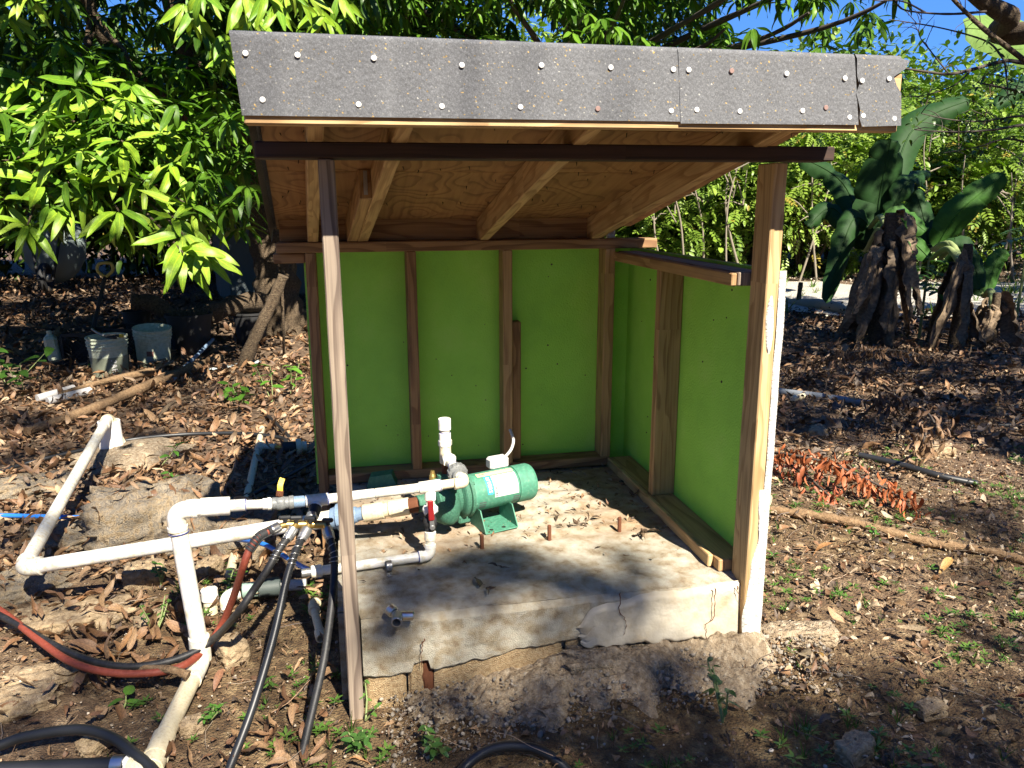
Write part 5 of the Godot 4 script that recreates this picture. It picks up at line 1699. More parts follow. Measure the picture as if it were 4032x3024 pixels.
func build_stones() -> void:
	var st := [
		[Vector3(-0.774, 0.06, -1.327), Vector3(0.5, 0.27, 0.32), 0.2, M.stone, "large mottled limestone boulder under the long white pipe", 1.0],
		[Vector3(-0.503, 0.05, -1.198), Vector3(0.42, 0.2, 0.26), -0.2, M.stone, "ochre and grey boulder behind the standing pipe", 2.0],
		[Vector3(-1.087, 0, -1.413), Vector3(0.36, 0.1, 0.3), 0.4, M.stone, "flat tan stone left of the large mottled boulder", 3.0],
		[Vector3(-1.521, 0, -2.086), Vector3(0.42, 0.09, 0.26), 0.1, M.stone, "flat shaded stone at the left edge above the blue pipe", 4.0],
		[Vector3(-0.911, -0.02, -0.731), Vector3(0.38, 0.08, 0.19), -0.15, M.palestone, "wide flat reddish tan stone in the left foreground", 5.0],
		[Vector3(-1.195, -0.02, -1.006), Vector3(0.32, 0.1, 0.25), 0.5, M.stone, "dark weathered stone below the pipe elbow", 6.0],
		[Vector3(-0.64, 0, -0.637), Vector3(0.1, 0.05, 0.08), 0.6, M.palestone, "squarish cream stone left of the standing pipe foot", 7.0],
		[Vector3(-0.727, 0.03, -0.925), Vector3(0.14, 0.09, 0.1), 0.2, M.palestone, "cream wedge stone in the shade under the long pipe", 8.0],
		[Vector3(-0.505, 0.03, -0.938), Vector3(0.1, 0.07, 0.07), 1.1, M.palestone, "small cream stone right of the standing pipe in shadow", 9.0],
		[Vector3(-0.352, 0.01, -0.376), Vector3(0.085, 0.07, 0.11), 0.5, M.palestone, "upright cream stone beside the falling black hose", 10.0],
		[Vector3(-0.413, -0, -0.039), Vector3(0.065, 0.045, 0.05), 0.2, M.palestone, "tan stone touching the cream ground pipe", 11.0],
		[Vector3(-0.645, 0, -0.017), Vector3(0.08, 0.04, 0.06), 0.9, M.palestone, "ochre stone under the foreground hose arch", 12.0],
		[Vector3(-0.87, -0.02, -0.384), Vector3(0.28, 0.06, 0.1), -0.1, M.palestone, "long low tan stone below the red hose", 13.0],
		[Vector3(-0.912, -0.02, -0.258), Vector3(0.2, 0.07, 0.12), 0.3, M.palestone, "rounded orange tan stone at the lower left edge", 21.0],
		[Vector3(0.752, 0.05, -0.002), Vector3(0.3, 0.1, 0.15), -0.12, M.rubble, "broken slab of old render leaning at the foot of the plaster skim", 14.0],
		[Vector3(1.376, 0.06, -0.019), Vector3(0.19, 0.06, 0.08), -0.3, M.rubble, "grey limestone lump in the weeds right of the post", 15.0],
		[Vector3(1.297, 0.06, -0.044), Vector3(0.12, 0.05, 0.07), 0.3, M.rubble, "smaller grey limestone lump beside the right post", 16.0],
		[Vector3(1.2, 0.06, 0.478), Vector3(0.1, 0.06, 0.06), 0.4, M.palestone, "square pinkish stone at the bottom right", 17.0],
		[Vector3(1.495, 0.06, 0.376), Vector3(0.08, 0.04, 0.05), 0.1, M.palestone, "flat tan pebble in the right foreground shade", 18.0],
		[Vector3(2.649, 0.06, -1.938), Vector3(0.16, 0.08, 0.1), 0.7, M.palestone, "pale round stone above the rust red branch", 19.0],
		[Vector3(3.075, 0.06, -1.499), Vector3(0.16, 0.08, 0.1), 0.2, M.palestone, "pale stone in the mulch at far right", 20.0],
		[Vector3(0.623, 0.267, -0.894), Vector3(0.045, 0.016, 0.03), 0.2, M.rubble, "grey chip of slate on the slab by the motor's foot", 22.0],
	]
	for s in st:
		var m := MB.new()
		m.stone(Transform3D(Basis(Vector3.UP, s[2]) * Basis(Vector3.BACK, 0.06 * sin(s[5] * 3.0)), s[0] + Vector3(0, s[1].y * 0.12, 0)), s[1], noise, s[5], 0.3 if s[1].x > 0.2 else 0.2, 20, 30, 0.7)
		rocks.append([s[0] + Vector3(0, s[1].y * 0.12, 0), s[1], s[2]])
		tag(put(self, "stone", m, s[3]), s[4], "stone", "stones round the shelter")


func whorl(ts: Array, cs: Array, kinds: int, p: Vector3, n: int, size: float, droop: float, a: Color, b: Color) -> void:
	var turn := rng.randf() * TAU
	for k in n:
		var an := turn + k * 2.4
		var el := rng.randf_range(-0.9, 0.35) - droop
		var dir := Vector3(cos(an), el, sin(an)).normalized()
		var t := facing(p + dir * 0.02, dir, Vector3.UP, rng.randf_range(-0.5, 0.5))
		t.basis = t.basis.scaled(Vector3.ONE * size * rng.randf_range(0.7, 1.15))
		var j := rng.randi() % kinds
		ts[j].append(t)
		cs[j].append(a.lerp(b, rng.randf()))


func sets(n: int) -> Array:
	var a := []
	for k in n:
		a.append([])
	return a


func mango_meshes() -> Array:
	return [leaf(1.0, 0.22, 0.5, 0.25, 0.08, 0.0, 10), leaf(1.0, 0.19, 0.9, 0.35, 0.1, 1.5, 10), leaf(1.0, 0.24, 0.25, 0.2, 0.09, 3.0, 10), leaf(1.0, 0.21, -0.25, 0.4, 0.08, 4.4, 10), leaf(1.0, 0.23, 1.3, 0.15, 0.08, 5.2, 10)]


func inside(p: Vector3, c: Vector3, r: Vector3) -> bool:
	return ((p - c) / r).length_squared() < 1.0


# would a leaf at q stand in the sun's way to the ground or slab point g within radius r
func shades(q: Vector3, g: Vector3, r: float) -> bool:
	var s := Vector3(2.8, 10, 9.58).normalized()
	var k := (q - g).dot(s)
	return k > 0.0 and (q - g - s * k).length() < r


func build_trees() -> void:
	var mm := mango_meshes()
	# ---- the mango tree at left: trunk, limbs, the sunlit skirt of leaves, the dark crown behind
	var foot := on_ground(Vector3(-0.667, 0, -6.977), -0.1)
	var root := thing("mango_tree", foot, "big mango tree at left with bright drooping leaves over the buckets", "mango tree")
	put(root, "trunk", limb([foot, foot + Vector3(-0.03, 0.4, 0), Vector3(-0.724, 0.759, -7.096), Vector3(-0.848, 1.449, -7.285), Vector3(-1.086, 2.073, -7.272), Vector3(-1.317, 2.573, -7.228), Vector3(-1.482, 3.185, -7.197), Vector3(-1.543, 3.854, -7.158)], 0.27, 0.13, 14, 6, 0.12), M.bark)
	put(root, "low_limb", limb([foot + Vector3(-0.05, 0.35, 0.1), Vector3(-0.93, 0.381, -6.421), Vector3(-1.28, 0.318, -6.059), Vector3(-1.545, 0.281, -6.001), Vector3(-1.73, 0.431, -5.97), Vector3(-1.923, 0.469, -5.914)], 0.11, 0.075, 12, 7, 0.15), M.bark)
	put(root, "limb", limb([Vector3(-1.086, 2.073, -7.272), Vector3(-1.702, 2.399, -6.638), Vector3(-2.055, 2.959, -6.215), Vector3(-2.095, 3.473, -5.925)], 0.1, 0.05, 9), M.bark)
	put(root, "limb", limb([Vector3(-1.815, 3.132, -5.367), Vector3(-1.852, 2.8, -5.401), Vector3(-1.88, 2.529, -5.238), Vector3(-1.93, 2.458, -5.232)], 0.045, 0.022, 8, 6, 0.2), M.bark)
	put(root, "limb", limb([Vector3(-1.852, 2.8, -5.401), Vector3(-1.697, 2.635, -5.225), Vector3(-1.551, 2.509, -5.06), Vector3(-1.481, 2.318, -4.896)], 0.026, 0.014, 7, 6, 0.2), M.bark)
	put(root, "limb", limb([Vector3(-0.848, 1.449, -7.285), Vector3(-0.095, 2.476, -6.952), Vector3(0.661, 3.045, -6.51), Vector3(1.292, 3.697, -6.323)], 0.1, 0.05, 9), M.bark)
	for k in 5:
		var q := foot + Vector3(cos(k * 1.3 + 0.3) * 0.5, 0.02, sin(k * 1.3 + 0.3) * 0.4)
		put(root, "root", limb([foot + Vector3(0, 0.32, 0), foot.lerp(q, 0.6) + Vector3(0, 0.16, 0), q], 0.13, 0.05, 8, 5, 0.25), M.bark)
	# twigs and whorls of the sunlit skirt
	var hero := [
		Vector3(-1.721, 2.175, -4.493), Vector3(-2.144, 2.24, -4.701), Vector3(-1.385, 1.767, -4.012), Vector3(-1.115, 1.631, -4.133), Vector3(-1.435, 1.312, -3.915), Vector3(-0.999, 1.163, -3.685), Vector3(-0.968, 1.326, -3.926), Vector3(-1.998, 1.225, -3.907), Vector3(-1.785, 1.692, -4.078),
		Vector3(-1.765, 1.919, -4.336), Vector3(-2.212, 1.832, -4.409), Vector3(-1.931, 1.511, -4.065), Vector3(-1.343, 2.014, -4.376), Vector3(-1.591, 2.079, -4.443), Vector3(-1.25, 1.927, -4.336), Vector3(-2.321, 2.156, -4.822), Vector3(-1.628, 1.48, -3.995), Vector3(-1.285, 1.512, -4.036),
		Vector3(-1.953, 2.125, -4.634), Vector3(-1.48, 1.651, -4.109), Vector3(-2.133, 1.653, -4.245), Vector3(-1.958, 1.847, -4.36), Vector3(-1.598, 1.791, -4.167), Vector3(-1.209, 1.79, -4.295), Vector3(-1.074, 1.266, -3.829), Vector3(-1.756, 1.359, -3.993), Vector3(-2.181, 1.39, -4.088),
		Vector3(-1.45, 2.22, -4.657), Vector3(-2.057, 2.011, -4.628), Vector3(-0.884, 1.059, -3.636), Vector3(-0.984, 1.05, -3.55), Vector3(-2.472, 1.969, -4.6), Vector3(-2.433, 1.545, -4.282), Vector3(-2.479, 2.322, -4.894), Vector3(-1.309, 1.389, -4.222), Vector3(-1.19, 2.113, -5.101), Vector3(-1.108, 1.921, -5.354), Vector3(-0.982, 1.501, -5.019),
	]
	var hub := Vector3(-2.111, 1.76, -5.314)
	var hms := []
	for c in [[0.31, 0.43, 0.045], [0.36, 0.48, 0.05], [0.2, 0.33, 0.04], [0.42, 0.5, 0.08]]:
		var lmat: StandardMaterial3D = M.mangoleaf.duplicate()
		lmat.albedo_color = lin(c[0], c[1], c[2])
		hms.append(lmat)
	var rest := sets(5)
	var restc := sets(5)
	var made := 0
	var lm := MB.new()
	for p in hero:
		var tw := curve([p, p.lerp(hub, 0.3) + Vector3(0, 0.05, 0), p.lerp(hub, 0.75) + Vector3(0, -0.03, 0), hub], 4)
		lm.tube(tw, taper(0.006, 0.02, tw.size(), 0.1), 5)
		var n := rng.randi_range(9, 12)
		var turn := rng.randf() * TAU
		for k in n:
			var an := turn + k * 2.4
			var low: bool = k < n * 0.35
			var dir := Vector3(cos(an), rng.randf_range(-1.6, -0.6) if low else rng.randf_range(-0.8, 0.45), sin(an) + 0.3).normalized()
			var t := facing(p + dir * 0.02 - Vector3(0, 0.03 if low else 0.0, 0), dir, Vector3(0.2, 0.75, 0.75), rng.randf_range(-0.45, 0.45))
			t.basis = t.basis.scaled(Vector3.ONE * rng.randf_range(0.22, 0.35))
			var j := rng.randi() % 5
			if made < 290 and dir.z > -0.5:
				inst(root, "leaf", mm[j], hms[rng.randi() % 4 if rng.randf() < 0.8 else 1], t)
				made += 1
			else:
				rest[j].append(t)
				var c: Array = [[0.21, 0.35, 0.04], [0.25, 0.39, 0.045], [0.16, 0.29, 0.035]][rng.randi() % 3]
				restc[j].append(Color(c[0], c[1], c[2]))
	put(root, "twigs", lm, M.bark).set_meta("kind", "stuff")
	for k in 190:   # more leaves between the named whorls
		var p := Vector3(-1.874, 1.729, -4.734) + Vector3(rng.randfn(0, 0.75), rng.randfn(0, 0.42), rng.randfn(0, 0.2) - 0.1)
		if p.x > -0.75 or p.y < 0.95 + 0.25 * absf(p.x + 1.6):
			continue
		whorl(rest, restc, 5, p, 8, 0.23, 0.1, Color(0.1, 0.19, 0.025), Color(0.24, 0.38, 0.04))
	for k in 260:   # deeper leaves behind the lit ones, over the buckets
		var g := Vector3(rng.randf_range(-3.4, -0.9), 0, rng.randf_range(-6.4, -4.7))
		var p := g + Vector3(0.28, 1, 0.958) * rng.randf_range(1.3, 2.1)
		if p.z > -3.85 or noise.get_noise_2d(g.x * 26.0, g.z * 26.0) > 0.2:
			continue
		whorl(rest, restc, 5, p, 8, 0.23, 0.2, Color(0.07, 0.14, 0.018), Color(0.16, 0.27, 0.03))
	for j in 5:
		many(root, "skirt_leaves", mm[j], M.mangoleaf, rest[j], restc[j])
	# the shaded mass behind and above
	rest = sets(5); restc = sets(5)
	for k in 6300:
		var p := Vector3(rng.randf_range(-6.5, 0.9), rng.randf_range(1.15, 5.4), rng.randf_range(-10.5, -2.0))
		var z0 := p.z - 0.96 * (p.y - 1.6)
		if z0 > -5.1 or (p.y < 2.3 and p.z > -5.2) or p.z > -2.2:
			continue
		if p.y > 2.4 and noise.get_noise_2d((p.x - 0.28 * p.y) * 15.0, (p.z - 0.96 * p.y) * 15.0) > 0.24:
			continue   # openings along the sun's way, which fleck the floor
		if p.y < 2.0 and noise.get_noise_3d(p.x * 12.0, p.y * 12.0, p.z * 12.0) < 0.02:
			continue
		if p.y < 1.7 and p.x > -2.0 and p.x < 0.2 and p.z > -8.5 and rng.randf() < 0.6:
			continue
		if inside(p, Vector3(-2.186, 3.349, -7.906), Vector3(0.4, 0.5, 3.0)) or (p.x > -0.6 and p.y > 2.2 and noise.get_noise_3d(p.x * 14.0, p.y * 14.0, p.z * 14.0) < 0.05):
			continue
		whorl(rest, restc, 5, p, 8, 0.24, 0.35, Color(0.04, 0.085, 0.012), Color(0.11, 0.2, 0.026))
	for j in 5:
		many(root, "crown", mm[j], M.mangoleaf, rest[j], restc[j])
	# leaves hanging into the top of the view from a limb overhead
	var over := thing("mango_limb", Vector3(-0.401, 2.844, -3.748), "mango limb overhanging the roof's left end with bright hanging leaves", "tree limb")
	put(over, "bough", limb([Vector3(-1.139, 3.554, -5.536), Vector3(-0.691, 2.845, -4.018), Vector3(-0.281, 2.786, -3.604), Vector3(0.054, 2.701, -3.515)], 0.03, 0.012, 7), M.bark)
	var hang := [Vector3(-0.832, 2.553, -3.769), Vector3(-0.907, 2.618, -3.904), Vector3(-0.739, 2.633, -3.663), Vector3(-0.466, 2.542, -3.271), Vector3(-0.333, 2.563, -3.248), Vector3(-0.291, 2.568, -3.555), Vector3(-0.076, 2.644, -3.948), Vector3(-0.017, 2.56, -3.811), Vector3(-0.136, 2.672, -3.652), Vector3(-0.737, 2.526, -4.371), Vector3(-0.726, 2.4, -4.444), Vector3(-0.213, 2.594, -3.23), Vector3(-2.131, 2.627, -4.475), Vector3(-1.925, 2.699, -4.239), Vector3(0.096, 2.745, -4.041), Vector3(-0.5, 2.623, -4.135)]
	for p in hang:
		var n := 7
		for k in n:
			var an := k * 2.4 + rng.randf()
			var dir := Vector3(cos(an) * 0.8, rng.randf_range(-1.5, -0.35), sin(an) * 0.7 + 0.1).normalized()
			var t := facing(p, dir, Vector3(0, 0.3, 1), rng.randf_range(-0.6, 0.6))
			t.basis = t.basis.scaled(Vector3.ONE * rng.randf_range(0.17, 0.26))
			inst(over, "leaf", mm[rng.randi() % 5], hms[rng.randi() % 4], t)
	# leaning cut trunk and a thin sapling in front of the mango trunk
	tag(put(self, "cut_trunk", limb([on_ground(Vector3(-0.858, 0, -4.817), -0.05), Vector3(-0.719, 0.273, -4.674), Vector3(-0.565, 0.554, -4.656), Vector3(-0.45, 0.791, -4.636)], 0.058, 0.042, 12, 6, 0.1), M.bark), "leaning bare trunk with a sawn top left of the shelter", "trunk")
	tag(put(self, "sapling", limb([on_ground(Vector3(-0.543, 0, -5.279), -0.02), Vector3(-0.502, 0.356, -4.963), Vector3(-0.488, 0.711, -4.939)], 0.014, 0.01, 7), M.bark), "thin dark sapling stem beside the leaning cut trunk", "sapling")
	# pale tank half seen through the leaves behind the mango tree
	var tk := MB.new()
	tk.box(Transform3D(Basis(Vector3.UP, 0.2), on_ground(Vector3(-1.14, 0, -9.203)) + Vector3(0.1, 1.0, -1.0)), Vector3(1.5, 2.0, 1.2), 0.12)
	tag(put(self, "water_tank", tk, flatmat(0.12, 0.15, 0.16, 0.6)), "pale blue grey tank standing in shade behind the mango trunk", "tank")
	# ---- the tree behind the shelter that fills the top of the view
	var f2 := on_ground(Vector3(2.6, 0, -8.6), -0.1)
	root = thing("shade_tree", f2, "broad dark leaved tree behind the shelter roof", "tree")
	put(root, "trunk", limb([f2, f2 + Vector3(0.1, 1.4, 0.1), f2 + Vector3(0.3, 2.6, 0.5), f2 + Vector3(0.1, 4.2, 0.9)], 0.17, 0.09, 12), M.bark)
	var g2 := f2 + Vector3(0.3, 2.5, 0.45)
	for e in [Vector3(3.433, 2.778, -5.662), Vector3(3.84, 2.805, -5.165), Vector3(4.303, 2.864, -4.873), Vector3(2.565, 2.994, -5.474), Vector3(1.577, 3.111, -5.497), Vector3(0.587, 3.205, -5.934), Vector3(3.236, 3.007, -4.709), Vector3(3.771, 3.081, -4.615)]:
		var mid: Vector3 = g2.lerp(e, 0.5) + Vector3(0, 0.12, 0)
		put(root, "limb", limb([g2, mid, e, e + (e - mid) * 0.35 + Vector3(0, 0.1, 0)], 0.045, 0.012, 7, 6, 0.12), M.twigdark)
	rest = sets(5); restc = sets(5)
	for k in 6500:
		var p := Vector3(rng.randf_range(-1.2, 5.1), rng.randf_range(2.35, 5.4), rng.randf_range(-9.5, -4.6))
		# openings where the sky shows
		var gap := false
		for h in [[Vector3(1.806, 2.862, -5.39), 0.27], [Vector3(2.402, 2.688, -5.226), 0.12], [Vector3(3.291, 2.974, -5.633), 0.1], [Vector3(3.57, 2.705, -4.987), 0.16], [Vector3(4.059, 2.824, -4.914), 0.14], [Vector3(2.821, 3.028, -5.219), 0.08]]:
			var ax: Vector3 = (h[0] - Vector3(0.05, 1.36, 1.94)).normalized()
			var k2: Vector3 = p - h[0]
			if (k2 - ax * k2.dot(ax)).length() < h[1]:
				gap = true
		if gap:
			continue
		var lo := 2.5 + 0.12 * (p.x - 2.0) + 0.07 * (p.z + 6.0) * -1.0
		if p.y < lo - 0.2 and rng.randf() < 0.7:
			continue
		if p.x > 4.3 and p.y > 3.0 + 0.5 * (5.1 - p.x):
			continue
		if noise.get_noise_3d(p.x * 13.0, p.y * 13.0 + 30.0, p.z * 13.0) < -0.1:
			continue
		whorl(rest, restc, 5, p, 7, 0.23, 0.3, Color(0.07, 0.14, 0.018), Color(0.2, 0.33, 0.04))
	for j in 5:
		many(root, "crown", mm[j], M.mangoleaf, rest[j], restc[j])
	# ---- bare branched tree at the right edge
	var f3 := Vector3(6.6, -0.1, 0.4)
	root = thing("bare_tree", f3, "sparse grey branched tree reaching in from the top right corner", "tree")
	var fork := Vector3(6.3, 2.6, -0.4)
	put(root, "trunk", limb([f3, Vector3(6.55, 1.2, 0.1), fork, Vector3(5.767, 2.736, -4.12), Vector3(5.416, 2.823, -4.003), Vector3(5.04, 2.903, -3.89), Vector3(4.613, 3.06, -3.806)], 0.13, 0.05, 10, 6, 0.1), M.bark)
	var br := [
		[[Vector3(5.613, 2.227, -3.612), Vector3(5.175, 2.406, -3.536), Vector3(4.854, 2.575, -3.537), Vector3(4.724, 2.693, -3.592), Vector3(4.518, 2.804, -3.556), Vector3(4.425, 2.937, -3.607)], 0.022, 0.013],
		[[Vector3(5.711, 2.403, -3.738), Vector3(5.344, 2.419, -3.713), Vector3(5.195, 2.434, -3.747), Vector3(4.864, 2.354, -3.693), Vector3(4.61, 2.304, -3.629), Vector3(4.439, 2.322, -3.668), Vector3(4.285, 2.346, -3.706), Vector3(4.199, 2.356, -3.726)], 0.018, 0.006],
		[[Vector3(5.326, 2.113, -3.435), Vector3(5.163, 2.165, -3.481), Vector3(4.903, 2.193, -3.437), Vector3(4.735, 2.227, -3.48)], 0.015, 0.004],
		[[Vector3(5.195, 2.434, -3.747), Vector3(5.176, 2.585, -3.892), Vector3(4.999, 2.657, -3.946), Vector3(4.822, 2.741, -4.107), Vector3(4.603, 2.778, -4.161), Vector3(4.457, 2.8, -4.197)], 0.009, 0.003],
		[[Vector3(4.909, 2.767, -3.676), Vector3(4.667, 2.75, -3.722), Vector3(4.534, 2.781, -3.862), Vector3(4.36, 2.809, -3.905), Vector3(4.293, 2.879, -3.935), Vector3(4.191, 2.949, -3.973)], 0.01, 0.004],
		[[Vector3(4.534, 2.781, -3.862), Vector3(4.433, 2.893, -4.014), Vector3(4.323, 2.922, -4.149), Vector3(4.179, 2.951, -4.185)], 0.008, 0.003],
		[[Vector3(5.14, 1.889, -3.211), Vector3(4.981, 1.906, -3.248), Vector3(4.691, 1.865, -3.194), Vector3(4.461, 1.849, -3.238), Vector3(4.232, 1.856, -3.287), Vector3(4.117, 1.866, -3.313)], 0.012, 0.003],
		[[Vector3(5.198, 1.983, -3.326), Vector3(4.994, 1.976, -3.367), Vector3(4.675, 1.933, -3.318), Vector3(4.442, 1.947, -3.37), Vector3(4.244, 1.991, -3.421)], 0.009, 0.003],
		[[Vector3(5.274, 1.753, -3.361), Vector3(4.952, 1.814, -3.337), Vector3(4.712, 1.754, -3.373), Vector3(4.472, 1.714, -3.413)], 0.009, 0.003],
		[[Vector3(5.195, 2.434, -3.747), Vector3(5.122, 2.266, -3.618), Vector3(5.043, 2.114, -3.494)], 0.008, 0.003],
		[[Vector3(4.61, 2.304, -3.629), Vector3(4.629, 2.513, -3.884), Vector3(4.546, 2.637, -3.93), Vector3(4.642, 2.784, -4.05)], 0.007, 0.002],
		[[Vector3(4.864, 2.354, -3.693), Vector3(4.641, 2.218, -3.602), Vector3(4.43, 2.15, -3.63), Vector3(4.257, 2.133, -3.662)], 0.007, 0.002],
	]
	for b in br:
		put(root, "branch", limb(b[0], b[1], b[2], 7, 6, 0.1), M.twigdark if b[1] < 0.02 else M.bark)
	var tw := MB.new()
	for b in br:
		var c := curve(b[0], 8)
		for k in 7:
			var p := c[rng.randi_range(c.size() / 3, c.size() - 1)]
			var d := Vector3(rng.randf_range(-0.3, 0.16), rng.randf_range(-0.1, 0.22), rng.randf_range(-0.2, 0.2))
			var q := p + d * rng.randf_range(0.5, 1.1)
			tw.tube(V([p, p.lerp(q, 0.5) + Vector3(0, 0.01, 0), q, q + d.rotated(Vector3.BACK, 0.6) * 0.3]), PackedFloat32Array([0.0035, 0.003, 0.002, 0.001]), 5)
	put(root, "twigs", tw, M.twigdark).set_meta("kind", "stuff")
	var sm := [leaf(1.0, 0.42, 0.4, 0.25, 0.03, 0.0, 5), leaf(1.0, 0.38, 0.8, 0.3, 0.04, 2.0, 5)]
	rest = sets(2); restc = sets(2)
	for b in br:
		var c := curve(b[0], 8)
		for k in 16:
			var p := c[rng.randi_range(c.size() / 4, c.size() - 1)] + Vector3(rng.randfn(0, 0.05), rng.randfn(0, 0.05), rng.randfn(0, 0.05))
			if p.distance_to(Vector3(4.53, 2.712, -4.056)) < 0.6:
				continue
			whorl(rest, restc, 2, p, 2, 0.06, 0.0, Color(0.04, 0.09, 0.015), Color(0.1, 0.18, 0.03))
	# its upper crown, out of view above and to the right
	for k in 600:
		var p := Vector3(6.4, 4.6, 0.4) + Vector3(rng.randfn(0, 1.5), rng.randfn(0, 0.8), rng.randfn(0, 1.5))
		if p.y < 3.5 or p.distance_to(Vector3(0, 1.4, 2)) < 3.0:
			continue
		if shades(p, Vector3(1.9, 0.06, -0.6), 0.75) or shades(p, Vector3(2.5, 0.06, -1.2), 0.4) or shades(p, Vector3(0.6, 0.8, -0.4), 1.1):
			continue
		whorl(rest, restc, 2, p, 9, 0.1, 0.1, Color(0.05, 0.1, 0.015), Color(0.12, 0.2, 0.03))
	for j in 2:
		many(root, "leaves", sm[j], M.treeleaf, rest[j], restc[j])
	# ---- trees behind the viewer whose crowns throw the soft shade on slab and foreground
	var sun := Vector3(2.8, 10, 9.58) / 10.0
	var shade := [   # ground point, height of the clump, its radius, whorls
		[Vector3(0.151, 0.267, -0.179), 9.5, 0.163, 16], [Vector3(0.291, 0.267, -0.223), 9.2, 0.125, 10], [Vector3(0.491, 0.267, -0.165), 9.0, 0.150, 14], [Vector3(0.649, 0.267, -0.117), 9.3, 0.163, 16], [Vector3(0.799, 0.267, -0.225), 9.1, 0.100, 7],
		[Vector3(0.8, 0.24, 0.058), 9.4, 0.088, 7], [Vector3(0.941, 0.2, 0.117), 9.2, 0.100, 7], [Vector3(0.49, 0.267, -0.377), 9.2, 0.088, 6], [Vector3(0.077, 0.267, -0.347), 9.2, 0.075, 3],
		[Vector3(0.318, 0.05, 0.041), 9.3, 0.12, 7], [Vector3(0.441, 0.05, 0.188), 9.4, 0.14, 11], [Vector3(0.567, 0.05, 0.27), 9.2, 0.15, 12], [Vector3(0.715, 0.05, 0.125), 9.0, 0.09, 5], [Vector3(0.844, 0.05, 0.292), 9.1, 0.16, 14],
		[Vector3(1.039, 0.05, 0.314), 9.0, 0.15, 11], [Vector3(1.194, 0.05, 0.403), 9.2, 0.19, 17], [Vector3(1.387, 0.05, 0.461), 9.0, 0.19, 18], [Vector3(1.636, 0.05, 0.44), 9.2, 0.17, 13], [Vector3(1.001, 0.05, 0.513), 9.4, 0.25, 20], [Vector3(1.371, 0.05, 0.591), 9.1, 0.25, 20],
		[Vector3(0.631, 0.05, 0.434), 9.2, 0.2, 22], [Vector3(1.334, 0.05, 0.234), 9.1, 0.08, 4], [Vector3(1.991, 0.05, 0.108), 9.2, 0.1, 7], [Vector3(2.278, 0.05, -0.237), 8.9, 0.09, 5], [Vector3(2.635, 0.05, -0.671), 8.8, 0.2, 22], [Vector3(2.46, 0.05, -0.838), 8.8, 0.1, 6],
		[Vector3(-0.832, 0, -0.521), 9.0, 0.08, 4], [Vector3(-0.828, -0, -0.191), 9.3, 0.12, 9], [Vector3(-0.585, 0, -0.022), 9.1, 0.08, 4], [Vector3(-1.137, 0, -0.853), 9.2, 0.09, 5], [Vector3(0.166, 0, 0.173), 9.0, 0.05, 2], [Vector3(-0.588, 0.03, -0.294), 9.0, 0.035, 1], [Vector3(-1.904, 0, -3.499), 9.2, 0.16, 17], [Vector3(-1.388, 0, -3.689), 9.0, 0.14, 14], [Vector3(-0.922, 0, -3.997), 9.3, 0.12, 10], [Vector3(-1.728, -0, -2.68), 9.1, 0.13, 14], [Vector3(-1.365, 0, -2.328), 9.0, 0.08, 5], [Vector3(-0.874, 0, -2.496), 9.0, 0.07, 5], [Vector3(-0.673, 0, -3.8), 9.0, 0.07, 3], [Vector3(-1.167, 0, -1.361), 9.1, 0.05, 3], [Vector3(-1.787, 0, -4.071), 9.0, 0.20, 22], [Vector3(-1.222, 0, -4.063), 9.2, 0.20, 22], [Vector3(-0.667, 0, -4.382), 9.1, 0.18, 14], [Vector3(-2.255, 0, -4.47), 9.3, 0.20, 22], [Vector3(-1.403, 0, -3.171), 9.0, 0.15, 13], [Vector3(-2.163, 0, -3.613), 9.1, 0.20, 22], [Vector3(-0.923, 0, -3.403), 9.2, 0.12, 8], [Vector3(-1.165, 0, -3.068), 9.0, 0.10, 6], [Vector3(-1.692, 0, -5), 9.0, 0.25, 26], [Vector3(-1.037, 0, -5.051), 9.2, 0.22, 20], [Vector3(-2.262, 0, -5.125), 9.2, 0.25, 26], [Vector3(-1.936, 0, -3.134), 9.0, 0.15, 12], [Vector3(-1.494, 0, -2.848), 9.1, 0.09, 5], [Vector3(-1.389, 0, -1.502), 9.0, 0.08, 4], [Vector3(-0.404, 0, -4.717), 9.0, 0.12, 6],
	]
	var f4 := Vector3(3.4, -0.1, 12.5)
	root = thing("shade_tree", f4, "tall sparse tree standing behind the viewer", "tree")
	put(root, "trunk", limb([f4, f4 + Vector3(0, 3, -0.3), f4 + Vector3(-0.1, 6, -0.8), f4 + Vector3(-0.2, 8.6, -1.6)], 0.24, 0.09, 10), M.bark)
	rest = sets(2); restc = sets(2)
	for s in shade:
		var c: Vector3 = s[0] + sun * (s[1] - s[0].y)
		var hub2 := f4 + Vector3(-0.15, 7.2, -1.1)
		put(root, "limb", limb([hub2, hub2.lerp(c, 0.5) + Vector3(0, 0.15, 0), c], 0.012, 0.003, 6, 4), M.bark)
		for k in s[3]:
			whorl(rest, restc, 2, c + Vector3(rng.randfn(0, 1), rng.randfn(0, 0.5), rng.randfn(0, 1)) * s[2] * 0.75, 6, 0.105, 0.0, Color(0.06, 0.12, 0.02), Color(0.1, 0.18, 0.03))
	for j in 2:
		many(root, "crown", sm[j], M.treeleaf, rest[j], restc[j])
	# shade over the right hand yard, from a tree beyond the right edge
	var f5 := Vector3(9.4, -0.1, 0.6)
	root = thing("shade_tree", f5, "leafy tree beyond the right edge shading the mulch", "tree")
	put(root, "trunk", limb([f5, f5 + Vector3(-0.2, 2, 0), f5 + Vector3(-0.6, 4.4, 0.2), f5 + Vector3(-1.6, 6, 0.4)], 0.2, 0.08, 10), M.bark)
	rest = sets(2); restc = sets(2)
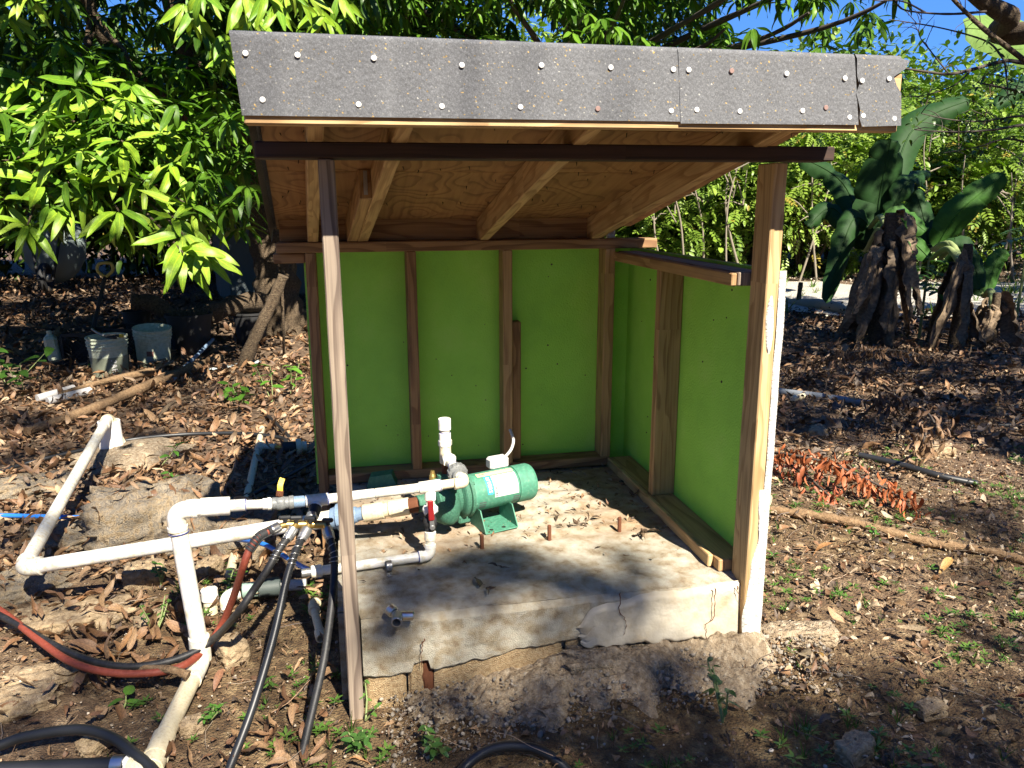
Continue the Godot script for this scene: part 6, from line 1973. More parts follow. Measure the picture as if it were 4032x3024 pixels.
	for k in 5600:
		var g := Vector3(rng.randf_range(2.4, 9.0), 0.06, rng.randf_range(-6.7, -1.0))
		var hh := rng.randf_range(4.6, 6.6)
		var p := g + sun * hh
		if (g.z > -1.75 and g.x < 3.4) or g.distance_to(Vector3(5.3, 0.06, -6.0)) < 0.7:
			continue
		if noise.get_noise_2d(g.x * 16.0, g.z * 16.0) > 0.25 or noise.get_noise_2d(g.x * 48.0 + 9.0, g.z * 48.0) > 0.27:
			continue
		whorl(rest, restc, 2, p, 7, 0.11, 0.0, Color(0.06, 0.12, 0.02), Color(0.1, 0.18, 0.03))
	for k in 420:   # the side of the crown that keeps the banana plants in shade
		var g := Vector3(rng.randf_range(3.9, 6.8), 0.06, rng.randf_range(-8.0, -6.2))
		if noise.get_noise_2d(g.x * 30.0, g.z * 30.0) > 0.15:
			continue
		whorl(rest, restc, 2, g + sun * rng.randf_range(4.8, 6.6), 7, 0.12, 0.0, Color(0.06, 0.12, 0.02), Color(0.1, 0.18, 0.03))
	for j in 2:
		many(root, "crown", sm[j], M.treeleaf, rest[j], restc[j])


# a pinnate leaf: a rib with leaflets each side
func pinnate(l: float, pairs: int, lw: float, ll: float, curl: float) -> ArrayMesh:
	var m := MB.new()
	for k in pairs * 2 + 1:
		var f := float(k / 2 + 1) / (pairs + 0.5)
		var a := curl * f
		var at := Vector3(0, -l * curl * 0.5 * f * f, l * f)
		var side := -1.0 if k % 2 == 0 else 1.0
		var d := Vector3(side, -0.12 - 0.1 * f, 0.55).normalized()
		if k == pairs * 2:
			d = Vector3(0, -0.3, 1).normalized()
			at = Vector3(0, -l * curl * 0.5, l)
		var wv := Vector3.UP.cross(d).normalized()
		var sc := 1.0 - 0.25 * absf(f - 0.5)
		var i0 := m.v.size()
		var nn := d.cross(wv).normalized()
		if nn.y < 0.0:
			nn = -nn
		for q in [[0.0, 0.0, 0.0], [0.35, 0.5, 0.06], [0.75, 0.38, 0.05], [1.0, 0.0, -0.06], [0.75, -0.38, 0.05], [0.35, -0.5, 0.06]]:
			m.vert(at + d * ll * sc * q[0] + wv * lw * q[1] + nn * ll * (q[2] - 0.1 * q[0]), (nn + wv * q[1] * -0.5).normalized(), Vector2(0.5 + q[1], q[0]))
		m.tri(i0, i0 + 1, i0 + 5); m.tri(i0 + 1, i0 + 2, i0 + 4); m.tri(i0 + 1, i0 + 4, i0 + 5); m.tri(i0 + 2, i0 + 3, i0 + 4)
	return m.mesh()


func bush(called: String, at: Vector3, w: float, h: float, n: int, kinds: Array, size: float, a: Color, b: Color, label: String, category: String, group: String, sticks := 5) -> void:
	var root := thing(called, at, label, category, group)
	var m := MB.new()
	for k in sticks:
		var an := TAU * k / sticks + rng.randf()
		var top := at + Vector3(cos(an) * w * 0.35 * rng.randf(), h * rng.randf_range(0.6, 0.95), sin(an) * w * 0.35 * rng.randf())
		var c := curve([at + Vector3(cos(an) * 0.1, -0.05, sin(an) * 0.1), at.lerp(top, 0.5) + Vector3(rng.randfn(0, 0.1), 0, rng.randfn(0, 0.1)), top], 5)
		m.tube(c, taper(0.028, 0.008, c.size(), 0.1), 6)
	put(root, "stems", m, M.bark)
	var ts := sets(kinds.size())
	var cs := sets(kinds.size())
	var clumps := maxi(8, n / 26)
	for k in clumps:
		var d := Vector3(rng.randfn(0, 1), rng.randfn(0, 1), rng.randfn(0, 1)).normalized() * pow(rng.randf(), 0.4)
		var c := at + Vector3(d.x * w * 0.5, h * 0.53 + d.y * h * 0.47, d.z * w * 0.45)
		if c.y < at.y + 0.08:
			continue
		var tone := rng.randf()
		for i in n / clumps:
			var p := c + Vector3(rng.randfn(0, 1), rng.randfn(0, 0.8), rng.randfn(0, 1)) * (0.13 + 0.05 * w)
			var dir := (p - c).normalized() + Vector3(rng.randf_range(-0.5, 0.5), rng.randf_range(-0.5, 0.3), rng.randf_range(-0.3, 0.7))
			var t := facing(p, dir, Vector3.UP, rng.randf_range(-0.6, 0.6))
			t.basis = t.basis.scaled(Vector3.ONE * size * rng.randf_range(0.7, 1.25))
			var j := rng.randi() % kinds.size()
			ts[j].append(t)
			var col := a.lerp(b, clampf(tone * 0.6 + rng.randf() * 0.5, 0, 1))
			if rng.randf() < 0.03:
				col = Color(0.4, 0.3, 0.06)
			cs[j].append(col)
	for j in kinds.size():
		many(root, "foliage", kinds[j], M.treeleaf, ts[j], cs[j])


func banana_blade(pts: Array, w: float, torn: float, fold: float, face: Vector3, crumple := 0.0) -> MB:
	# a long blade along a curve, two halves folded about the rib, edges wavy and torn; face is the way it looks
	var m := MB.new()
	var c := curve(pts, 9)
	var n := c.size()
	var off := rng.randf() * 500.0
	for side in [-1.0, 1.0]:
		var i := 0
		while i < n - 1:
			# a strip of the blade up to the next tear
			var step := n if torn <= 0.12 else (7 + rng.randi() % 8 if crumple > 0.0 else 2 + rng.randi() % 5)
			var e := mini(i + step, n - 1)
			var extra := rng.randf_range(-0.1, 0.45) * torn
			var cut := 1.0 - torn * 0.5 * rng.randf() * rng.randf()
			var gp := PackedVector3Array()
			var us := PackedVector2Array()
			for r in e - i + 1:
				var s := float(i + r) / (n - 1)
				if r == e - i and e < n - 1:
					s -= 0.25 * torn / (n - 1)
				var ci: Vector3 = c[mini(i + r, n - 1)]
				var t := (c[mini(i + r + 1, n - 1)] - c[maxi(i + r - 1, 0)]).normalized()
				var x := face.cross(t)
				x = x.normalized() if x.length() > 0.05 else Vector3.RIGHT
				var y := t.cross(x)
				var hw := w * 0.5 * pow(maxf(0.0, sin(PI * pow(clampf(s, 0.0, 1.0), 0.8))), 0.45) * cut
				if i + r == 0 or i + r == n - 1:
					hw = 0.002
				var shut := 1.0 if r > 0 and r < e - i else 1.0 - 0.5 * torn
				for k in 5:
					var f := k / 4.0
					var ff := fold * f + extra * f * f
					var q: Vector3 = ci + x * side * hw * f * cos(ff) * lerpf(1.0, shut, f) - y * hw * f * sin(ff) - t * hw * 0.2 * f * side * 0.0
					q += y * (0.012 * sin(s * 38.0 + side + off) * f + crumple * noise.get_noise_2d(s * 70.0 + off, f * 30.0 * side)) + x * crumple * 0.6 * noise.get_noise_2d(s * 60.0 + off, 90.0 + f * 30.0)
					q += t * hw * 0.25 * f
					gp.append(q)
					us.append(Vector2(0.5 + side * 0.5 * f, s * 3.0))
			m.grid(gp, 5, e - i + 1, us)
			i = e
	m.tube(c, taper(w * 0.035, w * 0.012, n), 6, true, 3.0)
	return m


func banana(at: Vector3, height: float, label: String, leaves: Array, dead: int, spread: float) -> void:
	# each leaf: where the blade starts, bends and ends, its width, tearing, and shade of green
	var root := thing("banana_plant", at, label, "banana plant", "banana plants by the lane")
	var top := at + Vector3(0.02, height, 0)
	put(root, "stem", limb([at - Vector3(0, 0.1, 0), at.lerp(top, 0.5) + Vector3(0.02, 0, 0), top], 0.1 * spread, 0.055 * spread, 12, 6, 0.06), M.bark)
	for l in leaves:
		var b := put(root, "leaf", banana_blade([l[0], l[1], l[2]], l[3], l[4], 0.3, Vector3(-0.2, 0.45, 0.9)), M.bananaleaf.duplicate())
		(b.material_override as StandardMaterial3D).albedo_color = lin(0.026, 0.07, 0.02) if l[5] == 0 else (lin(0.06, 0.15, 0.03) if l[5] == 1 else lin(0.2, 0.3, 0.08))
		var st: Vector3 = l[0]
		put(b, "petiole", limb([top - Vector3(0, 0.25, 0), top.lerp(st, 0.5) + Vector3(0, 0.03, 0), st, st.lerp(l[1], 0.15)], 0.035, 0.018, 7), M.stem)
	for k in dead:
		var an := TAU * k / dead + rng.randf() * 0.5
		var r := rng.randf_range(0.01, 0.15) * spread
		var y0 := height * rng.randf_range(0.4, 1.0)
		var ln := minf(rng.randf_range(0.35, 1.0), y0 - 0.02)
		var p0 := at + Vector3(cos(an) * 0.05, y0, sin(an) * 0.05)
		var p1 := p0 + Vector3(cos(an) * r, -0.02, sin(an) * r)
		var p2 := p1 + Vector3(cos(an + 0.4) * 0.1, -ln * 0.55, sin(an + 0.4) * 0.1)
		var p3 := p2 + Vector3(cos(an + 0.8) * 0.08, -ln * 0.45, sin(an + 0.8) * 0.08)
		var b := put(root, "dead_leaf", banana_blade([p0, p1, p2, p3], rng.randf_range(0.12, 0.28), 0.5, rng.randf_range(0.2, 0.9), Vector3(cos(an + rng.randf_range(-0.9, 0.9)), 0.1, sin(an + rng.randf_range(-0.6, 0.6))), 0.05), M.drybanana.duplicate())
		var q := rng.randf_range(0.6, 1.5)
		(b.material_override as StandardMaterial3D).albedo_color = lin(0.24 * q, 0.19 * q, 0.14 * q)


func build_hedge() -> void:
	var pk := [pinnate(1.0, 4, 0.2, 0.42, 0.5), pinnate(1.0, 5, 0.17, 0.36, 0.8), leaf(0.7, 0.26, 0.5, 0.25, 0.03, 1.0, 4)]
	var rk := [leaf(1.0, 0.42, 0.4, 0.25, 0.03, 0.0, 4), leaf(1.0, 0.36, 0.7, 0.3, 0.03, 2.0, 4), leaf(1.0, 0.5, 0.2, 0.2, 0.03, 3.0, 4)]
	var lime := Color(0.22, 0.33, 0.045)
	var lime2 := Color(0.38, 0.5, 0.085)
	var mid := Color(0.1, 0.19, 0.028)
	var mid2 := Color(0.28, 0.39, 0.06)
	# beyond the lane, seen right of and under the roof
	var row := [
		[Vector3(5.454, 0, -11.782), 2.6, 3.0, "leafy bush beyond the lane just right of the back wall corner"],
		[Vector3(6.294, 0, -11.048), 2.8, 2.5, "bright bush beyond the lane under the roof's right end"],
		[Vector3(6.922, 0, -10.402), 2.6, 2.8, "bush beyond the lane behind the shelter's right post"],
		[Vector3(7.989, 0, -10.154), 2.8, 3.1, "bright bush beyond the lane left of the banana clump"],
		[Vector3(9.338, 0, -10.168), 2.8, 3.3, "tall pale green bush beyond the lane behind the banana clump"],
		[Vector3(10.62, 0, -10.039), 2.8, 3.2, "yellow green bush beyond the lane right of the banana clump"],
		[Vector3(11.848, 0, -9.925), 2.8, 3.4, "yellow green bush beyond the lane at the right edge"],
		[Vector3(13.26, 0, -9.596), 2.8, 3.2, "bush beyond the lane outside the right edge"],
	]
	for k in row.size():
		var r: Array = row[k]
		bush("bush", on_ground(r[0]) + Vector3(0, 0, -0.6), r[1] * 1.15, r[2], 2500, [pk, pk.slice(0, 2), rk, pk.slice(1, 3)][k % 4], [0.2, 0.24, 0.15, 0.22][k % 4], [lime, mid, lime, mid][k % 4], [lime2, lime, mid2, lime2][(k + 1) % 4], r[3], "bush", "bushes beyond the lane", 9)
	row = [
		[Vector3(5.597, 0.754, -14.064), 4.0, 4.4, "darker tree beyond the lane behind the shelter's corner"],
		[Vector3(8.014, 0.73, -14.081), 4.0, 3.8, "mid green tree standing behind the bushes under the roof end"],
		[Vector3(10.664, 0.706, -14.05), 4.0, 4.6, "rounded light green tree showing over the roof's right end"],
		[Vector3(13.349, 0.682, -14.011), 4.4, 4.3, "light green tree behind the bare branches at top right"],
		[Vector3(16.041, 0.675, -13.451), 4.4, 4.6, "light green tree behind the lane bushes at the right edge"],
		[Vector3(2.852, 0.779, -14.116), 4.6, 5.4, "sunlit tree far behind the shelter roof's middle"],
		[Vector3(0.183, 0.785, -14.671), 4.6, 5.6, "sunlit tree far behind the shelter roof's left half"],
	]
	for k in row.size():
		var r: Array = row[k]
		bush("tree", on_ground(r[0], -0.1), r[1], r[2], 9000, rk, 0.22, mid if k < 5 else lime, mid2 if k < 5 else lime2, r[3], "tree", "trees beyond the lane", 8)
	# dim growth closing the view behind the mango tree
	row = [
		[Vector3(-3.535, 0.83, -14.405), 4.6, 4.6, "dim bushy tree deep behind the mango tree's trunk"], [Vector3(-5.795, 0.818, -15.395), 4.6, 4.6, "dim bushy tree behind the wheelbarrow"],
		[Vector3(-7.763, 0.84, -15.285), 4.6, 4.8, "dim bushy tree beyond the left edge"], [Vector3(-1.498, 0.843, -13.461), 4.0, 4.4, "dim bushy tree behind the pale tank"],
		[Vector3(-7.719, 0.949, -12.156), 4.6, 4.8, "dark tree outside the left edge"],
	]
	for r in row:
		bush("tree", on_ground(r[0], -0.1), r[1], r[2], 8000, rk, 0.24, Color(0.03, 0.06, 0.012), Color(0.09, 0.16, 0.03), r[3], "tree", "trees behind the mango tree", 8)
	# trees that close the clearing behind and beside the viewer
	for k in 9:
		var an := -0.35 + (PI + 0.7) * k / 8.0
		var p := on_ground(Vector3(cos(an) * 13.0 + 0.5, 0, 1.0 + sin(an) * 12.0), -0.2)
		bush("clearing_tree", p, 7.0, 7.0 + sin(k * 3.0), 4200, rk, 0.34, mid, lime, ["dense tree to the right of the clearing, level with the viewer", "dense tree behind the viewer at far right", "dense tree behind the viewer at right", "dense tree behind the viewer, a little right", "dense tree straight behind the viewer", "dense tree behind the viewer, a little left", "dense tree behind the viewer at left", "dense tree behind the viewer at far left", "dense tree to the left of the clearing, level with the viewer"][k], "tree", "trees behind the viewer", 6)
	# distant ring
	for k in 16:
		var an := TAU * k / 16.0 + 0.1
		var p := on_ground(Vector3(cos(an) * 30.0, 0, -2.0 + sin(an) * 30.0), -0.2)
		var d := (p - Vector3(0.05, 0, 1.94)).normalized()
		if d.dot(Vector3(0.2, 0, -0.98)) > 0.8:
			bush("far_tree", p, 9.0, 5.0 + 1.2 * sin(k * 5.0), 2600, rk, 0.5, Color(0.05, 0.1, 0.02), Color(0.14, 0.22, 0.04), "distant tree in the ring of far greenery round the clearing", "tree", "distant trees round the clearing", 4)
	# thin bare stems that stand in front of the bushes
	for k in 11:
		var at: Vector3 = on_ground([Vector3(5.101, 0, -10.062), Vector3(5.306, 0, -9.802), Vector3(5.806, 0, -10.194), Vector3(5.918, 0, -9.591), Vector3(6.334, 0, -9.777), Vector3(7.144, 0, -9.59), Vector3(7.454, 0, -9.518), Vector3(9.855, 0, -9.256), Vector3(10.553, 0, -9.245), Vector3(10.502, 0, -8.814), Vector3(9.297, 0, -9.537)][k])
		var lean := Vector3(rng.randf_range(-0.8, 0.8), rng.randf_range(1.6, 3.0), rng.randf_range(-0.3, 0.3))
		var sm := limb([at - Vector3(0, 0.1, 0), at + lean * 0.4 + Vector3(rng.randfn(0, 0.1), 0, 0), at + lean * 0.75 + Vector3(rng.randfn(0, 0.12), 0, 0), at + lean], rng.randf_range(0.012, 0.026), 0.006, 7, 6, 0.1)
		for q in 4:
			var b0 := at + lean * rng.randf_range(0.35, 0.85)
			var e0 := b0 + Vector3(rng.randf_range(-0.7, 0.7), rng.randf_range(-0.1, 0.6), rng.randf_range(-0.3, 0.3))
			sm.tube(V([b0, b0.lerp(e0, 0.5) + Vector3(0, 0.05, 0), e0]), PackedFloat32Array([0.012, 0.009, 0.004]), 5)
		tag(put(self, "bare_sapling", sm, flatmat(0.2, 0.17, 0.13, 0.9)), ["thin bare sapling by the far lane edge nearest the shelter's back corner", "slightly leaning bare sapling second from the shelter's back corner", "bare sapling under the middle of the roof's open right end", "bare sapling just left of the right front post", "bare sapling hidden mostly by the right front post", "bare sapling seen just right of the white rendered wall edge", "bare sapling left of the tall banana plant's hanging leaf", "bare sapling right behind the shorter banana plant", "bare sapling beyond the young banana plant", "bare sapling at the right edge beyond the lane", "bare sapling between the two larger banana plants"][k], "sapling", "bare saplings along the lane")
	# banana plants
	var b0 := on_ground(Vector3(4.891, 0.06, -4.505))
	banana(b0, 1.2, "tall banana plant with dark leaves and a skirt of dead leaves", [
		[Vector3(5.572, 0.879, -5.608), Vector3(5.612, 1.383, -5.667), Vector3(5.66, 1.993, -5.643), 0.56, 0.3, 0], [Vector3(5.754, 0.892, -5.783), Vector3(6.346, 2.097, -6.259), Vector3(7.109, 2.49, -6.299), 0.42, 0.35, 0],
		[Vector3(5.588, 0.849, -5.703), Vector3(5.578, 1.564, -6.293), Vector3(5.24, 1.888, -6.754), 0.36, 0.6, 0], [Vector3(5.469, 1.098, -5.577), Vector3(5.217, 1.149, -5.536), Vector3(4.858, 0.341, -5.315), 0.3, 0.3, 0],
		[Vector3(5.558, 0.956, -5.525), Vector3(5.778, 1.523, -5.508), Vector3(6.264, 1.674, -5.757), 0.3, 0.9, 0], [Vector3(5.511, 0.89, -5.414), Vector3(5.577, 1.199, -5.264), Vector3(5.751, 1.065, -5.091), 0.3, 0.5, 1], [Vector3(5.603, 0.843, -5.803), Vector3(5.401, 1.285, -6.159), Vector3(5.112, 1.084, -6.171), 0.3, 0.8, 0]], 15, 1.15)
	var b1 := on_ground(Vector3(5.532, 0.06, -4.287))
	banana(b1, 0.95, "shorter banana plant right of the tall one with leaves fanning out", [
		[Vector3(6.053, 0.865, -5.296), Vector3(6.179, 1.266, -5.155), Vector3(6.56, 1.624, -5.055), 0.34, 0.14, 1], [Vector3(6.078, 0.859, -5.394), Vector3(6.075, 1.286, -5.6), Vector3(5.981, 1.527, -5.676), 0.3, 0.4, 0],
		[Vector3(5.948, 0.786, -5.089), Vector3(6.13, 0.905, -4.975), Vector3(6.19, 0.509, -4.764), 0.3, 0.3, 0], [Vector3(5.856, 0.786, -5.108), Vector3(5.635, 0.97, -5.197), Vector3(5.44, 0.764, -5.189), 0.28, 0.4, 1]], 5, 0.7)
	var b2 := on_ground(Vector3(5.901, 0.06, -4.281))
	banana(b2, 0.5, "young banana plant at the right with withered leaves at its foot", [[Vector3(6.39, 0.418, -4.911), Vector3(6.498, 0.739, -4.964), Vector3(6.62, 0.876, -4.971), 0.2, 0.14, 1], [Vector3(6.367, 0.418, -4.915), Vector3(6.217, 0.648, -5.001), Vector3(6.127, 0.694, -5.03), 0.18, 0.14, 0]], 3, 0.6)
	# a big banana leaf over the top right corner, and its dry neighbours
	var b3 := on_ground(Vector3(9.6, 0, -6.4))
	banana(b3, 2.9, "tall banana plant at the right edge with its pale leaf against the sky", [[Vector3(9.488, 3.186, -7.542), Vector3(8.876, 3.497, -7.637), Vector3(8.114, 3.567, -7.707), 0.75, 0.1, 2], [Vector3(10.004, 3.336, -7.994), Vector3(10.345, 3.839, -8.042), Vector3(10.798, 4.026, -7.993), 0.6, 0.1, 1], [Vector3(9.557, 2.779, -7.536), Vector3(9.088, 2.931, -7.46), Vector3(8.45, 2.564, -7.401), 0.4, 0.6, 0]], 10, 1.1)
	for p in [[Vector3(5.484, 0.06, -4.69), 0.75, "small papaya seedling between the banana plants"], [Vector3(7.403, 0.06, -5.533), 1.1, "thin papaya seedling at the right edge of the lane"]]:
		var at := on_ground(p[0])
		var pl := thing("papaya_seedling", at, p[2], "seedling", "papaya seedlings")
		put(pl, "stem", limb([at, at + Vector3(0.01, p[1], 0)], 0.016, 0.01, 7), M.stem)
		for k in 9:
			var an := k * 2.4
			var dir := Vector3(cos(an), 0.1 - 0.03 * k, sin(an))
			inst(pl, "leaf", pk[k % 2], hedge_leaf(), Transform3D(facing(at + Vector3(0, p[1] * (1.0 - 0.05 * k), 0), dir).basis.scaled(Vector3.ONE * 0.3), at + Vector3(0, p[1] * (1.0 - 0.04 * k), 0)))


func hedge_leaf() -> StandardMaterial3D:
	if not M.has("seedleaf"):
		M.seedleaf = M.treeleaf.duplicate()
		M.seedleaf.albedo_color = lin(0.07, 0.17, 0.035)
	return M.seedleaf


func scatter(called: String, label: String, meshes: Array, mat: Material, n: int, x0: float, x1: float, z0: float, z1: float, smin: float, smax: float, lift: float, tilt: float, cols: Array, keep := 1.0, patch := 0.0) -> void:
	# lay n pieces about a rectangle of ground, clear of the slab
	var root := thing(called, Vector3((x0 + x1) * 0.5, 0, (z0 + z1) * 0.5), label, "ground cover")
	root.set_meta("kind", "stuff")
	var ts := sets(meshes.size())
	var cs := sets(meshes.size())
	var i := 0
	var guard := 0
	while i < n and guard < n * 4:
		guard += 1
		var u := rng.randf()
		var z := lerpf(z1, z0, pow(u, keep))
		var x := rng.randf_range(x0, x1)
		if x > -0.03 and x < 1.23 and z < 0.0 and z > -1.26:
			continue
		if z < -5.0 and x > 1.5 and called != "gravel" and lane_off(x, z) < 1.5:
			continue
		if patch > 0.0 and noise.get_noise_2d(x * 22.0 + patch * 100.0, z * 22.0) < -0.02:
			continue
		if inside(Vector3(x, 0, z), Vector3(-1.2, 0, -2.5), Vector3(0.26, 1, 0.24)) and rng.randf() < 0.75:
			continue
		i += 1
		var ty := gh(x, z)
		if x < 0.0 and z > -2.5:
			ty = top_at(x, z)
			if ty > gh(x, z) + 0.02 and rng.randf() < 0.55:
				continue
		var t := facing(Vector3(x, ty + lift * rng.randf(), z), Vector3(rng.randf_range(-1, 1), rng.randf_range(-tilt, tilt), rng.randf_range(-1, 1)), Vector3.UP, rng.randfn(0, tilt * 1.2))
		t.basis = t.basis.scaled(Vector3.ONE * lerpf(smin, smax, rng.randf() * rng.randf() + 0.0))
		var j := rng.randi() % meshes.size()
		ts[j].append(t)
		var c: Color = cols[rng.randi() % cols.size()]
		cs[j].append(c * rng.randf_range(0.7, 1.25))
	for j in meshes.size():
		many(root, called + "_pieces", meshes[j], mat, ts[j], cs[j])


func pebble_mesh(s: float) -> ArrayMesh:
	var m := MB.new()
	m.stone(Transform3D(), Vector3(1.0, 0.6, 0.8), noise, s, 0.5, 5, 7, 0.4)
	return m.mesh()


func build_litter() -> void:
	var dry := [leaf(1.0, 0.34, 0.9, 0.45, 0.08, 0.0, 6), leaf(1.0, 0.3, -0.8, 0.6, 0.1, 1.0, 6, 0.75, 0.8), leaf(1.0, 0.38, 1.6, 0.3, 0.08, 2.0, 6), leaf(1.0, 0.32, 0.4, 0.9, 0.12, 3.0, 6, 0.75, -0.7), leaf(1.0, 0.36, -1.5, 0.4, 0.1, 4.5, 6)]
	var bits := [leaf(1.0, 0.5, 0.7, 0.5, 0.1, 0.0, 3), leaf(1.0, 0.4, -0.9, 0.7, 0.1, 1.0, 3, 0.75, 0.9), leaf(1.0, 0.25, 0.5, 0.9, 0.1, 2.0, 3), leaf(1.0, 0.6, 1.2, 0.4, 0.15, 3.0, 3)]
	var tan := [Color(0.27, 0.165, 0.095), Color(0.32, 0.2, 0.12), Color(0.22, 0.125, 0.07), Color(0.38, 0.26, 0.165), Color(0.18, 0.105, 0.065), Color(0.42, 0.3, 0.2)]
	var dark := [Color(0.1, 0.075, 0.06), Color(0.15, 0.11, 0.085), Color(0.21, 0.16, 0.12), Color(0.09, 0.07, 0.06), Color(0.32, 0.255, 0.195), Color(0.16, 0.13, 0.115)]
	var pale := [Color(0.44, 0.36, 0.27), Color(0.5, 0.43, 0.34), Color(0.36, 0.29, 0.21), Color(0.56, 0.5, 0.41)]
	scatter("leaf_litter", "thick curled brown mango leaves over the ground left of the shelter", dry, M.dryleaf, 6000, -2.5, 0.2, -5.2, -1.0, 0.05, 0.14, 0.05, 0.45, tan + tan + [pale[0], dark[2]])
	scatter("leaf_litter", "brown mango leaves thinly strewn among the rocks in the left foreground", dry, M.dryleaf, 620, -1.6, -0.05, -1.1, 0.4, 0.05, 0.13, 0.03, 0.45, tan, 1.0, 1.0)
	scatter("leaf_litter", "dull brown leaves carpeting the shaded floor under the mango tree", dry, M.dryleaf, 9000, -8.0, 1.5, -14.0, -4.6, 0.09, 0.2, 0.06, 0.4, tan + dark)
	scatter("leaf_mulch", "dark broken leaf mulch over the ground right of the shelter", bits, M.dryleaf, 27000, 1.2, 5.0, -4.2, 0.9, 0.012, 0.062, 0.025, 0.4, dark + tan + pale)
	scatter("leaf_mulch", "dark leaf mulch in the shade towards the banana plants", bits, M.dryleaf, 13000, 1.3, 11.0, -7.0, -1.5, 0.05, 0.15, 0.05, 0.4, dark + tan)
	scatter("leaf_mulch", "small dark leaf crumbs around the foreground pipes and hoses", bits, M.dryleaf, 6000, -1.6, 1.3, -2.6, 0.7, 0.012, 0.045, 0.012, 0.35, dark + tan)
	scatter("leaf_litter", "longer tan leaves scattered over the mulch right of the shelter", dry, M.dryleaf, 900, 1.25, 5.5, -4.5, 0.8, 0.04, 0.1, 0.025, 0.25, tan + pale)
	var pebs := [pebble_mesh(1.0), pebble_mesh(2.0), pebble_mesh(3.0)]
	scatter("gravel", "pale limestone chips scattered over the soil in the foreground", pebs, flat_tint(0.95), 9000, -1.5, 4.0, -2.5, 0.9, 0.003, 0.013, 0.002, 0.3, pale + tan)
	scatter("gravel", "coarser pale gravel lying along the lane", pebs, flat_tint(0.95), 5000, 2.0, 14.0, -12.5, -6.2, 0.02, 0.06, 0.01, 0.3, pale)
	var stick := MB.new()
	stick.tube(V([Vector3(0, 0, 0), Vector3(0.03, 0.02, 0.35), Vector3(-0.02, 0.03, 0.7), Vector3(0.02, 0, 1)]), PackedFloat32Array([0.008, 0.007, 0.006, 0.004]), 4)
	var stick2 := MB.new()
	stick2.tube(V([Vector3(0, 0, 0), Vector3(-0.08, 0.03, 0.4), Vector3(0.0, 0.05, 0.75), Vector3(0.1, 0.02, 1)]), PackedFloat32Array([0.01, 0.008, 0.007, 0.004]), 4)
	scatter("straw", "pale dry stalks and twigs strewn along the foot of the slab and mulch", [stick.mesh(), stick2.mesh()], flat_tint(0.9), 2600, -1.5, 5.0, -4.0, 0.8, 0.05, 0.2, 0.02, 0.1, tan + dark + [pale[2]])
	# crumbs on the slab itself
	var root := thing("slab_debris", Vector3(0.6, 0.267, -0.6), "dry leaf crumbs and wood shavings on the slab", "debris")
	root.set_meta("kind", "stuff")
	var ts := sets(4)
	var cs := sets(4)
	for k in 520:
		var z := -0.12 - 1.0 * pow(rng.randf(), 0.6)
		var x := rng.randf_range(0.06, 1.1)
		if z > -0.4 and rng.randf() < 0.75:
			continue
		var t := facing(Vector3(x, 0.273 + 0.005 * rng.randf(), z), Vector3(rng.randf_range(-1, 1), rng.randf_range(-0.2, 0.2), rng.randf_range(-1, 1)), Vector3.UP, rng.randfn(0, 0.4))
		t.basis = t.basis.scaled(Vector3.ONE * rng.randf_range(0.006, 0.03))
		ts[k % 4].append(t)
		cs[k % 4].append((tan + dark + pale)[rng.randi() % 16])
	for p in [Vector3(0.826, 0.27, -0.537), Vector3(0.793, 0.27, -0.511), Vector3(0.739, 0.27, -0.494), Vector3(0.994, 0.27, -0.392), Vector3(0.956, 0.27, -0.381), Vector3(0.75, 0.27, -0.595), Vector3(0.478, 0.27, -0.239), Vector3(0.393, 0.27, -0.121), Vector3(1.075, 0.27, -0.724)]:
		for q in 3:
			var t := facing(p + Vector3(rng.randfn(0, 0.01), 0.008, rng.randfn(0, 0.01)), Vector3(rng.randf_range(-1, 1), 0.2, rng.randf_range(-1, 1)), Vector3.UP, rng.randfn(0, 0.7))
			t.basis = t.basis.scaled(Vector3.ONE * rng.randf_range(0.03, 0.06))
			ts[q].append(t)
			cs[q].append(dark[q])
	for j in 4:
		many(root, "crumbs", bits[j], M.dryleaf, ts[j], cs[j])
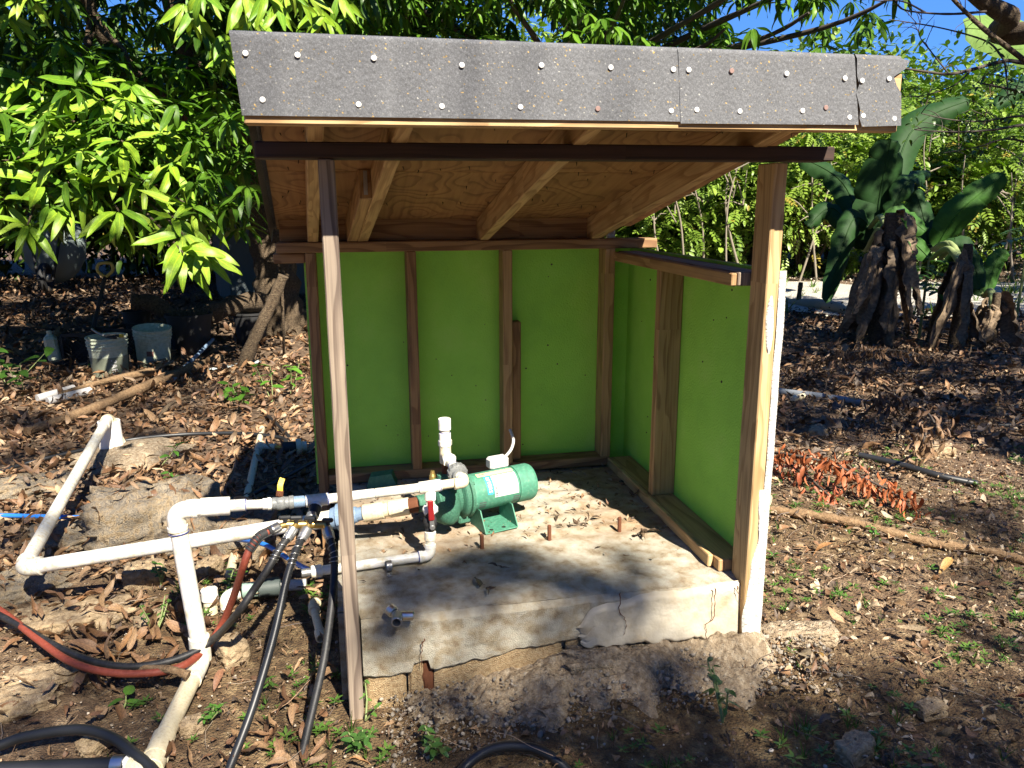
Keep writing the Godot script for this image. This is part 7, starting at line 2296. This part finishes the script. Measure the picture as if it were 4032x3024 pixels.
	# larger single leaves that stand out
	var big := [
		[Vector3(1.661, 0.07, 0.018), 0.13, 0.5, Color(0.45, 0.38, 0.28), "large pale curled leaf in the lower right mulch"],
		[Vector3(1.296, 0.07, 0.145), 0.14, -0.8, Color(0.4, 0.35, 0.26), "long grey tan leaf with an ochre leaf beside it near the post"],
		[Vector3(1.332, 0.08, 0.14), 0.08, -0.7, Color(0.5, 0.33, 0.1), "ochre leaf lying by the long grey tan leaf near the post"],
		[Vector3(2.174, 0.08, -0.355), 0.12, 1.3, Color(0.5, 0.32, 0.12), "golden tan leaf lying just below the peeled log"],
		[Vector3(1.781, 0.08, -0.085), 0.12, 2.3, Color(0.36, 0.25, 0.15), "brown folded leaf near the pale curled leaf at lower right"],
		[Vector3(1.719, 0.07, 0.408), 0.1, 0.2, Color(0.35, 0.12, 0.07), "reddish leaf at the right edge in the foreground"],
		[Vector3(1.817, 0.08, -0.546), 0.12, 1.6, Color(0.42, 0.24, 0.11), "orange brown leaf below the log's near end"],
		[Vector3(-0.763, 0.05, -0.463), 0.13, 0.4, Color(0.36, 0.2, 0.09), "large brown leaf on the flat stone by the black hose curve"],
		[Vector3(-0.689, 0.05, -0.428), 0.11, -0.6, Color(0.42, 0.25, 0.12), "ribbed tan leaf right of the large brown leaf on the flat stone"],
		[Vector3(-0.878, 0.05, -0.821), 0.12, 1.2, Color(0.38, 0.21, 0.1), "brown leaf beneath the long white pipe at left"],
		[Vector3(-0.653, 0.05, -0.722), 0.13, 1.5, Color(0.4, 0.24, 0.12), "long brown leaf left of the standing pipe foot"],
		[Vector3(-0.363, 0.04, -0.254), 0.09, 0.9, Color(0.25, 0.13, 0.08), "dark brown leaf by the upright cream stone"],
		[Vector3(-1.139, 0.05, -1.777), 0.13, 0.9, Color(0.4, 0.21, 0.09), "rust brown leaf above the blue pipe's end"],
		[Vector3(-0.001, 0.03, 0.211), 0.07, 0.2, Color(0.45, 0.26, 0.12), "tan leaf at the bottom edge right of the grey post"],
		[Vector3(-0.29, 0.06, -1.129), 0.12, 1.0, Color(0.36, 0.21, 0.11), "brown leaf behind the hose springs"],
		[Vector3(-0.092, 0.08, -0.546), 0.11, 2.8, Color(0.42, 0.26, 0.14), "upright brown leaf between the black hoses"],
	]
	for b in big:
		var t := facing(on_ground(b[0], 0.035), Vector3(cos(b[2] * 2.0), rng.randf_range(-0.12, 0.02), sin(b[2] * 2.0)), Vector3.UP, rng.randf_range(-0.3, 0.3))
		t.basis = t.basis.scaled(Vector3.ONE * b[1] * 0.8)
		var mt: StandardMaterial3D = M.dryleaf.duplicate()
		mt.albedo_color = (b[3] as Color).linear_to_srgb()
		tag(inst(self, "fallen_leaf", dry[[0, 3, 1][rng.randi() % 3]], mt, t), b[4], "leaf", "fallen leaves near the shelter")


func flat_tint(rough: float) -> StandardMaterial3D:
	return flatmat(1, 1, 1, rough)


func build_small_plants() -> void:
	# seedlings one can tell apart
	var round_ := [leaf(1.0, 0.5, 0.3, 0.2, 0.02, 0.0, 6), leaf(1.0, 0.45, 0.6, 0.25, 0.03, 2.0, 6)]
	var list := [
		[Vector3(-0.489, 0, -3.493), 0.26, 9, 0.085, Color(0.1, 0.24, 0.03), "taller bright seedling by the shelter's left back post"],
		[Vector3(-0.388, 0, -3.738), 0.3, 12, 0.075, Color(0.12, 0.26, 0.035), "bright round leaved seedling touching the left back post"],
		[Vector3(-0.683, 0, -3.351), 0.16, 14, 0.09, Color(0.1, 0.23, 0.03), "low spreading seedling at the edge of the roof's shadow"],
		[Vector3(-0.798, 0, -3.561), 0.15, 8, 0.08, Color(0.09, 0.2, 0.03), "low green seedling left of the spreading one"],
		[Vector3(-0.981, 0, -2.32), 0.13, 6, 0.06, Color(0.1, 0.24, 0.04), "small seedling on the mortar mound by the white stub"],
		[Vector3(-0.853, 0, -2.075), 0.07, 4, 0.05, Color(0.08, 0.2, 0.035), "tiny seedling in brown leaves right of the mound"],
		[Vector3(-2.44, 0, -4.329), 0.42, 16, 0.12, Color(0.05, 0.12, 0.02), "dark leafy sapling at the left edge below the mango leaves"],
		[Vector3(-2.268, 0, -4.148), 0.3, 10, 0.11, Color(0.05, 0.12, 0.02), "dark leafy shoot right of the left edge sapling"],
		[Vector3(-2.043, 0, -4.984), 0.1, 6, 0.06, Color(0.05, 0.12, 0.02), "dim seedling at the foot of the front bucket"],
		[Vector3(-0.659, 0, -0.871), 0.1, 8, 0.032, Color(0.1, 0.22, 0.05), "small weed under the long pipe left of the standing pipe"],
		[Vector3(-0.612, -0, -0.544), 0.12, 16, 0.022, Color(0.12, 0.24, 0.05), "fine leaved weed on the flat stones left of the standing pipe"],
		[Vector3(-0.618, 0, -0.177), 0.05, 2, 0.055, Color(0.1, 0.22, 0.04), "two round seed leaves left of the cream ground pipe"],
		[Vector3(-0.433, 0, -0.737), 0.1, 12, 0.028, Color(0.11, 0.24, 0.04), "small weed by the capped white pipe"],
		[Vector3(-0.373, -0, -0.054), 0.06, 26, 0.022, Color(0.1, 0.24, 0.04), "spreading green weed right of the cream ground pipe"],
		[Vector3(-0.221, 0, -0.17), 0.05, 6, 0.03, Color(0.1, 0.2, 0.04), "small weed between the black hoses"],
		[Vector3(0.042, 0, 0.024), 0.09, 7, 0.022, Color(0.12, 0.24, 0.05), "tiny weed at the foot of the grey front post"],
		[Vector3(0.21, 0.02, 0.208), 0.06, 24, 0.03, Color(0.09, 0.2, 0.05), "low round leaved weed near the bottom hose loop"],
		[Vector3(0.016, 0.02, 0.15), 0.06, 30, 0.03, Color(0.09, 0.2, 0.05), "low weed patch below the grey front post"],
		[Vector3(0.939, 0.06, 0.307), 0.16, 16, 0.035, Color(0.09, 0.18, 0.05), "pale green weed on the mortar spill's right end"],
		[Vector3(2.035, 0.06, -0.61), 0.07, 10, 0.026, Color(0.1, 0.24, 0.05), "small weed under the peeled log"],
	]
	for s in list:
		var at := on_ground(s[0])
		var root := thing("seedling", at, s[5], "seedling", "seedlings and weeds")
		var m := MB.new()
		var ts := sets(2)
		var cs := sets(2)
		var stems: int = 1 + s[2] / 7
		for q in stems:
			var top: Vector3 = at + Vector3(rng.randfn(0, 0.35) * s[1], s[1] * rng.randf_range(0.7, 1.0), rng.randfn(0, 0.35) * s[1])
			m.tube(V([at, at.lerp(top, 0.5) + Vector3(0.004, 0, 0), top]), PackedFloat32Array([0.0035, 0.003, 0.002]), 5)
			for k in s[2] / stems + 1:
				var f: float = 0.35 + 0.65 * float(k + 1) / (s[2] / stems + 1)
				var an: float = k * 2.4 + q
				var t := facing(at.lerp(top, f), Vector3(cos(an), rng.randf_range(-0.2, 0.45), sin(an)), Vector3.UP, rng.randf_range(-0.4, 0.4))
				t.basis = t.basis.scaled(Vector3.ONE * s[3] * rng.randf_range(0.7, 1.2))
				ts[k % 2].append(t)
				cs[k % 2].append(s[4] * rng.randf_range(0.75, 1.3))
		put(root, "stem", m, M.stem)
		for j in 2:
			if ts[j].size():
				many(root, "leaves", round_[j], M.treeleaf, ts[j], cs[j])
	# ground cover of tiny weeds
	var sprig := MB.new()
	for k in 7:
		var lf := facing(Vector3(0, 0.12 + 0.04 * k, 0), Vector3(cos(k * 2.4), 0.35, sin(k * 2.4)))
		var i0 := sprig.v.size()
		for q in [[0, 0, 0], [0.17, 0.4, 0.04], [0, 1.0, -0.05], [-0.17, 0.4, 0.04]]:
			sprig.vert(lf * (Vector3(q[0], q[2], q[1]) * 0.55), lf.basis.y, Vector2(0.5 + q[0] * 2.0, q[1]))
		sprig.tri(i0, i0 + 1, i0 + 2); sprig.tri(i0, i0 + 2, i0 + 3)
	var grass := MB.new()
	for k in 9:
		var a := k * 2.4
		var d := Vector3(cos(a) * 0.35, 1.0, sin(a) * 0.35)
		var w := Vector3(-sin(a), 0, cos(a)) * 0.035
		var i0 := grass.v.size()
		for q in [[0.0, 1.0], [0.5, 0.8], [1.0, 0.0]]:
			var c: Vector3 = d * q[0] * (0.6 + 0.05 * k) + Vector3(cos(a), -0.3, sin(a)) * q[0] * q[0] * 0.3
			grass.vert(c + w * q[1], Vector3(cos(a), 0.4, sin(a)).normalized(), Vector2(0.2, q[0]))
			grass.vert(c - w * q[1], Vector3(cos(a), 0.4, sin(a)).normalized(), Vector2(0.8, q[0]))
		grass.quad(i0, i0 + 1, i0 + 3, i0 + 2); grass.quad(i0 + 2, i0 + 3, i0 + 5, i0 + 4)
	var root := thing("ground_weeds", Vector3(1.5, 0, 0), "low green weeds and grass tufts over the foreground soil", "weeds")
	root.set_meta("kind", "stuff")
	var ts := sets(2)
	var cs := sets(2)
	var n := 0
	while n < 1500:
		var x := rng.randf_range(-0.6, 4.2)
		var z := rng.randf_range(-1.6, 0.8)
		if x > -0.03 and x < 1.23 and z < 0.05 and z > -1.3:
			continue
		if x > 0.1 and x < 1.2 and z < 0.3 and rng.randf() < 0.9:
			continue
		var dens := noise.get_noise_2d(x * 24.0 + 300.0, z * 24.0)
		var want := 0.04 if x > 0.0 else 0.12
		if x > 1.2 and x < 2.1 and z > -0.5:
			want = -0.08
		if dens < want and rng.randf() < 0.93:
			continue
		n += 1
		var j := 0 if rng.randf() < 0.75 else 1
		var b := Basis(Vector3.UP, rng.randf() * TAU).scaled(Vector3.ONE * rng.randf_range(0.02, 0.055))
		ts[j].append(Transform3D(b, Vector3(x, gh(x, z), z)))
		cs[j].append(Color(0.09, 0.2, 0.04).lerp(Color(0.17, 0.28, 0.06), rng.randf()))
	many(root, "sprigs", sprig.mesh(), M.treeleaf, ts[0], cs[0])
	many(root, "tufts", grass.mesh(), M.treeleaf, ts[1], cs[1])
	# verge weeds along the lane
	root = thing("verge_weeds", Vector3(7, 0, -9), "low green growth along the far verge of the gravel lane", "weeds")
	root.set_meta("kind", "stuff")
	var t2 := []
	var c2 := []
	for k in 1400:
		var x := rng.randf_range(1.0, 15.0)
		var z := rng.randf_range(-13.0, -5.4)
		if noise.get_noise_2d(x * 10.0, z * 10.0) < 0.1:
			continue
		t2.append(Transform3D(Basis(Vector3.UP, rng.randf() * TAU).scaled(Vector3.ONE * rng.randf_range(0.1, 0.28)), Vector3(x, gh(x, z) + 0.01, z)))
		c2.append(Color(0.1, 0.2, 0.03).lerp(Color(0.22, 0.3, 0.06), rng.randf()))
	many(root, "tufts", grass.mesh(), M.treeleaf, t2, c2)
